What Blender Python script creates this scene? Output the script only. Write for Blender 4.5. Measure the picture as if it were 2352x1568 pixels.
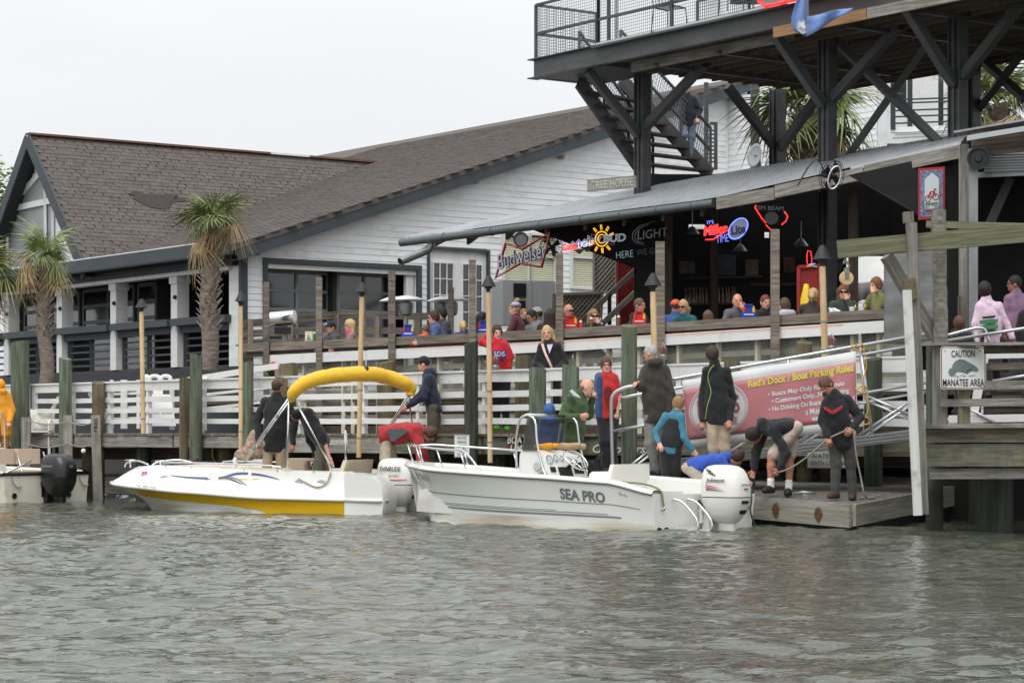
import bpy, bmesh, math, random
import numpy as np
from mathutils import Vector, Matrix
random.seed(7); RNG = np.random.default_rng(7)
S = bpy.context.scene
COL = S.collection
for _o in list(bpy.data.objects): bpy.data.objects.remove(_o)

# ------------------------------------------------------------------ camera, world, sun, exposure
F, CX, HV, EYE = 5300.0, 1176.0, 990.0, 1.28      # focal length and principal point of a 2352 px wide picture, eye height above the water
cam = bpy.data.cameras.new('camera'); cam.sensor_width = 36.0; cam.lens = 36.0*F/2352.0
cam.shift_y = (HV-784.0)/2352.0; cam.clip_start = 0.5; cam.clip_end = 3000.0
camo = bpy.data.objects.new('camera', cam); COL.objects.link(camo)
camo.location = (0, 0, EYE); camo.rotation_euler = (math.radians(90), 0, 0); S.camera = camo
SUN_EL, SUN_AZ = math.radians(58), math.radians(200)
wd = bpy.data.worlds.new('World'); S.world = wd; wd.use_nodes = True
nt = wd.node_tree; nt.nodes.clear()
w_out = nt.nodes.new('ShaderNodeOutputWorld'); w_bg = nt.nodes.new('ShaderNodeBackground')
w_sky = nt.nodes.new('ShaderNodeTexSky'); w_sky.sky_type = 'NISHITA'; w_sky.sun_disc = False
w_sky.sun_elevation = SUN_EL; w_sky.sun_rotation = SUN_AZ; w_sky.air_density = 1.0; w_sky.dust_density = 4.0
w_hsv = nt.nodes.new('ShaderNodeHueSaturation'); w_hsv.inputs['Saturation'].default_value = 0.06
w_tc = nt.nodes.new('ShaderNodeTexCoord'); w_map = nt.nodes.new('ShaderNodeMapping'); w_map.inputs['Scale'].default_value = (1, 1, 3.2)
w_no = nt.nodes.new('ShaderNodeTexNoise'); w_no.inputs['Scale'].default_value = 2.3; w_no.inputs['Detail'].default_value = 5
w_cr = nt.nodes.new('ShaderNodeValToRGB')
w_cr.color_ramp.elements[0].position = 0.3; w_cr.color_ramp.elements[0].color = (8.9, 9.25, 9.65, 1)
w_cr.color_ramp.elements[1].position = 0.75; w_cr.color_ramp.elements[1].color = (10.5, 10.7, 10.9, 1)
w_mix = nt.nodes.new('ShaderNodeMixRGB'); w_mix.inputs[0].default_value = 0.9
nt.links.new(w_tc.outputs['Generated'], w_map.inputs[0]); nt.links.new(w_map.outputs[0], w_no.inputs['Vector'])
nt.links.new(w_no.outputs['Fac'], w_cr.inputs[0])
nt.links.new(w_sky.outputs[0], w_hsv.inputs['Color']); nt.links.new(w_hsv.outputs[0], w_mix.inputs[1]); nt.links.new(w_cr.outputs[0], w_mix.inputs[2])
w_sep = nt.nodes.new('ShaderNodeSeparateXYZ'); w_el = nt.nodes.new('ShaderNodeMath'); w_el.operation = 'MULTIPLY_ADD'; w_el.use_clamp = False      # an overcast sky is brighter overhead
w_cl = nt.nodes.new('ShaderNodeClamp'); nt.links.new(w_tc.outputs['Generated'], w_sep.inputs[0]); nt.links.new(w_sep.outputs['Z'], w_cl.inputs[0]); nt.links.new(w_cl.outputs[0], w_el.inputs[0]); w_el.inputs[1].default_value = 0.8; w_el.inputs[2].default_value = 1.0
w_mul = nt.nodes.new('ShaderNodeVectorMath'); w_mul.operation = 'SCALE'; nt.links.new(w_mix.outputs[0], w_mul.inputs[0]); nt.links.new(w_el.outputs[0], w_mul.inputs['Scale']); nt.links.new(w_mul.outputs[0], w_bg.inputs[0]); w_bg.inputs[1].default_value = 0.076
nt.links.new(w_bg.outputs[0], w_out.inputs[0])
sun = bpy.data.lights.new('sun', 'SUN'); sun.energy = 1.5; sun.angle = math.radians(50); sun.color = (1.0, 0.98, 0.95)
suno = bpy.data.objects.new('sun', sun); COL.objects.link(suno)
suno.rotation_euler = (math.radians(90)-SUN_EL, 0, math.radians(-20))      # high, behind the photographer
S.view_settings.view_transform = 'Standard'; S.view_settings.look = 'None'
S.view_settings.exposure = 0.22; S.view_settings.gamma = 1.0; S.view_settings.use_curve_mapping = False
S.cycles.max_bounces = 6; S.cycles.transparent_max_bounces = 12

# ------------------------------------------------------------------ geometry helpers
V = Vector
def P(u, v, D): return V(((u-CX)/F*D, D, EYE+(HV-v)/F*D))            # the point at distance D that is seen at (u, v)
def PZ(u, v, z):                                                       # the point at height z that is seen at (u, v)
    return P(u, v, (EYE-z)*F/(v-HV))
def PL(u, v, p0, n):                                                   # the point of a plane that is seen at (u, v)
    c = V((0, 0, EYE)); d = V(((u-CX)/F, 1.0, (HV-v)/F)); n = V(n)
    return c + d*((V(p0)-c).dot(n)/d.dot(n))
def lerp(a, b, t): return a+(b-a)*t

WO = {}
def _place(o, parent, w):
    COL.objects.link(o)
    if parent is not None:
        o.parent = parent; o.location = w-WO[parent.name]
    else: o.location = w
    WO[o.name] = V(w)
    return o
def tag(o, label=None, cat=None, group=None, kind=None):
    if label: o['label'] = label
    if cat: o['category'] = cat
    if group: o['group'] = group
    if kind: o['kind'] = kind
    return o
def thing(name, label, cat, loc, group=None):
    return tag(_place(bpy.data.objects.new(name, None), None, V(loc)), label, cat, group)

class MB:
    def __init__(s): s.v = []; s.f = []; s.m = []; s.mi = 0
    def add(s, vs, fs, mi=None):
        b = len(s.v); s.v += [tuple(x) for x in vs]; s.f += [tuple(i+b for i in q) for q in fs]
        s.m += [s.mi if mi is None else mi]*len(fs); return s
    def box(s, c, size, R=None, mi=None):
        c = V(c); h = V(size)/2
        vs = [V((x*h.x, y*h.y, z*h.z)) for x in (-1, 1) for y in (-1, 1) for z in (-1, 1)]
        if R is not None: vs = [R @ v for v in vs]
        return s.add([v+c for v in vs], [(0, 1, 3, 2), (4, 6, 7, 5), (0, 4, 5, 1), (2, 3, 7, 6), (0, 2, 6, 4), (1, 5, 7, 3)], mi)
    def beam(s, p0, p1, w, h, up=(0, 0, 1), mi=None):
        p0, p1 = V(p0), V(p1); return s.box((p0+p1)/2, ((p1-p0).length, w, h), frame(p1-p0, up), mi)
    def tube(s, pts, r, seg=8, caps=True, mi=None, closed=False):
        pts = [V(p) for p in pts]; n = len(pts); vs = []; fs = []
        rr = r if isinstance(r, (list, tuple)) else [r]*n
        nrm = None
        for i, p in enumerate(pts):
            a = pts[i-1] if (i > 0 or closed) else p; b = pts[(i+1) % n] if (i < n-1 or closed) else p
            t = (b-a).normalized()
            if nrm is None:
                nrm = t.cross(V((0, 0, 1)))
                if nrm.length < 1e-3: nrm = t.cross(V((1, 0, 0)))
            nrm = (nrm-t*nrm.dot(t)).normalized(); bi = t.cross(nrm)
            for k in range(seg):
                a_ = 2*math.pi*k/seg; vs.append(p+(nrm*math.cos(a_)+bi*math.sin(a_))*rr[i])
        for i in range(n if closed else n-1):
            j = (i+1) % n
            for k in range(seg): fs.append((i*seg+k, i*seg+(k+1) % seg, j*seg+(k+1) % seg, j*seg+k))
        if caps and not closed: fs += [tuple(range(seg-1, -1, -1)), tuple((n-1)*seg+k for k in range(seg))]
        return s.add(vs, fs, mi)
    def prism(s, poly, d, mi=None):                                    # a flat polygon given thickness along d
        n = len(poly); d = V(d); a = [V(p) for p in poly]
        return s.add(a+[p+d for p in a], [tuple(range(n-1, -1, -1)), tuple(range(n, 2*n))]+[(i, (i+1) % n, n+(i+1) % n, n+i) for i in range(n)], mi)
    def lathe(s, c, prof, seg=16, axis=(0, 0, 1), mi=None):            # prof: (radius, height) along axis
        c = V(c); R = V((0, 0, 1)).rotation_difference(V(axis).normalized()).to_matrix(); vs = []; fs = []; n = len(prof)
        for r, z in prof:
            for k in range(seg):
                a = 2*math.pi*k/seg; vs.append(c+R @ V((r*math.cos(a), r*math.sin(a), z)))
        for i in range(n-1):
            for k in range(seg): fs.append((i*seg+k, i*seg+(k+1) % seg, (i+1)*seg+(k+1) % seg, (i+1)*seg+k))
        fs += [tuple(range(seg-1, -1, -1)), tuple((n-1)*seg+k for k in range(seg))]
        return s.add(vs, fs, mi)
    def loft(s, rings, closed=True, caps=True, mi=None):
        n = len(rings[0]); vs = [p for r in rings for p in r]; fs = []
        for i in range(len(rings)-1):
            for k in range(n if closed else n-1): fs.append((i*n+k, i*n+(k+1) % n, (i+1)*n+(k+1) % n, (i+1)*n+k))
        if caps: fs += [tuple(range(n-1, -1, -1)), tuple((len(rings)-1)*n+k for k in range(n))]
        return s.add(vs, fs, mi)
    def sphere(s, c, r, n=10, mi=None):
        c = V(c); r = V(r) if not isinstance(r, (int, float)) else V((r, r, r)); vs = []; fs = []; m = n//2+1
        for i in range(m+1):
            t = math.pi*i/m
            for k in range(n):
                a = 2*math.pi*k/n; vs.append(c+V((r.x*math.sin(t)*math.cos(a), r.y*math.sin(t)*math.sin(a), r.z*math.cos(t))))
        for i in range(m):
            for k in range(n): fs.append((i*n+k, (i+1)*n+k, (i+1)*n+(k+1) % n, i*n+(k+1) % n))
        return s.add(vs, fs, mi)
    def build(s, name, mats, parent=None, smooth=False, label=None, cat=None, group=None, kind=None, origin=None):
        if not isinstance(mats, (list, tuple)): mats = [mats]
        a = np.array(s.v, dtype=np.float64).reshape(-1, 3)
        if origin is None: origin = V(((a[:, 0].min()+a[:, 0].max())/2, (a[:, 1].min()+a[:, 1].max())/2, a[:, 2].min()))
        me = bpy.data.meshes.new(name); me.from_pydata((a-np.array(origin)).tolist(), [], s.f)
        for m in mats: me.materials.append(m)
        if len(mats) > 1: me.polygons.foreach_set('material_index', s.m)
        if smooth: me.shade_smooth() if smooth is True else me.set_sharp_from_angle(angle=math.radians(smooth))
        me.update()
        o = bpy.data.objects.new(name, me)
        _place(o, parent, V(origin))
        return tag(o, label, cat, group, kind)

def frame(d, up=(0, 0, 1)):
    x = V(d).normalized(); up = V(up)
    if abs(x.dot(up.normalized())) > 0.995: up = V((0, 1, 0)) if abs(x.y) < 0.9 else V((1, 0, 0))
    y = up.cross(x).normalized(); z = x.cross(y)
    return Matrix((x, y, z)).transposed()
_BOX = {}
def boxmesh(L, w, h, m, bev=0.0):
    k = (round(L, 2), round(w, 3), round(h, 3), m.name, bev)
    if k not in _BOX:
        mb = MB().box((0, 0, 0), (L, w, h)); me = bpy.data.meshes.new('board'); me.from_pydata(mb.v, [], mb.f); me.materials.append(m)
        if bev:
            bm = bmesh.new(); bm.from_mesh(me); bmesh.ops.bevel(bm, geom=bm.edges[:], offset=bev, segments=1, affect='EDGES'); bm.to_mesh(me); bm.free()
        me.update(); _BOX[k] = me
    return _BOX[k]
def board(name, m, parent, p0, p1, w, h, up=(0, 0, 1), bev=0.0, roll=0.0):
    """one straight piece of timber or steel from p0 to p1, w across and h along up; it shares its mesh with its equals"""
    p0, p1 = V(p0), V(p1); R = frame(p1-p0, up)
    if roll: R = R @ Matrix.Rotation(roll, 3, 'X')
    o = bpy.data.objects.new(name, boxmesh((p1-p0).length, w, h, m, bev)); c = (p0+p1)/2
    _place(o, parent, c); o.rotation_euler = R.to_euler()
    return o
def arc(c, r, a0, a1, n, ex, ez): return [V(c)+V(ex)*r*math.cos(lerp(a0, a1, i/n))+V(ez)*r*math.sin(lerp(a0, a1, i/n)) for i in range(n+1)]
def smoothpath(pts, n=6):                                              # Catmull-Rom through the points
    pts = [V(p) for p in pts]; out = []
    for i in range(len(pts)-1):
        p0 = pts[max(i-1, 0)]; p1 = pts[i]; p2 = pts[i+1]; p3 = pts[min(i+2, len(pts)-1)]
        for k in range(n):
            t = k/n; out.append(0.5*((2*p1)+(p2-p0)*t+(2*p0-5*p1+4*p2-p3)*t*t+(3*p1-p0-3*p2+p3)*t**3))
    return out+[pts[-1]]
def text_mesh(txt, size=1.0, shear=0.0, bold=0.0, ext=0.0, ratio=1.0, align='CENTER', res=3):
    cu = bpy.data.curves.new('lettering', 'FONT'); cu.body = txt; cu.size = size; cu.shear = shear; cu.offset = bold; cu.extrude = ext
    cu.align_x = align; cu.align_y = 'CENTER'; cu.resolution_u = res
    o = bpy.data.objects.new('lettering', cu); me = bpy.data.meshes.new_from_object(o)
    bpy.data.objects.remove(o); bpy.data.curves.remove(cu)
    for v in me.vertices: v.co.x *= ratio
    return me
def lettering(name, txt, m, parent, at, ex, ez, height, width=None, off=0.004, shear=0.0, bold=0.0, ext=0.0):
    """words on a face: centre at, ex along the line, ez up; height is the cap height, width the whole line"""
    me = text_mesh(txt, 1.0, shear, bold)
    xs = np.empty(len(me.vertices)*3); me.vertices.foreach_get('co', xs); xs = xs.reshape(-1, 3)
    lo, hi = xs.min(0), xs.max(0); xs -= (lo+hi)/2
    ex = V(ex).normalized(); ez = V(ez).normalized(); n = ex.cross(ez)
    sy = height/max(hi[1]-lo[1], 1e-6); sx = (width/max(hi[0]-lo[0], 1e-6)) if width else sy
    w = np.outer(xs[:, 0]*sx, np.array(ex))+np.outer(xs[:, 1]*sy, np.array(ez))+np.outer(xs[:, 2]+off, np.array(n))
    me.vertices.foreach_set('co', w.ravel()); me.materials.clear(); me.materials.append(m); me.update()
    o = bpy.data.objects.new(name, me); _place(o, parent, V(at)); return o

# ------------------------------------------------------------------ materials
def srgb(r, g, b):
    f = lambda c: (c/255/12.92) if c/255 <= 0.04045 else ((c/255+0.055)/1.055)**2.4
    return (f(r), f(g), f(b))
MATS = {}
def M(name, col=(0.5, 0.5, 0.5), rough=0.6, var=0.15, scale=(6, 6, 6), bump=0.0, metal=0.0, spec=0.5, col2=None, obj=0.0, island=0.0,
      stain=None, stain_scale=1.5, stain_at=(0.55, 0.75), tide=None, emit=None, estr=1.0, alpha=1.0, coat=0.0, detail=5, dist=0.02, sheen=0.0, sss=0.0):
    """procedural material: noise between two tones, optional stain, optional variation from object to object or piece to piece"""
    if name in MATS: return MATS[name]
    m = bpy.data.materials.new(name); m.use_nodes = True; t = m.node_tree; N = t.nodes; Lk = t.links
    b = N['Principled BSDF']; b.inputs['Roughness'].default_value = rough; b.inputs['Metallic'].default_value = metal
    b.inputs['Specular IOR Level'].default_value = spec; b.inputs['Alpha'].default_value = alpha
    if coat: b.inputs['Coat Weight'].default_value = coat; b.inputs['Coat Roughness'].default_value = 0.1
    if sheen: b.inputs['Sheen Weight'].default_value = sheen
    if sss: b.inputs['Subsurface Weight'].default_value = sss; b.inputs['Subsurface Radius'].default_value = (0.012, 0.005, 0.003)
    if emit: b.inputs['Emission Color'].default_value = (*emit, 1); b.inputs['Emission Strength'].default_value = estr
    tc = N.new('ShaderNodeTexCoord'); oi = N.new('ShaderNodeObjectInfo')
    add = N.new('ShaderNodeVectorMath'); add.operation = 'ADD'; sc = N.new('ShaderNodeVectorMath'); sc.operation = 'SCALE'
    cmb = N.new('ShaderNodeCombineXYZ'); 
    for i in range(3): Lk.new(oi.outputs['Random'], cmb.inputs[i])
    Lk.new(cmb.outputs[0], sc.inputs[0]); sc.inputs['Scale'].default_value = 37.0
    Lk.new(tc.outputs['Object'], add.inputs[0]); Lk.new(sc.outputs[0], add.inputs[1])
    mp = N.new('ShaderNodeMapping'); mp.inputs['Scale'].default_value = scale; Lk.new(add.outputs[0], mp.inputs[0])
    no = N.new('ShaderNodeTexNoise'); no.inputs['Scale'].default_value = 1.0; no.inputs['Detail'].default_value = detail; no.inputs['Roughness'].default_value = 0.65
    Lk.new(mp.outputs[0], no.inputs['Vector'])
    cr = N.new('ShaderNodeValToRGB'); e = cr.color_ramp.elements
    lo = tuple(c*(1-var) for c in col); hi = tuple(min(1, c*(1+var)) for c in col) if col2 is None else col2
    e[0].position = 0.3; e[0].color = (*lo, 1); e[1].position = 0.7; e[1].color = (*hi, 1)
    Lk.new(no.outputs['Fac'], cr.inputs[0]); out = cr.outputs[0]
    if stain:
        n2 = N.new('ShaderNodeTexNoise'); n2.inputs['Scale'].default_value = stain_scale; n2.inputs['Detail'].default_value = 7; n2.inputs['Roughness'].default_value = 0.7
        Lk.new(add.outputs[0], n2.inputs['Vector'])
        mr = N.new('ShaderNodeMapRange'); mr.inputs['From Min'].default_value = stain_at[0]; mr.inputs['From Max'].default_value = stain_at[1]
        Lk.new(n2.outputs['Fac'], mr.inputs['Value'])
        mx = N.new('ShaderNodeMixRGB'); Lk.new(mr.outputs[0], mx.inputs[0]); Lk.new(out, mx.inputs[1]); mx.inputs[2].default_value = (*stain, 1); out = mx.outputs[0]
    if tide:                                                           # wet, slimy foot below the tide line
        ge = N.new('ShaderNodeNewGeometry'); sx = N.new('ShaderNodeSeparateXYZ'); Lk.new(ge.outputs['Position'], sx.inputs[0]); ma = N.new('ShaderNodeMath'); ma.operation = 'MULTIPLY_ADD'
        Lk.new(no.outputs['Fac'], ma.inputs[0]); ma.inputs[1].default_value = -0.5; Lk.new(sx.outputs['Z'], ma.inputs[2])
        mr = N.new('ShaderNodeMapRange'); mr.inputs['From Min'].default_value = tide; mr.inputs['From Max'].default_value = tide-0.35; Lk.new(ma.outputs[0], mr.inputs['Value'])
        mx = N.new('ShaderNodeMixRGB'); Lk.new(mr.outputs[0], mx.inputs[0]); Lk.new(out, mx.inputs[1]); mx.inputs[2].default_value = (*srgb(40, 40, 30), 1); out = mx.outputs[0]
    if obj or island:
        h = N.new('ShaderNodeHueSaturation'); Lk.new(out, h.inputs['Color']); out = h.outputs[0]
        rs = oi.outputs['Random']
        if island:
            g = N.new('ShaderNodeNewGeometry'); a = N.new('ShaderNodeMath'); a.operation = 'ADD'; fr = N.new('ShaderNodeMath'); fr.operation = 'FRACT'
            Lk.new(g.outputs['Random Per Island'], a.inputs[0]); Lk.new(rs, a.inputs[1]); Lk.new(a.outputs[0], fr.inputs[0]); rs = fr.outputs[0]
        mr = N.new('ShaderNodeMapRange'); k = max(obj, island); mr.inputs['To Min'].default_value = 1-k; mr.inputs['To Max'].default_value = 1+k
        Lk.new(rs, mr.inputs['Value']); Lk.new(mr.outputs[0], h.inputs['Value'])
    Lk.new(out, b.inputs['Base Color'])
    if bump:
        bp = N.new('ShaderNodeBump'); bp.inputs['Strength'].default_value = bump; bp.inputs['Distance'].default_value = dist
        Lk.new(no.outputs['Fac'], bp.inputs['Height']); Lk.new(bp.outputs[0], b.inputs['Normal'])
    MATS[name] = m; return m

WOOD = M('weathered_wood', srgb(92, 83, 74), 0.85, 0.3, (1.6, 28, 28), 0.5, col2=srgb(146, 135, 122), obj=0.22, stain=srgb(70, 68, 44), stain_scale=2.2, stain_at=(0.58, 0.75))
WOODG = M('grey_wood', srgb(112, 108, 102), 0.85, 0.3, (1.6, 26, 26), 0.5, col2=srgb(165, 160, 152), obj=0.15, stain=srgb(95, 92, 78), stain_at=(0.5, 0.8))
WOODD = M('dark_wood', srgb(62, 52, 45), 0.85, 0.3, (1.6, 24, 24), 0.5, col2=srgb(92, 80, 70), obj=0.2)
WOODT = M('treated_green_wood', srgb(92, 94, 70), 0.85, 0.3, (1.2, 22, 22), 0.5, col2=srgb(134, 135, 106), obj=0.12, stain=srgb(96, 100, 40), stain_scale=3)
WOODN = M('new_wood', srgb(146, 112, 78), 0.8, 0.2, (1.4, 22, 22), 0.3, col2=srgb(180, 144, 104), obj=0.1)
PILE = M('green_piling_wood', srgb(66, 80, 66), 0.9, 0.4, (16, 16, 1.6), 0.9, col2=srgb(122, 134, 114), obj=0.2, stain=srgb(104, 104, 78), stain_scale=2.5, stain_at=(0.48, 0.72), dist=0.03, tide=.55)
PILEB = M('brown_piling_wood', srgb(92, 82, 60), 0.9, 0.35, (14, 14, 0.9), 0.9, col2=srgb(134, 124, 96), obj=0.15, stain=srgb(86, 66, 50), stain_scale=2.0, stain_at=(0.45, 0.7), dist=0.03, tide=.55)
PILED = M('wet_piling_wood', srgb(36, 38, 30), 0.6, 0.4, (14, 14, 0.9), 0.8, col2=srgb(74, 84, 66), obj=0.15, dist=0.03)
WHITE = M('white_painted_wood', srgb(224, 224, 222), 0.6, 0.05, (1.2, 18, 18), 0.15, obj=0.03, stain=srgb(172, 170, 160), stain_scale=2.4, stain_at=(0.55, 0.85))
CREAM = M('cream_painted_wood', srgb(206, 202, 176), 0.7, 0.08, (1.2, 18, 18), 0.1, obj=0.05)
SIDING = M('white_siding', srgb(238, 239, 240), 0.55, 0.04, (0.5, 6, 14), 0.05, obj=0.02, stain=srgb(192, 193, 188), stain_scale=1.3, stain_at=(0.5, 0.85))
TRIM = M('dark_slate_trim', srgb(62, 70, 74), 0.6, 0.12, (1, 8, 8), 0.05, obj=0.05)
TRIMD = M('charcoal_paint', srgb(44, 50, 53), 0.6, 0.15, (2, 6, 6), 0.05, obj=0.05)
STEEL = M('black_painted_steel', srgb(76, 77, 78), 0.55, 0.3, (1.2, 6, 6), 0.06, spec=0.4, stain=srgb(72, 58, 50), stain_scale=1.6, stain_at=(0.56, 0.8), obj=0.08)
GALV = M('galvanised_metal', srgb(150, 152, 152), 0.4, 0.12, (3, 9, 9), 0.05, metal=0.7, stain=srgb(120, 118, 112), stain_at=(0.5, 0.8))
ALU = M('aluminium', srgb(196, 198, 198), 0.35, 0.06, (2, 14, 14), 0.02, metal=0.85, obj=0.03)
CHROME = M('polished_steel', srgb(215, 217, 218), 0.15, 0.03, (3, 3, 3), metal=1.0)
BLACK = M('black_plastic', srgb(24, 25, 26), 0.45, 0.2, (8, 8, 8))
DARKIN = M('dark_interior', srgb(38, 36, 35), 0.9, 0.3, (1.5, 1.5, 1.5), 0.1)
GLASS = M('dark_window_glass', srgb(38, 44, 46), 0.06, 0.3, (0.7, 0.7, 0.7), spec=0.8, coat=0.5)
SHING = M('brown_shingle', srgb(88, 81, 77), 0.95, 0.3, (30, 30, 30), 0.4, col2=srgb(112, 103, 98), obj=0.12, island=0.12, stain=srgb(138, 128, 122), stain_scale=0.35, stain_at=(0.6, 0.95))
BAMBOO = M('bamboo', srgb(205, 168, 122), 0.6, 0.15, (9, 9, 1.2), 0.1, col2=srgb(228, 200, 158), obj=0.06)
ROPE = M('rope', srgb(148, 142, 128), 0.9, 0.25, (40, 40, 40), 0.4)
MUD = M('mud', srgb(34, 31, 26), 0.8, 0.3, (2, 2, 2), 0.4)
# ------------------------------------------------------------------ water and ground
def make_water():
    xs = np.concatenate([np.linspace(-400, -20, 16), np.linspace(-18, -12, 12), np.arange(-11.9, 11.9, 0.06), np.linspace(12, 18, 12), np.linspace(20, 400, 16)])
    ys = np.concatenate([np.linspace(-200, 8, 10), np.linspace(8.6, 10.8, 8), np.arange(10.9, 41, 0.06), np.linspace(41.2, 70, 50)])
    X, Y = np.meshgrid(xs, ys, indexing='ij'); Z = np.zeros_like(X)
    fade = np.clip((19-np.abs(X))/6, 0, 1)*np.clip((Y-9)/2, 0, 1)*np.clip((60-Y)/15, 0, 1)
    r = np.random.default_rng(11)
    wx = 0.25*np.sin(0.7*X+0.9*Y)+0.2*np.sin(1.3*Y-0.8*X+1.0)                # bend the crests so they do not read as ruled lines
    wy = 0.3*np.sin(0.5*X-0.6*Y+2.0)
    for L, a, n in ((2.6, 0.010, 5), (1.2, 0.0078, 8), (0.62, 0.0066, 14), (0.34, 0.0058, 20), (0.2, 0.0034, 18)):
        for i in range(n):
            th = r.normal(-1.9, 0.75); l = L*r.uniform(0.75, 1.3); k = 2*math.pi/l; ph = r.uniform(0, 6.28)
            arg = k*((X+wx*0.6)*math.cos(th)+(Y+wy*0.6)*math.sin(th))+ph
            s = np.sin(arg); Z += a/math.sqrt(n)*1.6*(s+0.35*np.cos(2*arg))
    patch = 0.75+0.35*np.sin(0.31*X+0.5)*np.sin(0.23*Y+0.4*np.sin(0.2*X))
    Z *= fade*patch
    nx, ny = X.shape
    v = np.stack([X, Y, Z], -1).reshape(-1, 3)
    i, j = np.meshgrid(np.arange(nx-1), np.arange(ny-1), indexing='ij'); a = (i*ny+j).ravel()
    f = np.stack([a, a+ny, a+ny+1, a+1], 1)
    me = bpy.data.meshes.new('water'); me.vertices.add(len(v)); me.vertices.foreach_set('co', v.ravel())
    me.loops.add(f.size); me.loops.foreach_set('vertex_index', f.ravel()); me.polygons.add(len(f))
    me.polygons.foreach_set('loop_start', np.arange(len(f))*4); me.polygons.foreach_set('loop_total', np.full(len(f), 4)); me.update(); me.shade_smooth()
    m = bpy.data.materials.new('estuary_water'); m.use_nodes = True; t = m.node_tree; b = t.nodes['Principled BSDF']
    b.inputs['Base Color'].default_value = (0.074, 0.080, 0.058, 1); b.inputs['Roughness'].default_value = 0.04; b.inputs['IOR'].default_value = 1.33
    tc = t.nodes.new('ShaderNodeTexCoord'); mp = t.nodes.new('ShaderNodeMapping'); mp.inputs['Scale'].default_value = (8, 15, 8)
    no = t.nodes.new('ShaderNodeTexNoise'); no.inputs['Scale'].default_value = 1.0; no.inputs['Detail'].default_value = 4; no.inputs['Distortion'].default_value = 0.6
    bp = t.nodes.new('ShaderNodeBump'); bp.inputs['Strength'].default_value = 0.3; bp.inputs['Distance'].default_value = 0.03
    t.links.new(tc.outputs['Object'], mp.inputs[0]); t.links.new(mp.outputs[0], no.inputs['Vector']); t.links.new(no.outputs['Fac'], bp.inputs['Height']); t.links.new(bp.outputs[0], b.inputs['Normal'])
    me.materials.append(m); o = bpy.data.objects.new('water', me); _place(o, None, V((0, 0, 0))); tag(o, kind='structure')
make_water()

# house axes: A runs back along the porch side, B to the right along the gable front
C0 = V((-5.73, 49.5, 0)); A = V((-0.59, 0.807, 0)).normalized(); B = V((0.807, 0.59, 0)).normalized()
def H(s, t, z): return C0+B*s+A*t+V((0, 0, z))
NF, NS = -A, -B                                                            # outward normals of the gable front and the porch side
def front(u, v, out=0.0):  p = PL(u, v, C0-A*out, A); return p
def side(u, v, out=0.0): return PL(u, v, C0-B*out, B)
def fst(p): d = V(p)-C0; return d.dot(B), d.dot(A), p.z

# muddy bank under the piers and the land behind
g = MB(); bank = [(-60, 62, -0.6), (-14, 50, -0.6), (0.5, 39.5, -0.6), (7, 35.0, -0.6), (60, 8, -0.6)]
b2 = [V((x+0.9, y+2.2, 0.35)) for x, y, z in bank]; b3 = [V((x+2.5, y+6, 0.9)) for x, y, z in bank]; b4 = [V((x*6, 900, 0.9)) for x, y, z in bank]
bank = [V(p) for p in bank]
for r0, r1 in ((bank, b2), (b2, b3), (b3, b4)):
    for i in range(len(bank)-1): g.add([r0[i], r0[i+1], r1[i+1], r1[i]], [(0, 1, 2, 3)])
g.build('ground', MUD, kind='structure', origin=V((0, 0, 0)))

# ------------------------------------------------------------------ the white gabled house
house = thing('gabled_house', 'large white clapboard building with brown shingle roof and open porch', 'building', H(6, 6, 0.9))
RID = 14.4; EAVE = 5.38; PEAK = 10.19; SL = (PEAK-EAVE)/RID
def roofz(s): return EAVE+SL*s
# inner core walls behind the boards
core = MB()
def wall_poly(mb, pts, d): mb.prism(pts, d)
# openings on the front: garage-door bay, French doors, sash windows (s0, s1, z0, z1)
def rect(u0, v0, u1, v1, fn):
    p = [fst(fn(u0, v0)), fst(fn(u1, v0)), fst(fn(u0, v1)), fst(fn(u1, v1))]
    return p
def fr(u0, u1, vt, vb):
    a = fst(front(u0, vt)); b = fst(front(u1, vb)); return (a[0], b[0], b[2], a[2])
bay = list(fr(612, 956, 604, 760)); bay[2] = 2.7
fre = list(fr(984, 1117, 573, 760)); fre[2] = 2.6
win = [list(fr(1156, 1212, 540, 655)), list(fr(1217, 1272, 540, 655)), list(fr(1312, 1363, 536, 660))]
ops = [bay, fre]+win
FLOOR = 2.72
def split(z0, z1, s0, s1):
    iv = [(s0, s1)]
    for a, b, c, d in ops:
        if z0 < d-0.02 and z1 > c+0.02:
            nv = []
            for x0, x1 in iv:
                if b <= x0 or a >= x1: nv.append((x0, x1)); continue
                if a > x0: nv.append((x0, a))
                if b < x1: nv.append((b, x1))
            iv = nv
    return iv
exp = 0.138; z = 1.9; S1 = 20.0
while z < PEAK-0.1:
    z1 = z+exp
    s0 = max(0.0, (z1-EAVE+0.1)/SL) if z1 > EAVE-0.1 else 0.0
    for x0, x1 in split(z, z1, s0, 14.4):
        if x1-x0 < 0.03: continue
        x = x0                                                              # boards are butted every few metres
        while x < x1-0.02:
            xe = min(x1, x+random.uniform(4.2, 5.6)) if x1-x > 6 else x1
            board('siding_board', SIDING, house, H(x+0.002, -0.012, z+exp/2), H(xe-0.002, -0.012, z+exp/2), 0.022, exp+0.018, up=(V((0, 0, 1))-NF*0.1), roll=0)
            x = xe
    z = z1
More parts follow.
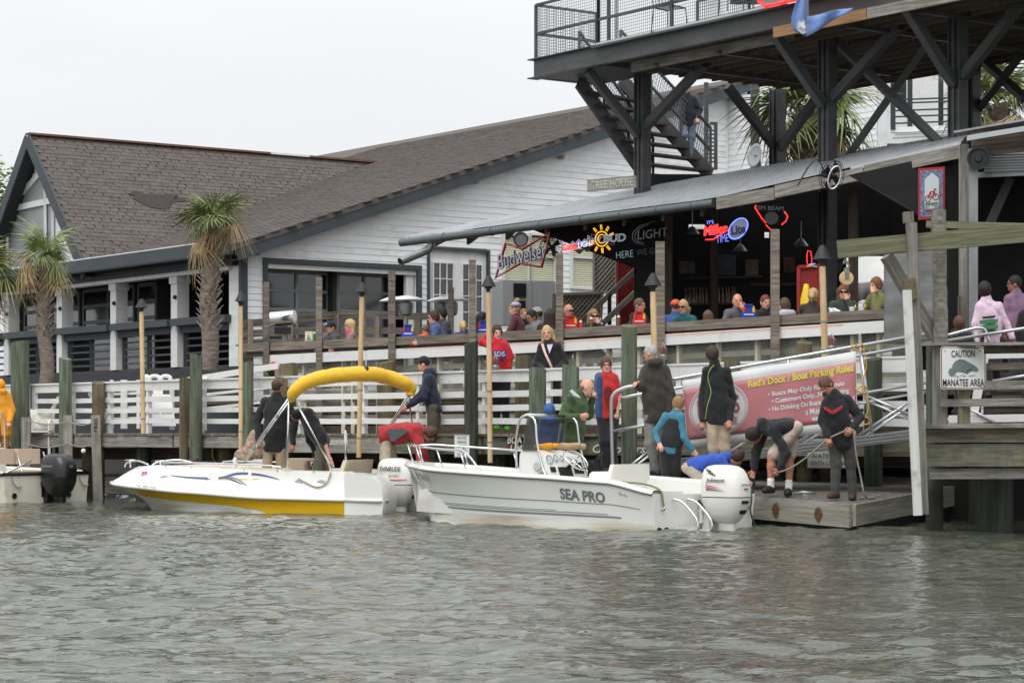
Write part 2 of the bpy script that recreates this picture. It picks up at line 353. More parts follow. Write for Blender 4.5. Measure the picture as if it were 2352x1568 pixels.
# solid wall behind the boards, pierced by the openings
wb = MB()
cuts = sorted(set([0.0, 14.4]+[x for o in ops for x in o[:2]]))
for x0, x1 in zip(cuts[:-1], cuts[1:]):
    zs = [(1.0, None)]
    mid = (x0+x1)/2; hit = [o for o in ops if o[0] < mid < o[1]]
    def piece(za, zb0, zb1): wb.prism([H(x0, 0.005, za), H(x1, 0.005, za), H(x1, 0.005, zb1), H(x0, 0.005, zb0)], A*0.12)
    if hit: piece(1.0, hit[0][2], hit[0][2]); piece(hit[0][3], max(hit[0][3]+.01, roofz(x0)-0.12), max(hit[0][3]+.01, roofz(x1)-0.12))
    else: piece(1.0, roofz(x0)-0.12, roofz(x1)-0.12)
wb.build('wall', SIDING, house)
# rooms: dark back wall and floor so that windows look into depth
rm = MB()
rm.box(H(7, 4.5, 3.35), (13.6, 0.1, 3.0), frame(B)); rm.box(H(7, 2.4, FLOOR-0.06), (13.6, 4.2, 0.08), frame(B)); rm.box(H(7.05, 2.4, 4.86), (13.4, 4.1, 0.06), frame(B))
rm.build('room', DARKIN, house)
def rail_frame(name, m, o, w, d, out=0.03, bottom=True):
    mb = MB(); a, b, c, e = o; t = -out
    mb.beam(H(a-w, t, e+w/2), H(b+w, t, e+w/2), d, w); mb.beam(H(a-w/2, t, c), H(a-w/2, t, e), d, w, up=B); mb.beam(H(b+w/2, t, c), H(b+w/2, t, e), d, w, up=B)
    if bottom: mb.beam(H(a-w, t, c-w/2), H(b+w, t, c-w/2), d, w)
    return mb.build(name, m, house)
def sash_door(o, cols, rows, t, mF, fw, panes=True, parent=None, name='garage_door', fwo=0.09):
    a, b, c, e = o; mb = MB()
    for i in range(cols+1):
        x = lerp(a, b, i/cols); mb.beam(H(x, t, c), H(x, t, e), 0.05, fw if 0 < i < cols else fwo, up=B)
    for k in range(rows+1):
        zz = lerp(c, e, k/rows); mb.beam(H(a, t+0.003, zz), H(b, t+0.003, zz), 0.05, fw if 0 < k < rows else fwo)
    fo = mb.build(name, mF, parent or house)
    for i in range(cols):
        for k in range(rows):
            p0 = H(lerp(a, b, i/cols)+fw/2, t+0.01, lerp(c, e, k/rows)+fw/2); 
            board('pane', GLASS, fo, H(lerp(a, b, i/cols)+fw/2, t+0.012, lerp(c, e, (k+.5)/rows)), H(lerp(a, b, (i+1)/cols)-fw/2, t+0.012, lerp(c, e, (k+.5)/rows)), 0.008, (e-c)/rows-fw)
    return fo
GREYF = M('grey_aluminium_frame', srgb(128, 134, 136), 0.5, 0.08, (3, 3, 3))
rail_frame('bay_frame', TRIM, bay, 0.11, 0.09, bottom=False)
d1 = [bay[0]+0.25, lerp(bay[0], bay[1], 0.49), bay[2], bay[3]-0.12]; d2 = [lerp(bay[0], bay[1], 0.55), bay[1]-0.35, bay[2], bay[3]-0.1]
sash_door(d1, 2, 5, 0.55, GREYF, 0.07); sash_door(d2, 2, 5, 0.55, GREYF, 0.07)
mb = MB().beam(H(bay[0], 0.02, bay[3]-0.06), H(bay[1], 0.02, bay[3]-0.06), 0.05, 0.1).beam(H(bay[1]-0.14, 0.1, bay[2]), H(bay[1]-0.14, 0.1, bay[3]-.1), 0.1, 0.2, up=B)
mb.build('inner_frame', WHITE, house)
rail_frame('door_surround', TRIM, fre, 0.06, 0.09, bottom=False)
mf = MB(); a, b, c, e = fre; mid = (a+b)/2
mf.box((H(mid, 0.05, (c+e)/2)), (b-a, 0.05, e-c), frame(B)); dl = mf.build('french_door', WHITE, house)
for x0, x1 in ((a+0.12, mid-0.12), (mid+0.12, b-0.12)):
    sash_door([x0, x1, c+0.3, e-0.28], 3, 6, 0.0, WHITE, 0.02, parent=dl, name='glazed_panel', fwo=0.035)
BLIND = M('cream_blind', srgb(206, 206, 178), 0.7, 0.04, (1, 1, 60), 0.3)
for w in win:
    rail_frame('window_frame', WHITE, w, 0.06, 0.1, out=0.025)
    a, b, c, e = w; zm = lerp(c, e, 0.56)
    fo = MB().beam(H(a, -0.02, zm), H(b, -0.02, zm), 0.06, 0.06).build('meeting_rail', WHITE, house)
    mbb = MB(); nb = int((e-c)/0.05)
    for k in range(nb): mbb.beam(H(a, 0.03, c+0.025+k*0.05), H(b, 0.03, c+0.025+k*0.05), 0.012, 0.046, up=(V((0, 0, 1))-NF*0.35))
    mbb.build('window_blind', BLIND, house)
# corner boards and the dark rake fascia
board('corner_board', TRIM, house, H(-0.06, -0.03, 2.3), H(-0.06, -0.03, EAVE-0.1), 0.1, 0.17, up=B)
def rake(t, s0, s1, h, d, name, m): return board(name, m, house, H(s0, t, roofz(s0)-h/2+0.02), H(s1, t, roofz(s1)-h/2+0.02), d, h)
rake(-0.42, -0.45, RID, 0.36, 0.05, 'fascia_board', TRIM)
board('soffit_board', TRIM, house, H(-0.4, -0.2, roofz(-0.4)-0.33), H(RID, -0.2, roofz(RID)-0.33), 0.4, 0.03)
# main roof, porch-side slope: deck and shingle courses
TB = 26.0
rf = MB().prism([H(-0.6, -0.46, roofz(-0.6)), H(RID, -0.46, roofz(RID)), H(RID, TB, roofz(RID)), H(-0.6, TB, roofz(-0.6))], (0, 0, -0.10))
rf.prism([H(RID, 0.4, roofz(RID)), H(RID+3, 0.4, roofz(RID)-1.1), H(RID+3, TB, roofz(RID)-1.1), H(RID, TB, roofz(RID))], (0, 0, -0.10))
roof = rf.build('roof', SHING, house)
_SH = {}
def shingle_mesh(w, h):
    k = (w, h)
    if k not in _SH:
        mb = MB().box((0, 0, 0), (w, h, 0.014)); me = bpy.data.meshes.new('shingle'); me.from_pydata(mb.v, [], mb.f); me.materials.append(SHING); _SH[k] = me
    return _SH[k]
def shingles(parent, org, ex, ey, inside, nx, ny, w, h, near, keep=300):
    """courses of tabs on a slope: ex along a course, ey up the slope; the nearest become objects, the rest one piece of stuff"""
    n = ex.cross(ey).normalized(); R0 = Matrix((ex, ey, n)).transposed(); cells = []
    for j in range(ny):
        off = (j % 2)*0.5+random.uniform(-0.15, 0.15)
        for i in range(nx):
            a, b = (i+off)*w, j*h
            p = org+ex*(a+w/2)+ey*(b+h*0.62)+n*(0.012+random.uniform(0, 0.006))
            if inside(p): cells.append((p, random.uniform(0.72, 0.985)))
    cells.sort(key=lambda c: near(c[0])); mb = MB()
    Rt = Matrix.Rotation(0.055, 3, ex)
    Rt = Matrix.Rotation(-0.06, 3, 'X'); R = R0 @ Rt
    e = R.to_euler(); ws = [round(w*0.965, 3), round(w*0.8, 3)]
    for p, f in cells[:keep]:
        o = bpy.data.objects.new('shingle', shingle_mesh(ws[f < 0.8], round(h*1.22, 3))); _place(o, parent, p); o.rotation_euler = e
    for p, f in cells[keep:]: mb.box(p, (w*(0.965 if f > 0.8 else 0.8), h*1.22, 0.014), R)
    if mb.v: mb.build('shingle_field', SHING, parent, kind='stuff')
# cross gable over the porch
GT = 10.1; GZ = 8.64; GH = 3.0                       # centre along A, ridge height, half width
def cz(t): return GZ-(GZ-EAVE)*abs(t-GT)/GH
up = V((0, 0, 1))
slope_len = math.hypot(RID+0.6, roofz(RID)-roofz(-0.6)); ey = (H(RID, 0, roofz(RID))-H(-0.6, 0, roofz(-0.6))).normalized()
def in_main(p):
    s, t, z = fst(p); return -0.46 < t < TB-0.3 and s < RID-0.05 and not (z < cz(t)-0.05 and abs(t-GT) < GH)
shingles(roof, H(-0.6, 15.5, roofz(-0.6)), -A, ey, in_main, 54, 72, 0.30, 0.205, lambda p: p.y, 150)
GR = MB()
gl = [(-0.42, GT-GH, EAVE), (-0.42, GT, GZ), (16, GT, GZ), (16, GT-GH, EAVE)]
GR.prism([H(*p) for p in gl], (0, 0, -0.1)); GR.prism([H(p[0], 2*GT-p[1], p[2]) for p in gl], (0, 0, -0.1))
groof = GR.build('cross_roof', SHING, house)
gy = (H(0, GT, GZ)-H(0, GT-GH, EAVE)); glen = gy.length; gy.normalize()
def in_cross(p):
    s, t, z = fst(p); return s > -0.42 and z > roofz(s)-0.02 and t < GT-0.03
shingles(groof, H(-0.42, GT-GH, EAVE), B, gy, in_cross, 56, 33, 0.25, glen/33, lambda p: p.y, 150)
RIDGEC = M('rusty_ridge_shingle', srgb(118, 84, 68), 0.9, 0.25, (20, 20, 20), 0.3, obj=0.15)
x = -0.45
while x < 11:
    o = board('ridge_cap', RIDGEC if not 6.3 < x < 7.5 else WHITE, groof, H(x, GT, GZ+0.03), H(x+0.3, GT, GZ+0.03), 0.26, 0.05); x += 0.3
mb = MB()                                                                   # the dark patch of newer felt on the cross roof
c = PL(352, 456, H(0, GT-GH, EAVE), B.cross(gy)); random.seed(3)
pts = []
for k in range(22):
    a = 2*math.pi*k/22; pts.append(c+B*(math.cos(a)*0.8+.1)*random.uniform(0.6, 1.15)+gy*(math.sin(a)*0.26+.1*math.cos(2*a))*random.uniform(0.5, 1.3)+B.cross(gy).normalized()*0.032)
mb.prism(pts, B.cross(gy).normalized()*0.006).build('roof_patch', M('dark_felt', srgb(66, 58, 56), 0.95, 0.2, (12, 12, 12), 0.4), groof)
# gable face of the cross roof with its tall window
fl = side(0, 640); gm = MB()
gm.prism([H(0, GT-GH+0.1, EAVE-0.4), H(0, GT, GZ-0.15), H(0, GT+GH-0.1, EAVE-0.4)], B*0.15); gm.build('gable_wall', SIDING, house)
zz = EAVE-0.3
while zz < GZ-0.4:
    hw = GH*(1-(zz+0.13-EAVE)/(GZ-EAVE))-0.15 if zz > EAVE-0.2 else GH
    board('siding_board', SIDING, house, H(-0.02, GT-hw, zz), H(-0.02, GT+hw, zz), 0.02, 0.145); zz += 0.13
for sg in (-1, 1):
    board('fascia_board', TRIM, house, H(-0.45, GT+sg*(GH+0.25), EAVE-0.4), H(-0.45, GT, GZ-0.1), 0.05, 0.3)
    board('soffit_board', TRIMD, house, H(-0.2, GT+sg*(GH+0.2), EAVE-0.42), H(-0.2, GT, GZ-0.19), 0.45, 0.03, up=(0, 0, 1))
gw = MB(); W0 = [side(18, 620, 0.06), side(18, 482, 0.06), side(101, 388, 0.06), side(122, 438, 0.06), side(122, 618, 0.06)]
for p, q in zip(W0, W0[1:]+W0[:1]): gw.beam(p, q, 0.07, 0.16)
gw.beam(side(104, 392, 0.06), side(106, 620, 0.06), 0.068, 0.15); gw.beam(side(18, 482, 0.06), side(122, 460, 0.06), 0.068, 0.15)
gwo = gw.build('gable_window', WHITE, house)
SCRN = M('grey_window_screen', srgb(150, 152, 156), 0.35, 0.06, (3, 3, 3), spec=0.6)
MB().prism([side(18, 620, 0.035), side(18, 482, 0.035), side(101, 388, 0.035), side(122, 438, 0.035), side(122, 618, 0.035)], B*0.01).build('pane', SCRN, gwo)
# eave fascia, beam, columns, porch rails, doors behind
board('fascia_board', TRIM, house, H(-0.62, -0.45, EAVE-0.21), H(-0.62, 18, EAVE-0.21), 0.04, 0.30)
board('gutter_strip', WHITE, house, H(-0.63, 0.0, EAVE-0.045), H(-0.63, 7.4, EAVE-0.045), 0.03, 0.025)
board('soffit_board', TRIMD, house, H(-0.25, -0.4, EAVE-0.33), H(-0.25, 18, EAVE-0.33), 0.8, 0.03)
board('porch_beam', TRIMD, house, H(-0.05, 0.2, EAVE-0.44), H(-0.05, 18, EAVE-0.44), 0.3, 0.18)
board('porch_header', WHITE, house, H(-0.02, 0.5, EAVE-0.575), H(-0.02, 18, EAVE-0.575), 0.24, 0.09)
PT = lambda u: fst(side(u, 700))[1]
zt = EAVE-0.62
for tt in (PT(406), PT(266), PT(142), PT(20), PT(-110)):
    co = MB().box(H(0.08, tt, (zt+FLOOR)/2), (0.30, 0.30, zt-FLOOR), frame(B)).box(H(0.08, tt, zt-0.08), (0.36, 0.36, 0.16), frame(B)).build('porch_column', WHITE, house)
    MB().sphere(H(-0.1, tt-0.1, lerp(FLOOR, zt, 0.77)), 0.05, 8).build('lamp', BLACK, co)
zz = FLOOR-0.2                                                              # siding strip at the corner
while zz < EAVE-0.5:
    board('siding_board', SIDING, house, H(-0.03, 0.07, zz), H(-0.03, 0.62, zz), 0.02, 0.148); zz += 0.138
MB().box(H(0.1, 0.32, (FLOOR+EAVE)/2-.2), (0.2, 0.62, EAVE-FLOOR-0.5), frame(B)).build('corner_pier', WHITE, house)
board('foundation_wall', TRIMD, house, H(-0.05, -0.3, 1.87), H(-0.05, 18, 1.87), 0.1, 1.62)
board('foundation_wall', TRIMD, house, H(-0.1, -0.06, 1.5), H(13.8, -0.06, 1.5), 0.1, 1.1)
MB().box(H(1.6, 9, FLOOR-0.04), (3.2, 18, 0.08), frame(B)).build('porch_floor', WOODD, house)
cols = [0.62, PT(406), PT(266), PT(142), PT(20), PT(-110)]
for i in range(5):
    t0, t1 = cols[i]+(0.18 if i else 0.0), cols[i+1]-0.18
    board('sill_rail', TRIM, house, H(-0.08, t0-0.1, FLOOR+1.0), H(-0.08, t1+0.1, FLOOR+1.0), 0.26, 0.16)
    board('rail', TRIM, house, H(0.02, t0, FLOOR+0.84), H(0.02, t1, FLOOR+0.84), 0.08, 0.16)
    for k in range(4): board('rail', TRIM, house, H(0.1, t0, FLOOR+0.14+k*0.165), H(0.1, t1, FLOOR+0.14+k*0.165), 0.04, 0.045)
    for f in (0.03, 0.5, 0.97): board('rail_post', TRIMD, house, H(0.1, lerp(t0, t1, f), FLOOR), H(0.1, lerp(t0, t1, f), FLOOR+0.78), 0.1, 0.1)
for k in range(7): board('siding_board', SIDING, house, H(2.3, 0.3, FLOOR+0.07+k*0.138), H(2.3, 12, FLOOR+0.07+k*0.138), 0.02, 0.148)
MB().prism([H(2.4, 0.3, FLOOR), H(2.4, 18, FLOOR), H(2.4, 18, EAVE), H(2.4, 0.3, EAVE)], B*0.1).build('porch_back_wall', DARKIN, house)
def sideglaze(t0, t1, z0, z1, cols_, rows_):
    mb = MB(); s = 2.28
    for i in range(cols_+1): x = lerp(t0, t1, i/cols_); mb.beam(H(s, x, z0), H(s, x, z1), 0.06, 0.08, up=A)
    for k in range(rows_+1): zz = lerp(z0, z1, k/rows_); mb.beam(H(s-.003, t0, zz), H(s-.003, t1, zz), 0.06, 0.09)
    o = mb.build('garage_door', GREYF, house)
    for i in range(cols_):
        for k in range(rows_): board('pane', GLASS, o, H(s+0.01, lerp(t0, t1, i/cols_)+.04, lerp(z0, z1, (k+.5)/rows_)), H(s+0.01, lerp(t0, t1, (i+1)/cols_)-.04, lerp(z0, z1, (k+.5)/rows_)), 0.008, (z1-z0)/rows_-0.09)
for i, (t0, t1) in enumerate(zip(cols[1:5], cols[2:6])): sideglaze(t0+0.6, t1+0.35, FLOOR+1.0, FLOOR+2.25, 2, 3)
# small things on the gable wall
for u, v in ((1093, 418), (1290, 362), (1690, 350)):
    p = front(u, v, 0.06); MB().box(p, (0.1, 0.1, 0.1)).sphere(p-A*0.1, 0.06, 8).build('flood_light', WHITE, house)
for k in range(3): pass
# ------------------------------------------------------------------ lines of the waterfront: distance and picture height along u
class Line:
    """a straight or bent run on the shore given by (u, D, v) at its corners"""
    def __init__(s, *pts): s.p = pts
    def _seg(s, u):
        p = s.p; i = 0
        while i < len(p)-2 and u > p[i+1][0]: i += 1
        return p[i], p[i+1], (u-p[i][0])/(p[i+1][0]-p[i][0])
    def D(s, u): a, b, t = s._seg(u); return 1/lerp(1/a[1], 1/b[1], t)
    def v(s, u): a, b, t = s._seg(u); return lerp(a[2], b[2], t)
    def at(s, u, dv=0.0, out=0.0, z=None):
        p = P(u, s.v(u)+dv, s.D(u))
        if out: n = s.n(u); p = PL(u, s.v(u)+dv, p+n*out, n)
        if z is not None: p = V((p.x, p.y, z))
        return p
    def n(s, u):                                                       # unit normal towards the water
        a, b, t = s._seg(u); d = P(b[0], 0, b[1])-P(a[0], 0, a[1]); d.z = 0; d.normalize(); return V((d.y, -d.x, 0)) if V((d.y, -d.x, 0)).y < 0 else V((-d.y, d.x, 0))
    def runs(s, u0, u1):                                               # u0..u1 cut at the corners
        c = [u0]+[q[0] for q in s.p if u0 < q[0] < u1]+[u1]; return list(zip(c[:-1], c[1:]))
FT = Line((-60, 46.6, 887), (55, 45.3, 885), (1250, 35.5, 849), (2110, 33.2, 820))     # top of the white fence
FB = Line((-60, 46.6, 982), (55, 45.3, 983), (1250, 35.5, 991), (2110, 33.2, 1000))    # its foot = edge of the walkway
CT = Line((560, 44.4, 793), (617, 43.6, 790), (1069, 39.4, 769), (1297, 37.8, 758), (2090, 34.2, 710))   # top of the bar counter
WALKZ, DECKZ = 1.24, 1.9
MOSSY = M('mossy_grey_wood', srgb(92, 92, 78), 0.9, 0.3, (1.4, 20, 20), 0.5, col2=srgb(132, 131, 112), obj=0.1, stain=srgb(86, 86, 62), stain_scale=3, stain_at=(0.5, 0.72))
# walkway: top boards, edge beams with painted words
walk = thing('dock_walkway', 'long weathered walkway on pilings behind the boats with painted words on its edge beam', 'walkway', FB.at(1100, z=0.9))
us = list(np.linspace(-60, 2110, 150))
for u0, u1 in zip(us[:-1], us[1:]):
    um = (u0+u1)/2; p = FB.at(um, z=WALKZ-0.02); n = FB.n(um)
    a = FB.at(u0, z=0); b = FB.at(u1, z=0); w = (b-a).length
    dp = 3.4 if um < 1500 else 1.6
    board('deck_plank', WOOD, walk, p+n*(0.22+random.uniform(-.015, .015)), p-n*dp, w-0.012, 0.04)
for (u0, u1) in ((-60, 170), (170, 400), (400, 640), (640, 900), (900, 1110), (1110, 1390), (1390, 1750), (1750, 2110)):
    hgt = 0.20 if u1 < 700 else 0.27
    board('edge_beam', WOODG if u0 < 900 else MOSSY, walk, FB.at(u0+2, out=0.17, z=WALKZ-0.05-hgt/2), FB.at(u1-2, out=0.17, z=WALKZ-0.05-hgt/2), 0.05, hgt)
    board('edge_beam', WOODD, walk, FB.at(u0, out=-0.6, z=0.85), FB.at(u1, out=-0.6, z=0.85), 0.1, 0.22)
def walkword(txt, u, v, h, w=None, shear=0.1, m=None):
    n = FB.n(u); ex = V((-n.y, n.x, 0)); p = PL(u, v, FB.at(u, out=0.198), n)
    return lettering('painted_lettering', txt, m or WHITE, walk, p, ex, (0, 0, 1), h, w, off=0.005, shear=shear, bold=0.02)
PAINTW = M('chalky_white_paint', srgb(200, 202, 188), 0.8, 0.15, (20, 20, 20))
walkword('BOAT', 1188, 1010, 0.115, 0.42, m=PAINTW); walkword('LIMIT', 1194, 1029, 0.11, 0.42, 0.25, m=PAINTW)
walkword('Customers', 772, 1013, 0.12, 0.62, 0.2, m=PAINTW); walkword('Customers', 1422, 1030, 0.13, 0.85, 0.25, m=PAINTW)
MB().prism([P(1166, 998, FB.D(1166)-.25), P(1195, 998, FB.D(1195)-.25), P(1192, 1030, FB.D(1192)-.25), P(1168, 1034, FB.D(1168)-.25)], (0, .01, 0)).build('red_paint_patch', M('rusty_red_paint', srgb(112, 58, 46), 0.85, 0.2), walk)

# white fence along the walkway
fence = thing('walkway_fence', 'long white board fence along the edge of the walkway', 'fence', FB.at(1100, z=WALKZ))
posts = [-40, 63, 80, 167, 253, 342, 462, 570, 690, 837, 963, 1115, 1262, 1413, 1560, 1700, 1850, 1990, 2095]
FR = ((0.0, 0.185), (0.325, 0.43), (0.555, 0.655), (0.785, 0.885))
def fv(u, f): return lerp(FT.v(u), FB.v(u), f)
for u in posts:
    board('fence_post', WHITE, fence, FB.at(u, out=-0.03, z=WALKZ-0.25), P(u, fv(u, 0.02), FT.D(u)+0.02), 0.075, 0.085, up=FB.n(u))
for u0, u1 in zip(posts[:-1], posts[1:]):
    if (u0, u1) == (63, 80): continue
    for f0, f1 in FR:
        um = (u0+u1)/2; h = (fv(um, f1)-fv(um, f0))/F*FT.D(um); f = (f0+f1)/2; j = random.uniform(-0.012, 0.012)
        a = P(u0, fv(u0, f+j), FT.D(u0)-0.045); b = P(u1-0.5, fv(u1, f-j*.5), FT.D(u1)-0.045)
        board('fence_board', WHITE, fence, a, b, 0.03, h)
for u0, u1 in ((-60, 460), (460, 960), (960, 1420), (1420, 2105)):
    for a, b in FT.runs(u0, u1): board('top_cap', WHITE, fence, P(a, FT.v(a)-1, FT.D(a)), P(b-0.3, FT.v(b)-1, FT.D(b)), 0.15, 0.03)
for (u0, f0, u1, f1) in ((205, 0.2, 246, 0.75), (100, 0.95, 135, 0.3)):
    board('brace', WHITE, fence, P(u0, fv(u0, f0), FT.D(u0)+0.12), P(u1, fv(u1, f1), FT.D(u1)+0.12), 0.03, 0.09)
# sloping rails of the ramp behind
ramp2 = thing('ramp_railing', 'white rails sloping upwards behind the walkway fence beside the sandwich board', 'railing', P(560, 985, 41))
for v0, v1 in ((872, 843), (908, 890), (940, 922)):
    board('rail', WHITE, ramp2, P(385, v0+8, 44.0), P(640, v1-3, 41.5), 0.04, 0.11 if v0 < 880 else 0.05)
for u in (395, 470, 560, 636): board('post', WHITE, ramp2, P(u, 986, 43.2), P(u, lerp(880, 842, (u-385)/255), 43.2-(u-385)*0.006), 0.08, 0.08)
rail3 = thing('far_railing', 'white post and rails standing behind the fence left of the sandwich board', 'railing', P(300, 985, 45))
for v in (905, 937, 962): board('rail', WHITE, rail3, P(255, v, 45), P(330, v-3, 44.7), 0.03, 0.05)
for u, w in ((257, .06), (285, .12), (318, .06)): board('post', WHITE, rail3, P(u, 984, 44.8), P(u, 872, 44.8), w, 0.1, up=(0, 1, 0))

# ------------------------------------------------------------------ the raised deck with its counter
deck = thing('bar_deck', 'raised weathered wood deck of the bar with counter rail, white band and cream slats', 'deck', CT.at(1300, z=1.2))
cs = [560, 612, 735, 902, 1087, 1286, 1515, 1780, 2090]
for u0, u1 in zip(cs[:-1], cs[1:]):
    for a, b in CT.runs(u0, u1):
        a += 1 if a == u0 else 0; b -= 1 if b == u1 else 0
        board('counter_board', WOOD, deck, CT.at(a, 7, 0.02), CT.at(b, 7, 0.02), 0.05, 0.145)
        board('counter_top', WOOD, deck, CT.at(a, 0.6, -0.16), CT.at(b, 0.6, -0.16), 0.38, 0.035)
        board('under_board', WOODD, deck, CT.at(a, 20.5, -0.05), CT.at(b, 20.5, -0.05), 0.05, 0.13)
        if a > 615: board('white_band', WHITE, deck, CT.at(a, 36, 0.03), CT.at(b, 36, 0.03), 0.04, 0.175)
BULB = M('rope_light', srgb(196, 120, 80), 0.5, 0.2, emit=srgb(255, 170, 110), estr=0.25)
mb = MB(); u = 930
while u < 1940: mb.sphere(CT.at(u, 25.5, 0.06), 0.012, 5); u += 5
mb.build('rope_light', BULB, deck, kind='stuff')
for u in (630, 700, 790, 812, 870, 985, 1010, 1105, 1190, 1330, 1400, 1470, 1560, 1650, 1740, 1845, 1900, 1960, 2020):
    board('slat_post', CREAM, deck, CT.at(u, 0, -0.1, z=DECKZ-0.75), CT.at(u, 45, -0.1), 0.09, 0.09)
for k in range(5):
    for u0, u1 in zip(cs[1:-1], cs[2:]):
        for a, b in CT.runs(u0, u1): board('slat', CREAM, deck, CT.at(a, 0, -0.14, z=2.43-k*0.215+CT.at(a).z-2.95), CT.at(b, 0, -0.14, z=2.43-k*0.215+CT.at(b).z-2.95), 0.03, 0.085)
for k in range(3):
    for u0, u1 in ((617, 860), (860, 1100), (1100, 1380), (1380, 1700), (1700, 2090)):
        for a, b in CT.runs(u0, u1): board('skirt_board', WOODG if k % 2 else WOODD, deck, CT.at(a, 0, -0.1, z=1.30+k*0.19), CT.at(b-1, 0, -0.1, z=1.30+k*0.19), 0.04, 0.165)
PLAST = bpy.data.materials.new('cloudy_plastic'); PLAST.use_nodes = True
_t = PLAST.node_tree; _b = _t.nodes['Principled BSDF']; _b.inputs['Base Color'].default_value = (0.30, 0.30, 0.26, 1); _b.inputs['Roughness'].default_value = 0.3
_n = _t.nodes.new('ShaderNodeTexNoise'); _n.inputs['Scale'].default_value = 1.3; _n.inputs['Detail'].default_value = 5
_r = _t.nodes.new('ShaderNodeMapRange'); _r.inputs['From Min'].default_value = .3; _r.inputs['From Max'].default_value = .7; _r.inputs['To Min'].default_value = 0.15; _r.inputs['To Max'].default_value = 0.5
_t.links.new(_n.outputs['Fac'], _r.inputs['Value']); _t.links.new(_r.outputs[0], _b.inputs['Alpha'])
for u0, u1 in zip(cs[1:-1], cs[2:]):
    for a, b in CT.runs(u0, u1):
        MB().prism([CT.at(a+3, 0, -0.06, z=1.8), CT.at(b-3, 0, -0.06, z=1.8), CT.at(b-3, 46, -0.06), CT.at(a+3, 46, -0.06)], (0, .005, 0)).build('plastic_sheet', PLAST, deck)
# floor of the deck and dark space below
mb = MB(); q = [CT.at(u, z=DECKZ) for u in (560, 1069, 2090)]; far = [V((-7.2, 49, DECKZ)), V((0, 53, DECKZ)), V((9.5, 47, DECKZ))]
mb.prism([q[0], q[1], q[2], V((9, 33, DECKZ)), far[2], far[1], far[0]], (0, 0, -0.08)); mb.build('floor', WOODD, deck)
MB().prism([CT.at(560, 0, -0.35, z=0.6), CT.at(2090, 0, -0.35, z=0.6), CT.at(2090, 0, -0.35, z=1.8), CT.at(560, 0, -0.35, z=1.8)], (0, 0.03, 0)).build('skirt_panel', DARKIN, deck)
# back rail of the deck, in front of the house
br = thing('deck_railing', 'weathered three-board railing at the left end of the bar deck before the garage bay', 'railing', P(700, 850, 46))
R1, R2, R3 = (556, 44.6), (773, 47.0), (985, 47.5)
for (v0, v1, v2) in ((744, 723, 727), (767, 756, 762), (789, 781, 785), (812, 806, 806)):
    board('rail', WOOD, br, P(R1[0], v0, R1[1]), P(R2[0], v1, R2[1]), 0.05, 0.14 if v0 < 800 else .1)
    board('rail', WOOD, br, P(R2[0]+1, v1, R2[1]), P(R3[0], v2, R3[1]), 0.05, 0.14)
for u, D, v in ((575, 44.7, 735), (668, 45.7, 730), (772, 46.9, 722), (865, 47.1, 727), (958, 47.4, 728)): board('post', WOOD, br, P(u, v, D+.06), P(u, 850, D+.06), 0.11, 0.11)

# posts that stand through the counter
def lpost(u, vt, w, out, label, m=WOOD, zb=0.9, lean=0.0):
    t = CT.at(u, 0, out); top = P(u, vt, t.y); L_ = top.z-zb
    o = MB().box(V((t.x, t.y, (top.z+zb)/2)), (w/F*t.y, w/F*t.y, L_)).build('timber_post', m, None, label=label, cat='post', group='timber posts along the bar counter')
    return o
for a in ((612, 648, 13, 'weathered post through the rail beside the chrome smoker drum'), (733, 637, 14, 'weathered post through the counter beside the man in the navy cap'),
          (900, 621, 16, 'thick weathered post before the bay, left of the patio heaters'), (1085, 597, 16, 'dark tall post in front of the right french door'),
          (1285, 581, 17, 'weathered post beside the bow-tie neon sign and bald man in maroon'), (1516, 555, 20, 'tall weathered post right of the HERE WE GO letters'),
          (1780, 527, 19, 'tall weathered post under the dark whiskey neon outline')):
    lpost(a[0], a[1], a[2], 0.08, a[3])
lpost(1036, 660, 13, -2.5, 'short weathered post between the patio heaters and the dark tall post')

